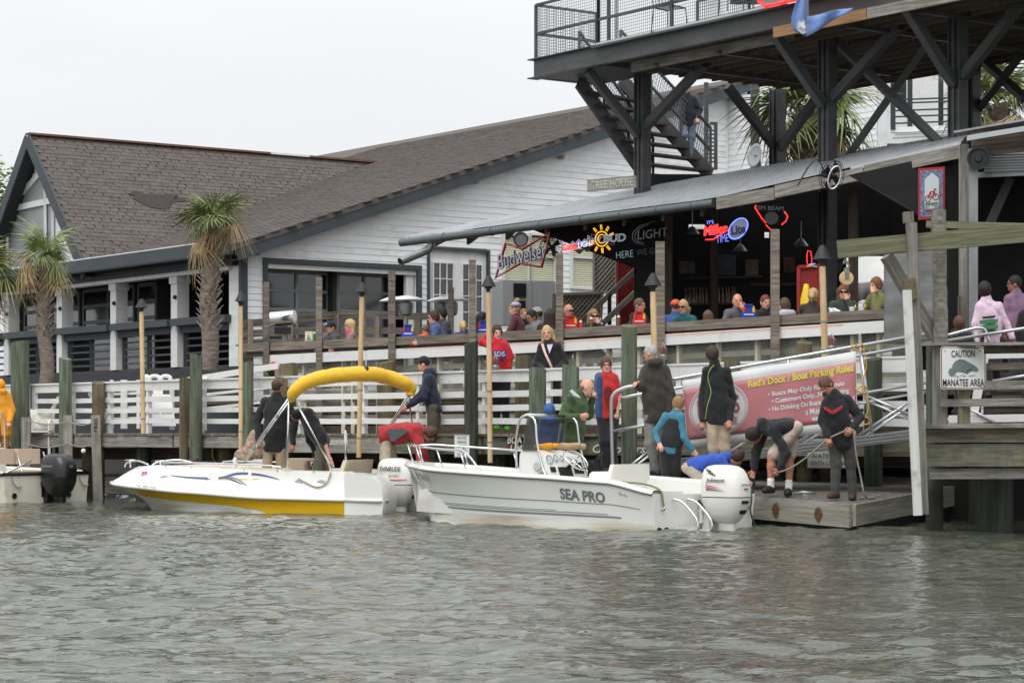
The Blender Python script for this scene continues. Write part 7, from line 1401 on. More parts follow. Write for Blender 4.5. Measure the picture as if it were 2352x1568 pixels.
class Field:
    """a list of blended capsules and ellipsoids"""
    def __init__(s): s.p = []
    def cap(s, a, b, ra, rb=None, k=.03, flat=None, fl=1.0): s.p.append(('c', np.array(a, float), np.array(b, float), ra, ra if rb is None else rb, k, None if flat is None else np.array(flat, float), fl)); return s
    def ell(s, c, R, r, k=.02, sub=False): s.p.append(('s' if sub else 'e', np.array(c, float), np.array(R, float), np.array(r, float), k)); return s
    def cut(s, p, n): s.p.append(('h', np.array(p, float), np.array(n, float))); return s
    def mesh(s, h, wr=0.0, seed=0):
        lo = np.full(3, 1e9); hi = -lo
        for p in s.p:
            if p[0] == 'c': r = max(p[3], p[4])*1.05; lo = np.minimum(lo, np.minimum(p[1], p[2])-r); hi = np.maximum(hi, np.maximum(p[1], p[2])+r)
            elif p[0] == 'e': r = p[3].max(); lo = np.minimum(lo, p[1]-r); hi = np.maximum(hi, p[1]+r)
        lo -= 3*h+.02; hi += 3*h+.02; n = np.ceil((hi-lo)/h).astype(int)+1; ax = [lo[i]+h*np.arange(n[i]) for i in range(3)]; g = np.full(n, 1.0)
        for p in s.p:
            if p[0] == 'h': X, Y, Z = np.meshgrid(*ax, indexing='ij', sparse=True); d = (X-p[1][0])*p[2][0]+(Y-p[1][1])*p[2][1]+(Z-p[1][2])*p[2][2]; g = np.maximum(g, d); continue
            if p[0] == 'c': r = max(p[3], p[4])+.07; a, b = np.minimum(p[1], p[2])-r, np.maximum(p[1], p[2])+r
            else: r = p[3].max()+.06; a, b = p[1]-r, p[1]+r
            i0 = np.clip(np.floor((a-lo)/h).astype(int), 0, n-1); i1 = np.clip(np.ceil((b-lo)/h).astype(int)+1, 1, n); sl = tuple(slice(i0[i], i1[i]) for i in range(3))
            X, Y, Z = np.meshgrid(*[ax[i][sl[i]] for i in range(3)], indexing='ij')
            if p[0] == 'c':
                _, a, b, ra, rb, k, fv, fl = p; q = np.stack([X-a[0], Y-a[1], Z-a[2]], -1); d_ = b-a
                if fv is not None: sc = 1/fl-1; q = q+fv*((q @ fv)*sc)[..., None]; d_ = d_+fv*(d_ @ fv)*sc
                t = np.clip((q @ d_)/max(d_ @ d_, 1e-9), 0, 1); d = np.linalg.norm(q-t[..., None]*d_, axis=-1)-(ra+(rb-ra)*t)
                if fv is not None: d = d*min(1, fl+.15)
            else:
                q = np.stack([X-p[1][0], Y-p[1][1], Z-p[1][2]], -1) @ p[2]; k0 = np.linalg.norm(q/p[3], axis=-1); k1 = np.linalg.norm(q/p[3]**2, axis=-1); d = k0*(k0-1)/np.maximum(k1, 1e-6); k = p[4]
            o = g[sl]
            if p[0] == 's': g[sl] = np.maximum(o, -d)
            else: hh = np.clip(.5+.5*(o-d)/k, 0, 1); g[sl] = o*(1-hh)+d*hh-k*hh*(1-hh)
        if wr:
            X, Y, Z = np.meshgrid(*ax, indexing='ij', sparse=True); r = np.random.default_rng(seed); w = 0
            for f, a in ((17, 1), (29, .7), (47, .45)): e = r.normal(size=3); e /= np.linalg.norm(e); e2 = r.normal(size=3); w = w+a*np.sin(f*(X*e[0]+Y*e[1]+Z*e[2])+2.0*np.sin(9*(X*e2[0]+Y*e2[1]+Z*e2[2])))
            g = g+wr*w
        return surface_nets(g, lo, h)
def field_obj(parts, name, mats, parent, label=None, cat=None, group=None, kind=None, origin=None):
    """one object from (field, voxel, wrinkle, material index) entries"""
    vs, fs, mi, b = [], [], [], 0
    for fld, h, wr, m in parts:
        r = fld.mesh(h, wr, seed=abs(hash(name)) % 7 if False else len(name)*3+b % 97)
        if r is None: continue
        vs.append(r[0]); fs.append(r[1]+b); mi += [m]*len(r[1]); b += len(r[0])
    v = np.concatenate(vs); f = np.concatenate(fs)
    if origin is None: origin = V(((v[:, 0].min()+v[:, 0].max())/2, (v[:, 1].min()+v[:, 1].max())/2, v[:, 2].min()))
    v = v-np.array(origin); me = bpy.data.meshes.new(name); me.vertices.add(len(v)); me.vertices.foreach_set('co', v.ravel()); me.loops.add(f.size); me.loops.foreach_set('vertex_index', f.ravel().astype(np.int32)); me.polygons.add(len(f))
    me.polygons.foreach_set('loop_start', np.arange(len(f), dtype=np.int32)*4); me.polygons.foreach_set('loop_total', np.full(len(f), 4, np.int32))
    for m in (mats if isinstance(mats, list) else [mats]): me.materials.append(m)
    me.polygons.foreach_set('material_index', np.array(mi, np.int32)); me.update(); me.shade_smooth(); o = bpy.data.objects.new(name, me); _place(o, parent, V(origin)); return tag(o, label, cat, group, kind)
def skin_mat(rgb): return M('skin_%d_%d_%d' % rgb, srgb(*rgb), .5, .06, (14, 14, 14), .05, sss=.06)
def cloth(rgb, nm=None, wr=.5):
    g = sum(rgb)/3; r2 = tuple(c*.84+g*.16 for c in rgb); return M('cloth_%d_%d_%d' % rgb, srgb(*r2), .9, .22, (9, 9, 9), wr, dist=.025, sheen=.15)
def hair_mat(rgb): return M('hair_%d_%d_%d' % rgb, srgb(*rgb), .7, .35, (60, 60, 14), .6, dist=.01)
SK, SKT, SKR = (205, 158, 132), (176, 122, 96), (214, 160, 138)
MOUTH = M('lip_red', srgb(160, 92, 84), .5, .1); EYE_ = M('dark_eye', srgb(40, 30, 26), .3, .1); LENS = M('sunglass_lens', srgb(18, 18, 20), .1, .1, coat=.5)
SHOE = {'black': M('black_shoe', srgb(28, 28, 30), .6, .15), 'brown': M('brown_boot', srgb(74, 54, 40), .7, .25), 'green': M('green_shoe', srgb(110, 190, 60), .6, .1)}
def frame3(f, u=(0, 0, 1)):
    f = V(f).normalized(); r = f.cross(V(u)).normalized(); u = r.cross(f); return f, r, u
def person(label, D, J, yaw=0, look=None, skin=SK, hair=((70, 50, 36), 'short'), top=(30, 30, 32), legs=(150, 130, 105), shoe='black', H_=1.75, hem=.10, shorts=False, sleeve='long', fine=True, coat=.028, hood=False, cap=None, shades=False, glasses=False, hatlogo=False, vest=None, group=None, zbase=None, tilt=0.0, collar=True, coatlegs=None, scale=None, loose=1.0, headband=None, scarf=None):
    """J gives the joints as (u, v, dd): hd head centre, nk, a-side and b-side shoulders sa sb, elbows ea eb, wrists wa wb, hips hp, knees ka kb, ankles aa ab"""
    q = {k: P(p[0], p[1], D+(p[2] if len(p) > 2 else 0)) for k, p in J.items()}
    s = (scale or 1.0); ya = math.radians(yaw); f = V((math.sin(ya), -math.cos(ya), 0)); lk = look or (yaw, 0); la, le = math.radians(lk[0]), math.radians(lk[1]); hf = V((math.sin(la)*math.cos(le), -math.cos(la)*math.cos(le), math.sin(le)))
    hdir = (q['hd']-q['nk']).normalized(); hf, hr, hu = frame3(hf, (hdir+V((0, 0, .6))).normalized() if tilt == 0 else hdir); HR = np.array([hr, hf, hu]).T
    sm_ = (q['sa']+q['sb'])/2; dl = (q['sb']-q['sa']).length; ins_ = min(.04*(scale or 1), dl*.12)
    for k_ in ('sa', 'sb'): q[k_] = q[k_]+(sm_-q[k_]).normalized()*ins_
    sdir = (q['sb']-q['sa']).normalized(); spine = (q['nk']-q['hp']).normalized(); tf = spine.cross(sdir).normalized(); tf = tf if tf.dot(f) > 0 else -tf
    if abs(tf.z) > .95: tf = V((0, 0, -1)) if spine.dot(f) > 0 else tf
    sw = (q['sb']-q['sa']).length; R_ = max(.12*s, min(.2*s, sw*.46)); c = q['hd']; hs = s; sd = sdir
    ha, hb = q['hp']-sd*.085*s, q['hp']+sd*.085*s; chest = lerp(q['hp'], q['nk'], .68); waist = lerp(q['hp'], q['nk'], .3); hv = .0115 if fine else .017
    root = q['hp'].copy(); root.z = min(q[k].z for k in q) if zbase is None else zbase
    b = Field()
    b.cap(q['hp'], waist, .135*s, .125*s, .04, tf, .68).cap(waist, chest, .125*s, R_*.93, .04, tf, .66).cap(chest, lerp(chest, q['nk'], .6), R_*.9, R_*.55, .05, tf, .62).cap(q['sa'], q['sb'], .05*s, None, .05)
    b.cap(q['nk'], c-hu*.07*s-hf*.015*s, .054*s, .05*s, .03)
    for k in ('a', 'b'):
        b.cap(q['s'+k], q['e'+k], .047*s, .038*s, .03).cap(q['e'+k], q['w'+k], .037*s, .026*s, .02)
    for k, hp_ in (('a', ha), ('b', hb)):
        lg = 1 if shorts else .86; b.cap(hp_, q['k'+k], .082*s*lg, .055*s*lg, .04).cap(q['k'+k], lerp(q['k'+k], q['a'+k], .3), .052*s*lg, .056*s*lg, .03).cap(lerp(q['k'+k], q['a'+k], .3), q['a'+k], .056*s*lg, .036*s, .03)
    # head: skull, jaw, nose, brow, ears
    b.ell(c+hu*.018*s-hf*.008*s, HR, np.array((.074, .093, .102))*hs, .02).ell(c+hf*.022*s-hu*.052*s, HR, np.array((.054, .064, .062))*hs, .035).cap(c+hf*.085*s+hu*.012*s, c+hf*.104*s-hu*.022*s, .010*s, .0145*s, .015).ell(c+hf*.066*s-hu*.088*s, HR, np.array((.026, .022, .018))*hs, .02)
    b.cap(c+hf*.08*s+hu*.032*s-hr*.03*s, c+hf*.08*s+hu*.032*s+hr*.03*s, .011*s, None, .02).cap(c+hf*.083*s-hu*.052*s-hr*.016*s, c+hf*.083*s-hu*.052*s+hr*.016*s, .0085*s, None, .008)
    for sg in (1, -1): b.ell(c+hr*sg*.074*s-hf*.006*s-hu*.012*s, HR, np.array((.012, .020, .031))*hs, .008); b.ell(c+hr*sg*.031*s+hf*.092*s+hu*.012*s, HR, np.array((.016, .012, .010))*hs, .01, True)
    parts = [(b, hv, 0, 0)]
    # hands: palm, four fingers of different length, thumb from the side of the palm
    for k in ('a', 'b'):
        w, e = q['w'+k], q['e'+k]; d = (w-e).normalized(); hd_ = J.get('h'+k)
        if hd_ is not None: d = ((P(hd_[0], hd_[1], D+(hd_[2] if len(hd_) > 2 else 0)))-w).normalized()
        side_ = d.cross(V((0, 1, 0.2))).normalized(); nrm = d.cross(side_).normalized(); nrm = nrm if nrm.dot(q['hp']-w) > 0 else -nrm; hnd = Field(); hz = .0062 if fine else .010
        hnd.cap(w-d*.03*s, w+d*.02*s, .026*s, .027*s, .02).cap(w+d*.02*s, w+d*.075*s, .036*s, .038*s, .02, nrm, .5)
        for i, (o, L_) in enumerate(((-.03, .066), (-.010, .076), (.010, .072), (.029, .056))):
            p0 = w+d*.075*s+side_*o*s; p1 = p0+(d*.85+nrm*.5).normalized()*L_*.55*s; p2 = p1+(d*.45+nrm*.9).normalized()*L_*.5*s; hnd.cap(p0, p1, .0095*s, .0088*s, .006).cap(p1, p2, .0088*s, .0075*s, .005)
        p0 = w+d*.03*s-side_*.032*s; p1 = p0+(d*.6-side_*.7+nrm*.4).normalized()*.04*s; hnd.cap(p0, p1, .012*s, .0105*s, .01).cap(p1, p1+(d*.9+nrm*.5).normalized()*.032*s, .0105*s, .009*s, .006); parts.append((hnd, hz, 0, 0))
    o = field_obj(parts, 'person', [skin_mat(skin)], None, label, 'person', group, origin=root)
    # garments
    cm = cloth(top); hemp = q['hp']-spine*hem*s; t = Field(); g_ = coat*loose
    t.cap(hemp+spine*.06, waist, .138*s+g_, .138*s+g_, .05, tf, .74).cap(waist, chest, .135*s+g_, R_+g_*.8, .05, tf, .72).cap(chest, lerp(chest, q['nk'], .62), R_+g_*.7, R_*.56+g_*.6, .06, tf, .68).cap(q['sa'], q['sb'], .056*s+g_*.6, None, .05)
    if collar: t.cap(lerp(chest, q['nk'], .8), q['nk']+hdir*.02*s, .078*s+g_*.3, .068*s+g_*.2, .03)
    if hood:
        hc = q['nk']-tf*.085*s+hdir*.01; t.cap(hc-sd*.06*s, hc+sd*.06*s, .058*s, None, .04).cap(hc-sd*.08*s, q['nk']+tf*.05*s-sd*.07*s-spine*.03, .036*s, .025*s, .03).cap(hc+sd*.08*s, q['nk']+tf*.05*s+sd*.07*s-spine*.03, .036*s, .025*s, .03)
    sl_end = {'long': 1.0, 'half': .0, 'none': -1}[sleeve]
    if sleeve != 'none':
        for k in ('a', 'b'):
            e1 = q['e'+k] if sl_end else lerp(q['s'+k], q['e'+k], .75); t.cap(q['s'+k], e1, .053*s+g_*.62, .045*s+g_*.55, .022)
            if sl_end: t.cap(q['e'+k], lerp(q['e'+k], q['w'+k], .97), .044*s+g_*.55, .033*s+g_*.4, .018)
    t.cut(hemp, -spine)
    field_obj([(t, hv*1.05, .005 if fine else .003, 0)], 'jacket' if coat > .02 else 'shirt', [cm], o)
    if vest:
        vf = Field(); vf.cap(q['hp']+spine*.10, waist, .15*s+g_, .155*s+g_, .05, tf, .82).cap(waist, chest, .155*s+g_, R_+g_+.012, .05, tf, .8).cap(chest, lerp(chest, q['nk'], .8), R_+g_, R_*.6+g_, .05, tf, .75); vf.cut(q['hp']+spine*.04, -spine); field_obj([(vf, hv, .001, 0)], 'life_vest', [cloth(vest)], o)
    l = Field(); l.cap(q['hp'], waist-spine*.03, .135*s, .125*s, .04, tf, .72)
    for k, hp_ in (('a', ha), ('b', hb)):
        if shorts: l.cap(hp_, lerp(hp_, q['k'+k], .88), .098*s, .090*s, .04)
        else: l.cap(hp_, q['k'+k], .094*s, .072*s, .04).cap(q['k'+k], lerp(q['k'+k], q['a'+k], .96), .070*s, .057*s, .04)
    field_obj([(l, hv*1.1, .003, 0)], 'shorts' if shorts else 'trousers', [cloth(legs)], o)
    for k in ('a', 'b'):
        an, kn = q['a'+k], q['k'+k]; dn = (an-kn).normalized(); ff = J.get('f'+k); fd = (P(ff[0], ff[1], D+(ff[2] if len(ff) > 2 else 0))-an) if ff else f.copy(); fd.z = 0; fd = fd.normalized() if fd.length > .01 else f
        sh = Field(); z0 = an-V((0, 0, .045*s)); sh.cap(z0-fd*.045*s, z0+fd*.15*s, .042*s, .036*s, .02).cap(an, z0, .045*s, .05*s, .03).cap(z0+fd*.05*s+V((0, 0, .012)), z0+fd*.12*s, .045*s, .04*s, .03); sh.cut(an-V((0, 0, .085*s)), (0, 0, -1)); field_obj([(sh, .011, 0, 0)], 'shoe', [SHOE[shoe]], o)
        if shorts:
            sk_ = Field(); sk_.cap(an-V((0, 0, .02)), lerp(an, kn, .24), .046*s, .050*s, .01); field_obj([(sk_, .011, .001, 0)], 'sock', [cloth((232, 232, 230))], o)
    # hair
    hc_, style = hair
    if style != 'none':
        hm_ = hair_mat(hc_); hh = Field(); hc = c+hu*.024*s-hf*.010*s
        if style != 'bald':
            rr = {'short': (.080, .098, .108), 'crop': (.0775, .0955, .1045), 'thick': (.088, .104, .118)}.get(style, (.082, .100, .110)); hh.ell(hc, HR, np.array(rr)*hs, .02)
        else: hh.ell(c-hf*.022*s-hu*.012*s, HR, np.array((.0775, .080, .055))*hs, .02)
        if style in ('long', 'bob'):
            L_ = .34 if style == 'long' else .13
            for sg in (-1, 0, 1): hh.cap(hc-hf*.045*s+hr*sg*.05*s, hc-hf*(.06 if sg == 0 else .035)*s+hr*sg*.075*s-hu*L_*s, .052*s, .036*s, .04)
        if style == 'pony': hh.cap(hc-hf*.095*s+hu*.02*s, hc-hf*.155*s-hu*.05*s, .03*s, .036*s, .02).cap(hc-hf*.155*s-hu*.05*s, hc-hf*.14*s-hu*.15*s, .036*s, .012*s, .02)
        if style == 'bun': hh.ell(hc-hf*.05*s+hu*.125*s, HR, np.array((.042, .042, .038))*hs, .02)
        fc = c+hf*.116*s-hu*.06*s; hh.ell(fc, HR, np.array((.098, .092, .118))*hs, .01, True)
        if style not in ('long', 'bob', 'pony'): hh.cut(c-hu*.075*s, -hu*.8+hf*.6)
        field_obj([(hh, hv*.85, .003 if style != 'crop' else .0015, 0)], 'hair', [hm_], o)
    if cap:
        cf = Field(); cf.ell(c+hu*.045*s-hf*.006*s, HR, np.array((.084, .102, .090))*hs, .02); cf.cut(c+hu*.030*s, -hu); br = Field(); br.cap(c+hu*.040*s+hf*.085*s-hr*.035*s, c+hu*.040*s+hf*.085*s+hr*.035*s, .052*s, None, .01, hu, .2).cap(c+hu*.036*s+hf*.125*s-hr*.02*s, c+hu*.036*s+hf*.125*s+hr*.02*s, .045*s, None, .01, hu, .2)
        field_obj([(cf, hv*.8, 0, 0), (br, .008, 0, 0)], 'cap', [cloth(cap, wr=.15)], o)
        if hatlogo: MB().box(c+hu*.075*s+hf*.094*s, (.035, .006, .03), frame(hr)).build('cap_badge', CLOTHW, o)
    if headband: hbf = Field(); hbf.cap(c+hu*.07*s-hf*.03*s-hr*.03, c+hu*.07*s-hf*.03*s+hr*.03, .086*s, None, .02, hu, .55); field_obj([(hbf, .012, .001, 0)], 'headband', [M('patterned_headband', srgb(150, 160, 190), .8, .4, (45, 45, 45))], o)
    if scarf: sf = Field(); sf.cap(q['nk']-sd*.04*s, q['nk']+sd*.04*s, .078*s, None, .03).cap(q['nk']+tf*.05, q['nk']+tf*.08-spine*.08, .05, .04, .03); field_obj([(sf, .013, .004, 0)], 'scarf', [cloth(scarf)], o)
    if shades or glasses:
        m_ = LENS if shades else BLACK; gb = MB()
        for sg in (1, -1):
            e_ = c+hr*sg*.032*s+hf*.100*s+hu*.014*s
            if shades: gb.loft([ringe(e_+hf*z, hr, hu, .029*s*k_, .019*s*k_, .8, 12) for z, k_ in ((-.006, 1), (.004, .95))])
            else: gb.tube([e_+(hr*math.cos(a*.5236)*.024+hu*math.sin(a*.5236)*.018)*s for a in range(12)], .0022, 4, closed=True)
            gb.tube([e_+hr*sg*.026*s, c+hr*sg*.078*s+hf*.0+hu*.014*s], .0035, 5)
        gb.tube([c+hr*.008*s+hf*.104*s+hu*.016*s, c-hr*.008*s+hf*.104*s+hu*.016*s], .0035, 5); gb.build('sunglasses' if shades else 'glasses', m_, o)
    if not shades:
        for sg in (1, -1): MB().sphere(c+hr*sg*.031*s+hf*.0865*s+hu*.012*s, (.0095*s, .0085*s, .0065*s), 8).build('eye', EYE_, o)
    MB().sphere(c+hf*.0895*s-hu*.052*s, (.018*s if abs(hr.x) > .6 else .008, .008*s if abs(hr.x) > .6 else .016*s, .0058*s), 8).build('mouth', MOUTH, o)
    o['_hu'] = 0; del o['_hu']
    return o, dict(q=q, tf=tf, sd=sd, spine=spine, c=c, hf=hf, hr=hr, hu=hu, chest=chest, R=R_, g=g_, waist=waist)

HB, HD, HBL, HGR, HRD = (66, 46, 34), (36, 28, 24), (190, 160, 112), (170, 168, 164), (92, 64, 46)
# people aboard and on the docks
person('man in brown cap, black jacket and khaki trousers standing in the yellow boat', 36.55, dict(hd=(636, 889), nk=(636, 909), sa=(604, 922, .05), sb=(664, 920, .05), ea=(590, 968, .05), eb=(676, 970, .05), wa=(594, 1012, -.05), wb=(672, 1018, -.1), hp=(630, 1020), ka=(612, 1082, .02), kb=(648, 1082, .02), aa=(610, 1134), ab=(650, 1134)), 175, (160, 0), SKT, (HB, 'crop'), (30, 31, 34), (168, 148, 118), cap=(84, 58, 50), hem=.12, loose=1.3)
person('man in black jacket and sunglasses bending forward in the yellow boat beside the canopy poles', 36.35, dict(hd=(683, 953), nk=(699, 945), sa=(711, 948, -.2), sb=(700, 952, .2), ea=(741, 1000, -.3), eb=(712, 1010, .25), wa=(757, 1052, -.3), wb=(735, 1055, .2), hp=(740, 1016), ka=(728, 1078, -.1), kb=(745, 1080, .1), aa=(735, 1134, -.1), ab=(750, 1134, .1)), 272, (262, -30), SKR, (HD, 'short'), (28, 29, 32), (92, 90, 76), shades=True, hem=.06, loose=1.2, tilt=1)
o, i = person('man in red and grey jacket bending over by the white outboard of the yellow boat', 36.6, dict(hd=(988, 996), nk=(966, 988), sa=(955, 987, -.2), sb=(958, 984, .2), ea=(964, 1026, -.25), eb=(968, 1024, .2), wa=(966, 1062, -.25), wb=(978, 1060, .15), hp=(889, 999), ka=(884, 1060, -.12), kb=(902, 1062, .12), aa=(882, 1112, -.12), ab=(904, 1114, .12)), 90, (95, -50), SKR, (HRD, 'thick'), (186, 38, 44), (186, 172, 148), shorts=True, hem=.12, loose=1.6, coat=.05, tilt=1)
MB().prism([P(889, 985, 36.33), P(928, 984, 36.33), P(938, 991, 36.33), P(905, 1013, 36.33), P(897, 1012, 36.33)], (0, .05, 0)).build('grey_panel', cloth((84, 86, 90)), o)
person('man in navy hoodie and black cap reaching for the canopy frame', 36.95, dict(hd=(973, 836), nk=(982, 856), sa=(983, 869, -.18), sb=(993, 867, .18), ea=(972, 912, -.25), eb=(968, 905, .2), wa=(936, 934, -.2), wb=(945, 925, .1), hp=(996, 935), ka=(992, 1000, -.05), kb=(1003, 998, .1), aa=(988, 1062, -.05), ab=(1004, 1064, .1)), 262, (262, -4), SKR, (HD, 'crop'), (26, 34, 62), (92, 84, 74), cap=(30, 32, 34), hood=True, hem=.10, loose=1.1)
o, i = person('boy in red hoodie with SDS print and green shoes standing behind the fence', 36.5, dict(hd=(1142, 765), nk=(1143, 784), sa=(1122, 793), sb=(1164, 793), ea=(1107, 786, .05), eb=(1172, 818), wa=(1124, 764, .1), wb=(1168, 843, -.05), hp=(1150, 852), ka=(1142, 912, -.02), kb=(1160, 914, -.05), aa=(1140, 977), ab=(1163, 979)), 8, (12, -4), SKR, (HB, 'thick'), (208, 22, 34), (30, 34, 48), shoe='green', hood=True, hem=.1)
c_ = P(1147, 814, 36.28); MB().prism([c_+V((-.11, 0, -.06)), c_+V((.11, 0, -.06)), c_+V((.11, 0, .06)), c_+V((-.11, 0, .06))], (0, .06, 0)).build('chest_print', M('violet_print', srgb(70, 44, 110), .7), o); lettering('lettering', 'SDS', CLOTHW, o, c_+V((0, -.004, .01)), (1, 0, 0), (0, 0, 1), .07, .17)
o, i = person('blond woman in black jacket with pink shoulder strap behind the fence', 36.0, dict(hd=(1257, 766), nk=(1261, 787), sa=(1240, 797), sb=(1285, 797), ea=(1232, 836), eb=(1297, 834), wa=(1252, 850, -.22), wb=(1276, 850, -.22), hp=(1264, 858), ka=(1255, 920, -.03), kb=(1277, 920, -.03), aa=(1255, 980), ab=(1279, 980)), 5, (352, -2), SKR, (HBL, 'bob'), (26, 26, 28), (30, 30, 34), loose=1.1, hem=.08)
st_ = [P(1245, 788, 35.86), P(1252, 810, 35.8), P(1262, 832, 35.78), P(1270, 850, 35.8)]; MB().loft([[p+V((-.02, 0, 0)), p+V((.02, 0, 0)), p+V((.02, .01, 0)), p+V((-.02, .01, 0))] for p in smoothpath(st_, 4)]).build('bag_strap', cloth((222, 178, 172)), o); MB().prism([P(1256, 791, 35.84), P(1270, 790, 35.84), P(1262, 812, 35.82)], (0, .02, 0)).build('shirt_front', cloth((206, 200, 222)), o)
o, i = person('boy with glasses in red T-shirt and open blue jacket on the gangway side', 33.4, dict(hd=(1392, 839), nk=(1394, 858), sa=(1380, 869), sb=(1414, 868), ea=(1372, 908, .05), eb=(1422, 908, .05), wa=(1376, 945, -.05), wb=(1417, 944, -.05), hp=(1396, 948), ka=(1388, 1014, -.03), kb=(1406, 1014, -.03), aa=(1390, 1074), ab=(1412, 1076)), 12, (5, -2), SKR, ((84, 62, 46), 'thick'), (206, 34, 36), (36, 36, 40), coat=.016, hem=.08, glasses=True, sleeve='half')
jf = Field(); jf.cap(P(1378, 866, 33.42), P(1374, 910, 33.45), .075, .065, .04).cap(P(1374, 910, 33.45), P(1376, 944, 33.4), .062, .06, .04).cap(P(1377, 868, 33.34), P(1378, 955, 33.36), .05, .075, .04); field_obj([(jf, .013, .004, 0)], 'open_jacket', [cloth((44, 70, 116))], o)
MB().prism([P(1389, 890, 33.19), P(1400, 888, 33.19), P(1410, 900, 33.19), P(1402, 912, 33.19), P(1408, 924, 33.19), P(1392, 926, 33.19), P(1386, 908, 33.19)], (0, .04, 0)).build('shirt_print', cloth((120, 16, 22)), o)
o, i = person('bald man in green raincoat leaning on the grab rail of the white console boat', 32.5, dict(hd=(1348, 890), nk=(1331, 909), sa=(1306, 922, -.18), sb=(1334, 921, .2), ea=(1292, 960, -.25), eb=(1352, 952, .2), wa=(1330, 957, -.35), wb=(1360, 917, .1), ha=(1342, 955, -.4), hp=(1316, 1010), ka=(1312, 1085, -.1), kb=(1328, 1085, .1), aa=(1310, 1160, -.1), ab=(1330, 1162, .1)), 75, (82, -18), SKR, ((120, 100, 84), 'bald'), (58, 84, 44), (60, 58, 56), hood=True, hem=.06, loose=1.7, H_=1.85)
MB().prism([P(1308, 897, 32.2), P(1314, 894, 32.2), P(1330, 908, 32.2), P(1334, 914, 32.2), P(1318, 908, 32.2)], (0, .05, 0)).build('hood_lining', M('silver_lining', srgb(206, 208, 210), .4, .05), o); MB().tube([P(1364, 908, 32.5), P(1366, 900, 32.5)], .035, 10).build('paper_cup', cloth((216, 196, 176)), o)
person('person in hooded blue jacket sitting low behind the console of the white boat', 33.1, dict(hd=(1262, 948), nk=(1262, 966), sa=(1245, 976), sb=(1281, 976), ea=(1240, 1008), eb=(1287, 1008), wa=(1248, 1035, -.1), wb=(1280, 1035, -.1), hp=(1262, 1045), ka=(1248, 1072, -.3), kb=(1278, 1072, -.3), aa=(1248, 1120, -.3), ab=(1278, 1120, -.3)), 190, (190, -20), SK, ((52, 84, 142), 'thick'), (52, 84, 142), (60, 60, 66), hood=True, loose=1.6)
person('white-haired man in dark brown coat and grey trousers at the gangway foot', 32.35, dict(hd=(1494, 811), nk=(1500, 834), sa=(1478, 852, -.02), sb=(1532, 851, .1), ea=(1470, 888, -.1), eb=(1540, 905, .0), wa=(1462, 884, -.22), wb=(1536, 950, -.05), hp=(1506, 950), ka=(1492, 1018, -.05), kb=(1518, 1016, .05), aa=(1508, 1080, -.02), ab=(1528, 1086, .1)), 215, (238, -8), SKR, (HGR, 'crop'), (56, 50, 44), (124, 120, 116), hood=True, hem=.12, loose=1.7, H_=1.82)
person('boy in teal sweater and black life vest standing behind the white boat', 31.85, dict(hd=(1558, 928), nk=(1552, 945), sa=(1525, 957), sb=(1568, 957, -.05), ea=(1504, 994), eb=(1570, 1003, -.08), wa=(1514, 1018, -.1), wb=(1592, 1034, -.1), hp=(1541, 1034), ka=(1530, 1082), kb=(1552, 1082), aa=(1530, 1128), ab=(1554, 1128)), 150, (112, -14), SKR, ((150, 112, 76), 'thick'), (50, 122, 146), (28, 28, 32), coat=.018, vest=(30, 31, 33), hem=.06, scale=.86)
person('boy in bright blue jacket crouching over the stern of the white boat', 31.6, dict(hd=(1692, 1050), nk=(1670, 1050), sa=(1655, 1058, -.16), sb=(1653, 1052, .16), ea=(1680, 1092, -.2), eb=(1684, 1088, .15), wa=(1706, 1108, -.15), wb=(1712, 1104, .1), hp=(1585, 1074), ka=(1622, 1112, -.1), kb=(1624, 1110, .12), aa=(1586, 1136, -.1), ab=(1590, 1136, .12)), 92, (100, -45), SKR, (HB, 'thick'), (38, 76, 184), (176, 164, 146), hem=.03, loose=1.2, tilt=1, scale=.92)
o, i = person('man in black fleece and khaki trousers looking up the dock with his back turned', 31.85, dict(hd=(1635, 815), nk=(1641, 836), sa=(1617, 853), sb=(1674, 855), ea=(1614, 912, .05), eb=(1682, 915, .05), wa=(1613, 966, -.05), wb=(1676, 966, -.12), hp=(1649, 966), ka=(1638, 1030, -.02), kb=(1664, 1030), aa=(1636, 1085), ab=(1666, 1085)), 178, (215, 2), SKT, ((58, 44, 36), 'thick'), (24, 25, 30), (178, 158, 128), hem=.06, loose=1.1, H_=1.85)
MB().tube(smoothpath([P(1640, 838, 31.7), P(1630, 850, 31.65), P(1626, 870, 31.67), P(1633, 900, 31.67), P(1625, 930, 31.67), P(1620, 962, 31.7)], 4), .005, 5).build('piping', M('lime_piping', srgb(150, 180, 70), .6), o)
person('boy in black jacket and khaki shorts bending down to the dock edge', 31.1, dict(hd=(1731, 1000), nk=(1751, 982), sa=(1778, 988, -.16), sb=(1754, 984, .2), ea=(1806, 1040, -.2), eb=(1736, 1038, .2), wa=(1790, 1076, -.22), wb=(1731, 1080, .15), ha=(1782, 1088, -.2), hb=(1727, 1095, .12), hp=(1822, 982), ka=(1772, 1050, -.05), kb=(1815, 1050, .1), aa=(1770, 1118, -.05), ab=(1811, 1124, .05), fa=(1745, 1130, -.25), fb=(1800, 1140, -.35)), 262, (250, -55), SKT, (HD, 'thick'), (30, 31, 34), (190, 172, 154), shorts=True, hem=.02, hood=True, loose=1.2, tilt=1)
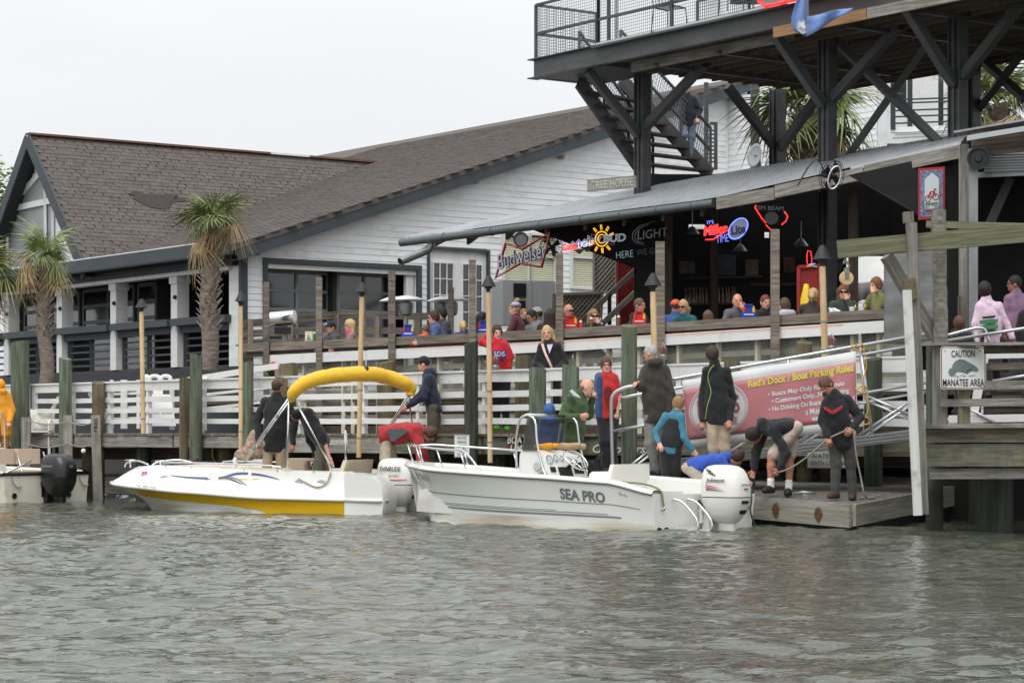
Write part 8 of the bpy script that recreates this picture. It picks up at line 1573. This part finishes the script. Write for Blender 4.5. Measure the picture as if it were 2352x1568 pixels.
o, i = person('boy in black jacket with red chevron holding a rope at the dock corner', 30.6, dict(hd=(1899, 886), nk=(1915, 906), sa=(1893, 925), sb=(1952, 920, .05), ea=(1890, 968, -.02), eb=(1975, 958, .02), wa=(1901, 1003, -.15), wb=(1957, 984, -.15), hp=(1930, 1010), ka=(1920, 1066, -.02), kb=(1954, 1064, .02), aa=(1919, 1130, -.05), ab=(1958, 1134), fa=(1895, 1150, -.25), fb=(1955, 1160, -.35)), 350, (318, -38), SKT, (HRD, 'thick'), (27, 28, 34), (70, 70, 68), shoe='brown', hem=.12, hood=True, loose=1.3, tilt=1)
for p in (((1893, 932), (1912, 943), (1912, 951), (1894, 939)), ((1914, 943), (1936, 930), (1936, 937), (1914, 951))): MB().prism([P(a, b, 30.34) for a, b in p], (0, .06, 0)).build('red_chevron', cloth((196, 36, 44)), o)
rp = smoothpath([P(1788, 1084, 30.85), P(1815, 1075, 30.75), P(1850, 1052, 30.6), P(1885, 1022, 30.45), P(1905, 1006, 30.42), P(1930, 994, 30.4), P(1957, 985, 30.42), P(1962, 1002, 30.4), P(1966, 1040, 30.4), P(1976, 1090, 30.4), P(1988, 1140, 30.4), P(2010, 1141, 31.0), P(1975, 1144, 30.7), P(2030, 1136, 31.5)], 6)
MB().tube(rp, .012, 6).build('mooring_rope', ROPE, None, smooth=True, label='grey rope held by the boy at the dock corner and trailing on the planks', cat='rope')
person('man in dark navy jacket and jeans walking down the tower stairs', 46.0, dict(hd=(1577, 203), nk=(1577, 219), sa=(1560, 228), sb=(1596, 228), ea=(1538, 249, -.1), eb=(1608, 252), wa=(1508, 246, -.3), wb=(1604, 272, -.1), hp=(1579, 282), ka=(1570, 312, -.15), kb=(1588, 316), aa=(1572, 352), ab=(1584, 362)), 345, (350, 0), SKR, ((90, 70, 54), 'short'), (28, 32, 46), (108, 124, 146), fine=False, hem=.08)
person('person in orange hooded coat cut off by the left edge, standing by the skiff', 44.3, dict(hd=(2, 886), nk=(4, 900), sa=(-14, 908), sb=(20, 910), ea=(-18, 940), eb=(27, 942), wa=(-10, 965, -.15), wb=(22, 968, -.15), hp=(4, 978), ka=(-6, 1022), kb=(12, 1022), aa=(-6, 1062), ab=(12, 1062)), 190, (200, 0), SK, ((236, 150, 20), 'thick'), (236, 150, 20), (180, 110, 30), hood=True, loose=1.8, fine=False, hem=.2)
o, i = person('person in pink long-sleeved shirt with green back print walking up to the shack', 32.2, dict(hd=(2262, 668), nk=(2266, 690), sa=(2246, 704), sb=(2298, 704), ea=(2242, 745), eb=(2312, 745), wa=(2246, 785, -.05), wb=(2326, 776, -.05), hp=(2276, 778), ka=(2268, 840), kb=(2288, 840), aa=(2270, 900), ab=(2292, 880, .2)), 172, (172, 0), (120, 84, 66), (HD, 'thick'), (226, 190, 214), (50, 50, 56), coat=.02, hem=.08, fine=True, loose=1.3)
for v0, v1, m_ in ((725, 730, BLACK), (733, 742, M('green_print', srgb(60, 130, 84), .7)), (746, 755, M('green_print')), (758, 760, BLACK)): MB().prism([P(2252 if v1-v0 > 6 else 2258, v0+2, 32.0), P(2292 if v1-v0 > 6 else 2286, v0-1, 32.0), P(2292 if v1-v0 > 6 else 2286, v1-1, 32.0), P(2252 if v1-v0 > 6 else 2258, v1+2, 32.0)], (0, .06, 0)).build('shirt_print', m_, o)
person('bearded man in purple shirt and sunglasses at the right edge', 33.2, dict(hd=(2330, 652), nk=(2334, 672), sa=(2312, 686), sb=(2362, 686), ea=(2306, 728), eb=(2372, 728), wa=(2312, 765), wb=(2368, 770), hp=(2338, 762), ka=(2328, 825), kb=(2350, 825), aa=(2328, 885), ab=(2350, 885)), 215, (262, 0), (160, 110, 86), (HD, 'short'), (134, 96, 124), (60, 60, 66), coat=.02, hem=.1, shades=True, fine=False)
person('small brown-haired boy in dark clothes behind the pipe handrail', 31.0, dict(hd=(2203, 744), nk=(2207, 762), sa=(2190, 772), sb=(2228, 772), ea=(2185, 800), eb=(2236, 800), wa=(2188, 830), wb=(2232, 830), hp=(2208, 835), ka=(2200, 885), kb=(2216, 885), aa=(2200, 940), ab=(2216, 940)), 195, (200, 0), SKT, (HRD, 'thick'), (34, 34, 38), (36, 36, 40), coat=.02, scale=.85, fine=False)
person('person in black at the right edge beside the pink shirt', 31.6, dict(hd=(2366, 690), nk=(2366, 710), sa=(2344, 724), sb=(2392, 724), ea=(2340, 765), eb=(2398, 765), wa=(2346, 800), wb=(2392, 800), hp=(2368, 800), ka=(2358, 860), kb=(2380, 860), aa=(2358, 910), ab=(2380, 910)), 180, None, SKT, (HD, 'short'), (26, 26, 28), (40, 40, 44), fine=False)
# guests at the counter: head centre, facing, lean and arm pose
def guest(label, u, v, yaw, top, hair=(HB, 'short'), skin=SKR, back=.55, lean=.06, arms='table', look=None, s=1.0, **kw):
    D = CT.D(u)+back; k = F/D; ya = math.radians(yaw); fx, fy = math.sin(ya), -math.cos(ya); rx, ry = -fy*-1, 0
    f = V((fx, fy, 0)); r = V((-fy, fx, 0)); hd = P(u, v, D)                     # r: towards the guest's left hand side seen from behind
    def J3(p): return (CX+p.x/p.y*F, HV-(p.z-EYE)/p.y*F, p.y-D)
    z = V((0, 0, 1)); nk = hd-z*.135*s-f*.025*s; hp = nk-z*.50*s-f*(lean+.05)*s; sh = nk-z*.055*s
    pts = dict(hd=hd, nk=nk, hp=hp, sa=sh-r*.185*s, sb=sh+r*.185*s)
    ea, eb = pts['sa']-z*.24*s+f*.10*s-r*.05*s, pts['sb']-z*.24*s+f*.10*s+r*.05*s; wa, wb = ea+f*.22*s-z*.02*s+r*.09*s, eb+f*.22*s-z*.02*s-r*.09*s
    if arms in ('chin', 'mouth'): eb = pts['sb']-z*.22*s+f*.17*s; wb = hd-z*.12*s+f*.10*s+r*.06*s
    pts.update(ea=ea, eb=eb, wa=wa, wb=wb, ka=hp+f*.42*s-r*.1*s+z*.02, kb=hp+f*.42*s+r*.1*s+z*.02, aa=hp+f*.40*s-r*.1*s-z*.42*s, ab=hp+f*.40*s+r*.1*s-z*.42*s)
    if abs(((yaw+180) % 360)-180) < 100: pts['ka'] = hp+f*.25*s-r*.1*s; pts['kb'] = hp+f*.25*s+r*.1*s; pts['aa'] = pts['ka']-z*.42*s; pts['ab'] = pts['kb']-z*.42*s
    return person(label, D, {n: J3(p) for n, p in pts.items()}, yaw, look or (yaw, -4), skin, hair, top, kw.pop('legs', (56, 58, 66)), fine=False, coat=kw.pop('coat', .022), scale=s, group='guests seated at the bar counter', **kw)
guest('man in navy baseball cap and grey quarter-zip seated at the left end of the counter', 760, 752, 305, (74, 77, 82), (HB, 'crop'), cap=(30, 36, 62), hatlogo=True, back=.7)
guest('blond woman in sunglasses and pink scarf facing the man in the navy cap', 803, 748, 280, (142, 112, 102), (HBL, 'bob'), shades=True, scarf=(214, 52, 108), back=.6)
guest('child with cropped hair in orange shirt seated left of the man in blue', 978, 757, 200, (222, 84, 36), ((120, 88, 62), 'crop'), s=.78, back=.5)
guest('man in blue shirt and sunglasses leaning forward at the counter', 996, 730, 285, (62, 82, 138), (HB, 'thick'), shades=True, lean=.16, back=.5)
guest('dark-haired man in charcoal jacket half hidden behind the man in blue', 1014, 722, 300, (52, 56, 64), (HD, 'thick'), back=1.2)
guest('small blond ponytailed guest in blue seen from behind', 1063, 750, 190, (44, 58, 128), (HBL, 'pony'), s=.85, back=.5)
guest('black-haired guest in black bending behind the bamboo torch', 1108, 733, 120, (28, 28, 30), ((22, 20, 22), 'long'), SKT, back=.8)
guest('woman in maroon top with patterned headband and hair bun', 1182, 710, 262, (84, 32, 48), ((170, 130, 88), 'bun'), headband=True, back=.9)
guest('child peering out between the maroon top and the grey hoodie', 1203, 722, 20, (40, 40, 46), ((140, 100, 66), 'short'), s=.8, back=1.4)
guest('young dark-haired man in grey hoodie looking down', 1222, 728, 300, (112, 114, 120), (HD, 'short'), SKT, look=(300, -20), hood=True, back=1.0)
guest('guest in pale cap behind the young man in grey', 1233, 722, 260, (70, 74, 82), (HD, 'crop'), SKT, cap=(150, 148, 142), back=1.7)
guest('long dark-haired woman with her back to the water', 1262, 726, 185, (40, 34, 36), ((48, 32, 28), 'long'), back=.8)
guest('bald man in maroon sweater and dark sunglasses', 1306, 715, 35, (108, 24, 34), ((150, 110, 90), 'none'), (196, 134, 112), shades=True, back=.8)
guest('blond woman in sunglasses and black jacket touching her mouth', 1364, 727, 10, (38, 40, 42), ((150, 120, 80), 'bob'), shades=True, arms='mouth', back=.8)
guest('short-haired man in black jacket turned towards the bamboo torch', 1469, 702, 55, (26, 28, 34), ((96, 74, 56), 'crop'), (206, 140, 116), back=.9)
guest('guest in orange cap and blue shirt with back to the water', 1552, 706, 150, (40, 76, 150), (HB, 'crop'), cap=(232, 84, 30), back=.9)
guest('woman in teal jacket and sunglasses looking back over the water', 1570, 706, 328, (26, 96, 104), (HBL, 'pony'), shades=True, back=.6)
guest('brown-haired guest low behind the counter right of the teal jacket', 1626, 728, 180, (40, 36, 34), ((96, 74, 54), 'long'), s=.85, back=.8)
guest('balding old man in plaid shirt with hand at his chin', 1694, 692, 5, (92, 88, 96), (HGR, 'bald'), (206, 146, 122), arms='mouth', back=.7)[0].children[0].data.materials[0] = M('plaid_cloth', srgb(54, 50, 62), .9, .5, (24, 24, 24), .2, col2=srgb(176, 172, 180), detail=1)
guest('red-haired guest half hidden behind a timber post', 1758, 695, 20, (36, 34, 38), ((110, 60, 44), 'short'), back=1.3)
guest('guest in pale grey hoodie hunched with back to the water', 1802, 704, 195, (196, 198, 206), ((90, 70, 54), 'crop'), hood=True, lean=.1, back=.6, loose=2.0, s=1.12)
guest('blond ponytailed guest in brown jacket beside the yellow raincoat', 1868, 680, 165, (58, 46, 42), (HBL, 'pony'), back=.6)
guest('smiling woman with long brown hair, dark sunglasses and green jacket', 1937, 672, 355, (58, 66, 56), ((116, 74, 50), 'long'), shades=True, arms='chin', back=.6)
guest('young man in olive sweater with hand at his mouth', 2012, 656, 300, (112, 112, 56), ((120, 80, 52), 'thick'), arms='mouth', back=.6)
# ------------------------------------------------------------------ palms and tree
LEAFG = M('palm_green', srgb(98, 118, 66), .55, .3, (3, 3, 3), .05, col2=srgb(150, 158, 98), obj=.25, island=.2); LEAFB = M('dry_palm_tan', srgb(150, 124, 88), .8, .25, (4, 4, 4), .05, col2=srgb(184, 160, 120), obj=.2, island=.2)
TRUNK = M('palm_trunk_grey', srgb(112, 100, 90), .95, .3, (7, 7, 22), .8, col2=srgb(148, 136, 124), dist=.03); BOOT = M('palm_boot_grey', srgb(128, 116, 104), .9, .3, (6, 6, 6), .4, col2=srgb(172, 160, 146), obj=.2)
_FR = {}
def frond_mesh(i, m, droop):
    if (i, m.name) in _FR: return _FR[(i, m.name)]
    r = random.Random(i*13+int(droop*10)); mb = MB(); L_ = .62; n = 30
    px = [V((L_*t, 0, .10*math.sin(t*1.5)-.12*t*t)) for t in (0, .33, .66, 1)]
    mb.tube(px, [.020, .015, .012, .010], 5)
    o = px[-1]
    for k in range(n):
        a = lerp(-2.35, 2.35, k/(n-1))+r.uniform(-.05, .05); ln = (.78+.22*math.cos(a))*r.uniform(.62, .8)*1.12; d = V((math.cos(a), math.sin(a), .12*r.uniform(-1, 1))); nn = V((-d.y, d.x, 0)); w = .021; p = [o]
        for t in (.35, .7, 1.0): p.append(o+d*ln*t+V((-.02, 0, -droop*ln*(t**2.2)*r.uniform(.7, 1.3)+.05*t)))
        for q0, q1, w0, w1 in ((p[0], p[1], w*.5, w), (p[1], p[2], w, w*.7), (p[2], p[3], w*.7, .002)): mb.add([q0+nn*w0, q0-nn*w0, q1-nn*w1, q1+nn*w1], [(0, 1, 2, 3)])
    me = bpy.data.meshes.new('frond'); me.from_pydata([tuple(v) for v in mb.v], [], mb.f); me.materials.append(m); me.update(); _FR[(i, m.name)] = me; return me
def palm(label, u, v, D, scale, ub, vb, tw, n=34, seed=1, boots=(0.0, .7), brown=.25, brown_dir=None, nboot=70):
    r = random.Random(seed); c = P(u, v, D); base = P(ub, vb, D); t = thing('palm_tree', label, 'palm', base, 'palms around the house'); rr = tw/2/F*D
    pts = [lerp(base, c, k/14)+V((.04*math.sin(k*.7), 0, 0)) for k in range(15)]; MB().tube(pts, [rr*(1.1-.15*k/14)*(1+.04*math.sin(k*2.2)) for k in range(15)], 14).build('trunk', TRUNK, t, smooth=50)
    L_ = (c-base).length; bm = boxmesh(.34, .10, .05, BOOT)
    bmb = MB().prism([V((0, -.065, -.02)), V((.30, -.022, .0)), V((.34, -.03, .012)), V((.34, .03, .012)), V((.30, .022, .0)), V((0, .065, -.02))], (0, 0, .035)); bme = bpy.data.meshes.new('leaf_boot'); bme.from_pydata([tuple(x) for x in bmb.v], [], bmb.f); bme.materials.append(BOOT)
    for k in range(nboot):
        f = lerp(1-boots[1], 1.0, k/nboot); a = k*2.4+r.uniform(-.2, .2); p = lerp(base, c, f); d = V((math.cos(a), math.sin(a), 1.3+r.uniform(-.3, .4))).normalized(); o = bpy.data.objects.new('leaf_boot', bme); _place(o, t, p+V((math.cos(a), math.sin(a), 0))*rr*.93); o.rotation_euler = frame(d, V((math.cos(a), math.sin(a), 0))).to_euler(); o.scale = (scale*.9,)*3
    for k in range(n):
        el = lerp(1.3, -.45, (k/(n-1))**.85)+r.uniform(-.3, .3); a = k*2.39996+r.uniform(-.55, .55); dry = el < .15 and r.random() < brown*2.2 or (brown_dir is not None and math.cos(a-brown_dir) > .72 and el < .75)
        m = LEAFB if dry else LEAFG; dr = .55+(.9 if dry else .25)*r.random()+(.25 if el < .2 else 0); me = frond_mesh(r.randrange(4)+(10 if dry else 0)+(20 if dr > .9 else 0), m, dr)
        if dry: el -= .35
        d = V((math.cos(a)*math.cos(el), math.sin(a)*math.cos(el), math.sin(el))); o = bpy.data.objects.new('frond', me); _place(o, t, c+V((0, 0, r.uniform(-.1, .1)))); o.rotation_euler = (frame(d) @ Matrix.Rotation(r.uniform(-.5, .5), 3, 'X')).to_euler(); s_ = scale*r.uniform(.72, 1.28); o.scale = (s_, s_, s_)
    return t
palm('shorter palm in front of the tall gable window at the far left', 98, 594, 48.0, .58, 106, 885, 30, 24, 3, (0, .62), .16, 2.9, 80)
palm('taller palm with dry fronds on its right, in front of the long eave', 486, 512, 47.0, .60, 478, 850, 37, 26, 5, (0, .74), .1, -.1, 110)
palm('big palm with thick trunk seen between the tower legs', 1862, 262, 47.5, 1.12, 1862, 470, 56, 30, 8, (0, 1), .15, None, 80)
palm('palm at the far right behind the tower and the shack roof', 2290, 240, 50.0, 1.0, 2292, 400, 50, 28, 12, (0, 1), .15, None, 36)
palm('palm crown mostly cut off by the left edge beside the shorter palm', -32, 640, 48.5, .72, -30, 885, 34, 26, 15, (0, .6), .6, .3, 24)
lt = thing('leafy_tree', 'bright green tree peeking out behind the roof at the left edge', 'tree', P(-45, 620, 75)); MB().tube([P(-45, 620, 75), P(-40, 520, 75), P(-30, 430, 75)], [.3, .2, .08], 8).build('trunk', TRUNK, lt, smooth=True)
rt = np.random.default_rng(9); mb = MB()
for k in range(1600):
    c = P(-38, 440, 75)+V(tuple(rt.normal(0, 1, 3)*np.array((.33, .33, .42))*1.25)); R = Matrix.Rotation(rt.uniform(0, 6), 3, 'Z') @ Matrix.Rotation(rt.uniform(-1, 1), 3, 'X'); s_ = .09; mb.add([c+R @ V(p)*s_ for p in ((-1, 0, 0), (0, -.6, .1), (1, 0, 0), (0, .6, .1))], [(0, 1, 2, 3)])
mb.build('crown', M('fresh_leaf', srgb(120, 150, 62), .6, .25, (3, 3, 3), island=.3), lt, kind='stuff')
# ------------------------------------------------------------------ small things on the walkway and the counter
sbd = thing('sandwich_board', 'white plastic sandwich board with pasted notices behind the fence', 'sandwich board', P(362, 984, 43.3)); SBW = M('white_plastic', srgb(228, 228, 230), .4, .03); sb = lambda x, y, o=0: P(x, y, 43.2+(y-880)*-.003-o)
MB().prism([sb(340, 882), sb(388, 882), sb(404, 978), sb(334, 978)], (0, .04, 0)).build('front_panel', SBW, sbd); MB().prism([P(342, 884, 43.6), P(386, 884, 43.6), P(396, 978, 44.0), P(340, 978, 44.0)], (0, .04, 0)).build('back_panel', SBW, sbd)
for x0, x1 in ((334, 340), (345, 366), (371, 391)): MB().tube(smoothpath([P(x0, 886, 43.3), P(x0+1, 866, 43.3), P(x1-1, 866, 43.3), P(x1, 886, 43.3)], 4), .045, 6).build('handle', SBW, sbd, smooth=True)
for x0, y0, x1, y1, m_ in ((351, 893, 371, 906, GELC), (374, 894, 392, 905, INK), (351, 915, 362, 920, INK), (378, 916, 394, 922, NAVY), (364, 914, 377, 922, PINS), (346, 897, 351, 904, INK)): MB().prism([sb(x0, y0, .004), sb(x1, y0, .004), sb(x1, y1, .004), sb(x0, y1, .004)], (0, .002, 0)).build('notice_print', m_, sbd)
for x0, x1, m_ in ((346, 352, REDD), (353, 366, PINS), (371, 378, REDD), (379, 396, PINS)): MB().prism([sb(x0, 948, .004), sb(x1, 948, .004), sb(x1, 950, .004), sb(x0, 950, .004)], (0, .002, 0)).build('printed_line', m_, sbd)
fb = thing('flower_basket', 'basket of red geraniums hanging at the left end of the deck', 'flowers', P(630, 868, 43.0)); rt = np.random.default_rng(2)
MB().lathe(P(630, 868, 43.0), [(.06, 0), (.13, .10), (.14, .12)], 12).build('basket', BLACK, fb, smooth=40); mb = MB(); c = P(630, 853, 43.0)
for k in range(260): p = c+V(tuple(rt.normal(0, 1, 3)*np.array((.07, .06, .075)))); R = Matrix.Rotation(rt.uniform(0, 6), 3, 'Z') @ Matrix.Rotation(rt.uniform(-1, 1), 3, 'X'); mb.add([p+R @ V(q)*.035 for q in ((-1, 0, 0), (0, -.8, .1), (1, 0, 0), (0, .8, .1))], [(0, 1, 2, 3)])
mb.build('leaves', M('geranium_green', srgb(70, 118, 44), .6, .2, island=.25), fb, kind='stuff')
for k, (du, dv) in enumerate(((-3, -14), (-8, -4), (8, -10), (7, 8), (-1, -3))): MB().sphere(P(630+du, 850+dv, 42.85), .05, 8).build('flower_head', M('geranium_red', srgb(214, 34, 36), .6, .2, (40, 40, 40), .8), fb)
def cage_lamp(u, v, D, label):
    c = P(u, v, D); t = thing('caged_lamp', label, 'lamp', c, 'caged red lamps'); MB().lathe(c, [(.055, 0), (.06, .06), (.045, .08)], 12).build('base', GALV, t, smooth=40); MB().lathe(c+V((0, 0, .08)), [(.042, 0), (.046, .08), (.03, .13), (.01, .14)], 12).build('glass', M('dull_red_glass', srgb(120, 50, 46), .15, .1), t, smooth=40)
    for k in range(6): a = k*math.pi/3; d = V((math.cos(a), math.sin(a), 0)); MB().tube([c+d*.05+V((0, 0, .08)), c+d*.056+V((0, 0, .17)), c+V((0, 0, .245))], .005, 4).build('cage_wire', GALV, t)
cage_lamp(1138, 850, 35.9, 'caged red lamp on the fence beside the boy in the red hoodie'); cage_lamp(1524, 826, 34.6, 'caged lamp behind the hood of the brown coat'); cage_lamp(1910, 806, 33.2, 'caged red lamp on the fence above the red banner')
def on_counter(u, out=-.17, dz=.018): p = CT.at(u, .6, out); return p+V((0, 0, dz))
CR = {'red': M('red_plastic', srgb(206, 38, 34), .45, .06), 'blue': M('blue_plastic', srgb(34, 66, 170), .45, .06)}
def caddy(u, col, label):
    c = on_counter(u); t = thing('bottle_caddy', label, 'caddy', c, 'six-bottle caddies on the counter'); w = .105
    MB().box(c+V((0, 0, .045)), (.22, .14, .09)).build('tray', CR[col], t); MB().prism([c+V((-.07, 0, .09)), c+V((.07, 0, .09)), c+V((.07, 0, .22)), c+V((-.07, 0, .22)), c+V((-.045, 0, .20)), c+V((.045, 0, .20)), c+V((.045, 0, .17)), c+V((-.045, 0, .17)), c+V((-.07, 0, .19))][:4], (0, .012, 0)).build('handle', CR[col], t)
    MB().box(c+V((0, -.003, .19)), (.08, .02, .02)).build('grip_slot', BLACK, t); MB().box(c+V((0, -.071, .055)), (.15, .003, .018)).build('white_print', CLOTHW, t)
    for x, m_ in ((-.07, REDD), (.08, GELY)): MB().lathe(c+V((x, -.03, .05)), [(.022, 0), (.023, .09), (.010, .12), (.006, .14)], 8).build('sauce_bottle', m_, t, smooth=40)
for a in ((1311, 'red', 'red bottle caddy in front of the bald man in maroon'), (1468, 'red', 'red bottle caddy in front of the man in the black jacket'), (1719, 'blue', 'blue bottle caddy beside the old man in plaid'), (1110, 'blue', 'blue bottle caddy beside the guest in black at the bamboo torch'), (937, 'blue', 'blue bottle caddy left of the child in orange')): caddy(*a)
def bottle(u, label, m_, h=.23):
    c = on_counter(u, -.1); t = thing('beer_bottle', label, 'bottle', c, 'bottles on the counter'); MB().lathe(c, [(.03, 0), (.031, h*.55), (.014, h*.75), (.013, h*.96)], 10).build('glass', m_, t, smooth=40); MB().lathe(c+V((0, 0, h*.62)), [(.0285, 0), (.016, h*.12)], 10).build('neck_label', CLOTHW, t, smooth=40); MB().lathe(c+V((0, 0, h*.96)), [(.014, 0), (.014, .012)], 8).build('cap', BLACK, t)
bottle(1358, 'dark beer bottle in front of the blond woman in the black jacket', BOT); bottle(1421, 'dark beer bottle standing alone left of the tallest piling', BOT); bottle(722, 'green bottle by the small menu card', M('green_glass', srgb(40, 130, 50), .15, .1)); bottle(1334, 'small ketchup bottle right of the red caddy', REDD, .17)
mc = thing('menu_card', 'small pale menu card standing on the counter by the green bottle', 'card', on_counter(708)); c = on_counter(709); MB().prism([c+V((-.07, 0, 0)), c+V((.07, 0, 0)), c+V((.07, .02, .19)), c+V((-.07, .02, .19))], (0, .006, 0)).build('card', CREAM, mc); MB().prism([c+V((-.04, -.003, .03)), c+V((.05, -.003, .03)), c+V((-.01, .008, .13))], (0, .003, 0)).build('print', PINS, mc)
LEM = M('lemon_yellow', srgb(236, 206, 60), .5)
for u, lb in ((1957, 'white drink cup with lemon wedge in front of the smiling woman'), (1979, 'white drink cup with lemon wedge nearer the man in olive')):
    c = on_counter(u, -.1); t = thing('drink_cup', lb, 'cup', c, 'drink cups with lemon'); MB().lathe(c, [(.035, 0), (.047, .075), (.044, .076), (.034, .01)], 14).build('cup', CLOTHW, t, smooth=40); MB().tube([c+V((.04, -.02, .075)), c+V((.052, -.02, .075))], .028, 10).build('lemon_wedge', LEM, t)
npk = Field(); c = on_counter(1917, -.1); [npk.cap(c+V((random.uniform(-.08, .08), random.uniform(-.03, .03), .02)), c+V((random.uniform(-.08, .08), random.uniform(-.03, .03), random.uniform(.03, .08))), .022, .014, .01) for k in range(7)]; field_obj([(npk, .008, .004, 0)], 'paper_napkins', [CLOTHW], None, 'crumpled white napkins on the counter beside the smiling woman', 'napkins')
# duffel and cloth on the console boat, camouflage bag on the low float
df = Field(); [df.cap(SP.at(2.75+a, b, 1.06), SP.at(2.6+a*.5, b-.15, 1.09), .042, .03, .03) for a, b in ((0, .3), (.1, .12), (-.05, .2))]; field_obj([(df, .011, .006, 0)], 'amber_jacket', [gearm], None, 'amber jacket dropped on the console top of the white boat', 'jacket')
df = Field(); [df.cap(SP.at(2.7+a, b, 1.07), SP.at(2.55, b-.2, 1.08), .05, .05, .03) for a, b in ((0, -.15), (.05, -.25))]; field_obj([(df, .011, .006, 0)], 'tan_bag', [cloth((176, 146, 104))], None, 'tan cloth bag lying on the console top of the white boat', 'bag')
cb = Field(); c = P(571, 1048, 39.2); cb.cap(c+V((-.1, 0, 0)), c+V((.12, 0, .05)), .15, .13, .06).cap(c+V((.02, 0, .1)), c+V((.1, 0, .38)), .13, .07, .06); field_obj([(cb, .014, .006, 0)], 'camouflage_bag', [M('camouflage', srgb(120, 98, 80), .85, .4, (16, 16, 16), .3, col2=srgb(196, 168, 150))], None, 'brown camouflage bag on a cooler behind the yellow boat', 'bag')
ck = thing('cooler', 'white lidded cooler under the camouflage bag', 'cooler', P(572, 1100, 39.3)); MB().box(P(572, 1082, 39.3)+V((0, 0, -.02)), (.5, .35, .36)).build('body', GELC, ck); MB().box(P(572, 1082, 39.3)+V((0, 0, .185)), (.52, .37, .05)).build('lid', GEL, ck)
bg = Field(); c = P(655, 1074, 40.5); c = P(430, 1070, 39.6); bg.cap(c+V((-.12, 0, 0)), c+V((.1, 0, .06)), .09, .07, .04).cap(c+V((.12, 0, .0)), c+V((.16, 0, .12)), .06, .04, .03); field_obj([(bg, .014, .004, 0)], 'duffel_bag', [cloth((88, 44, 52))], None, 'dark red duffel bag on the dock behind the yellow bow', 'bag')
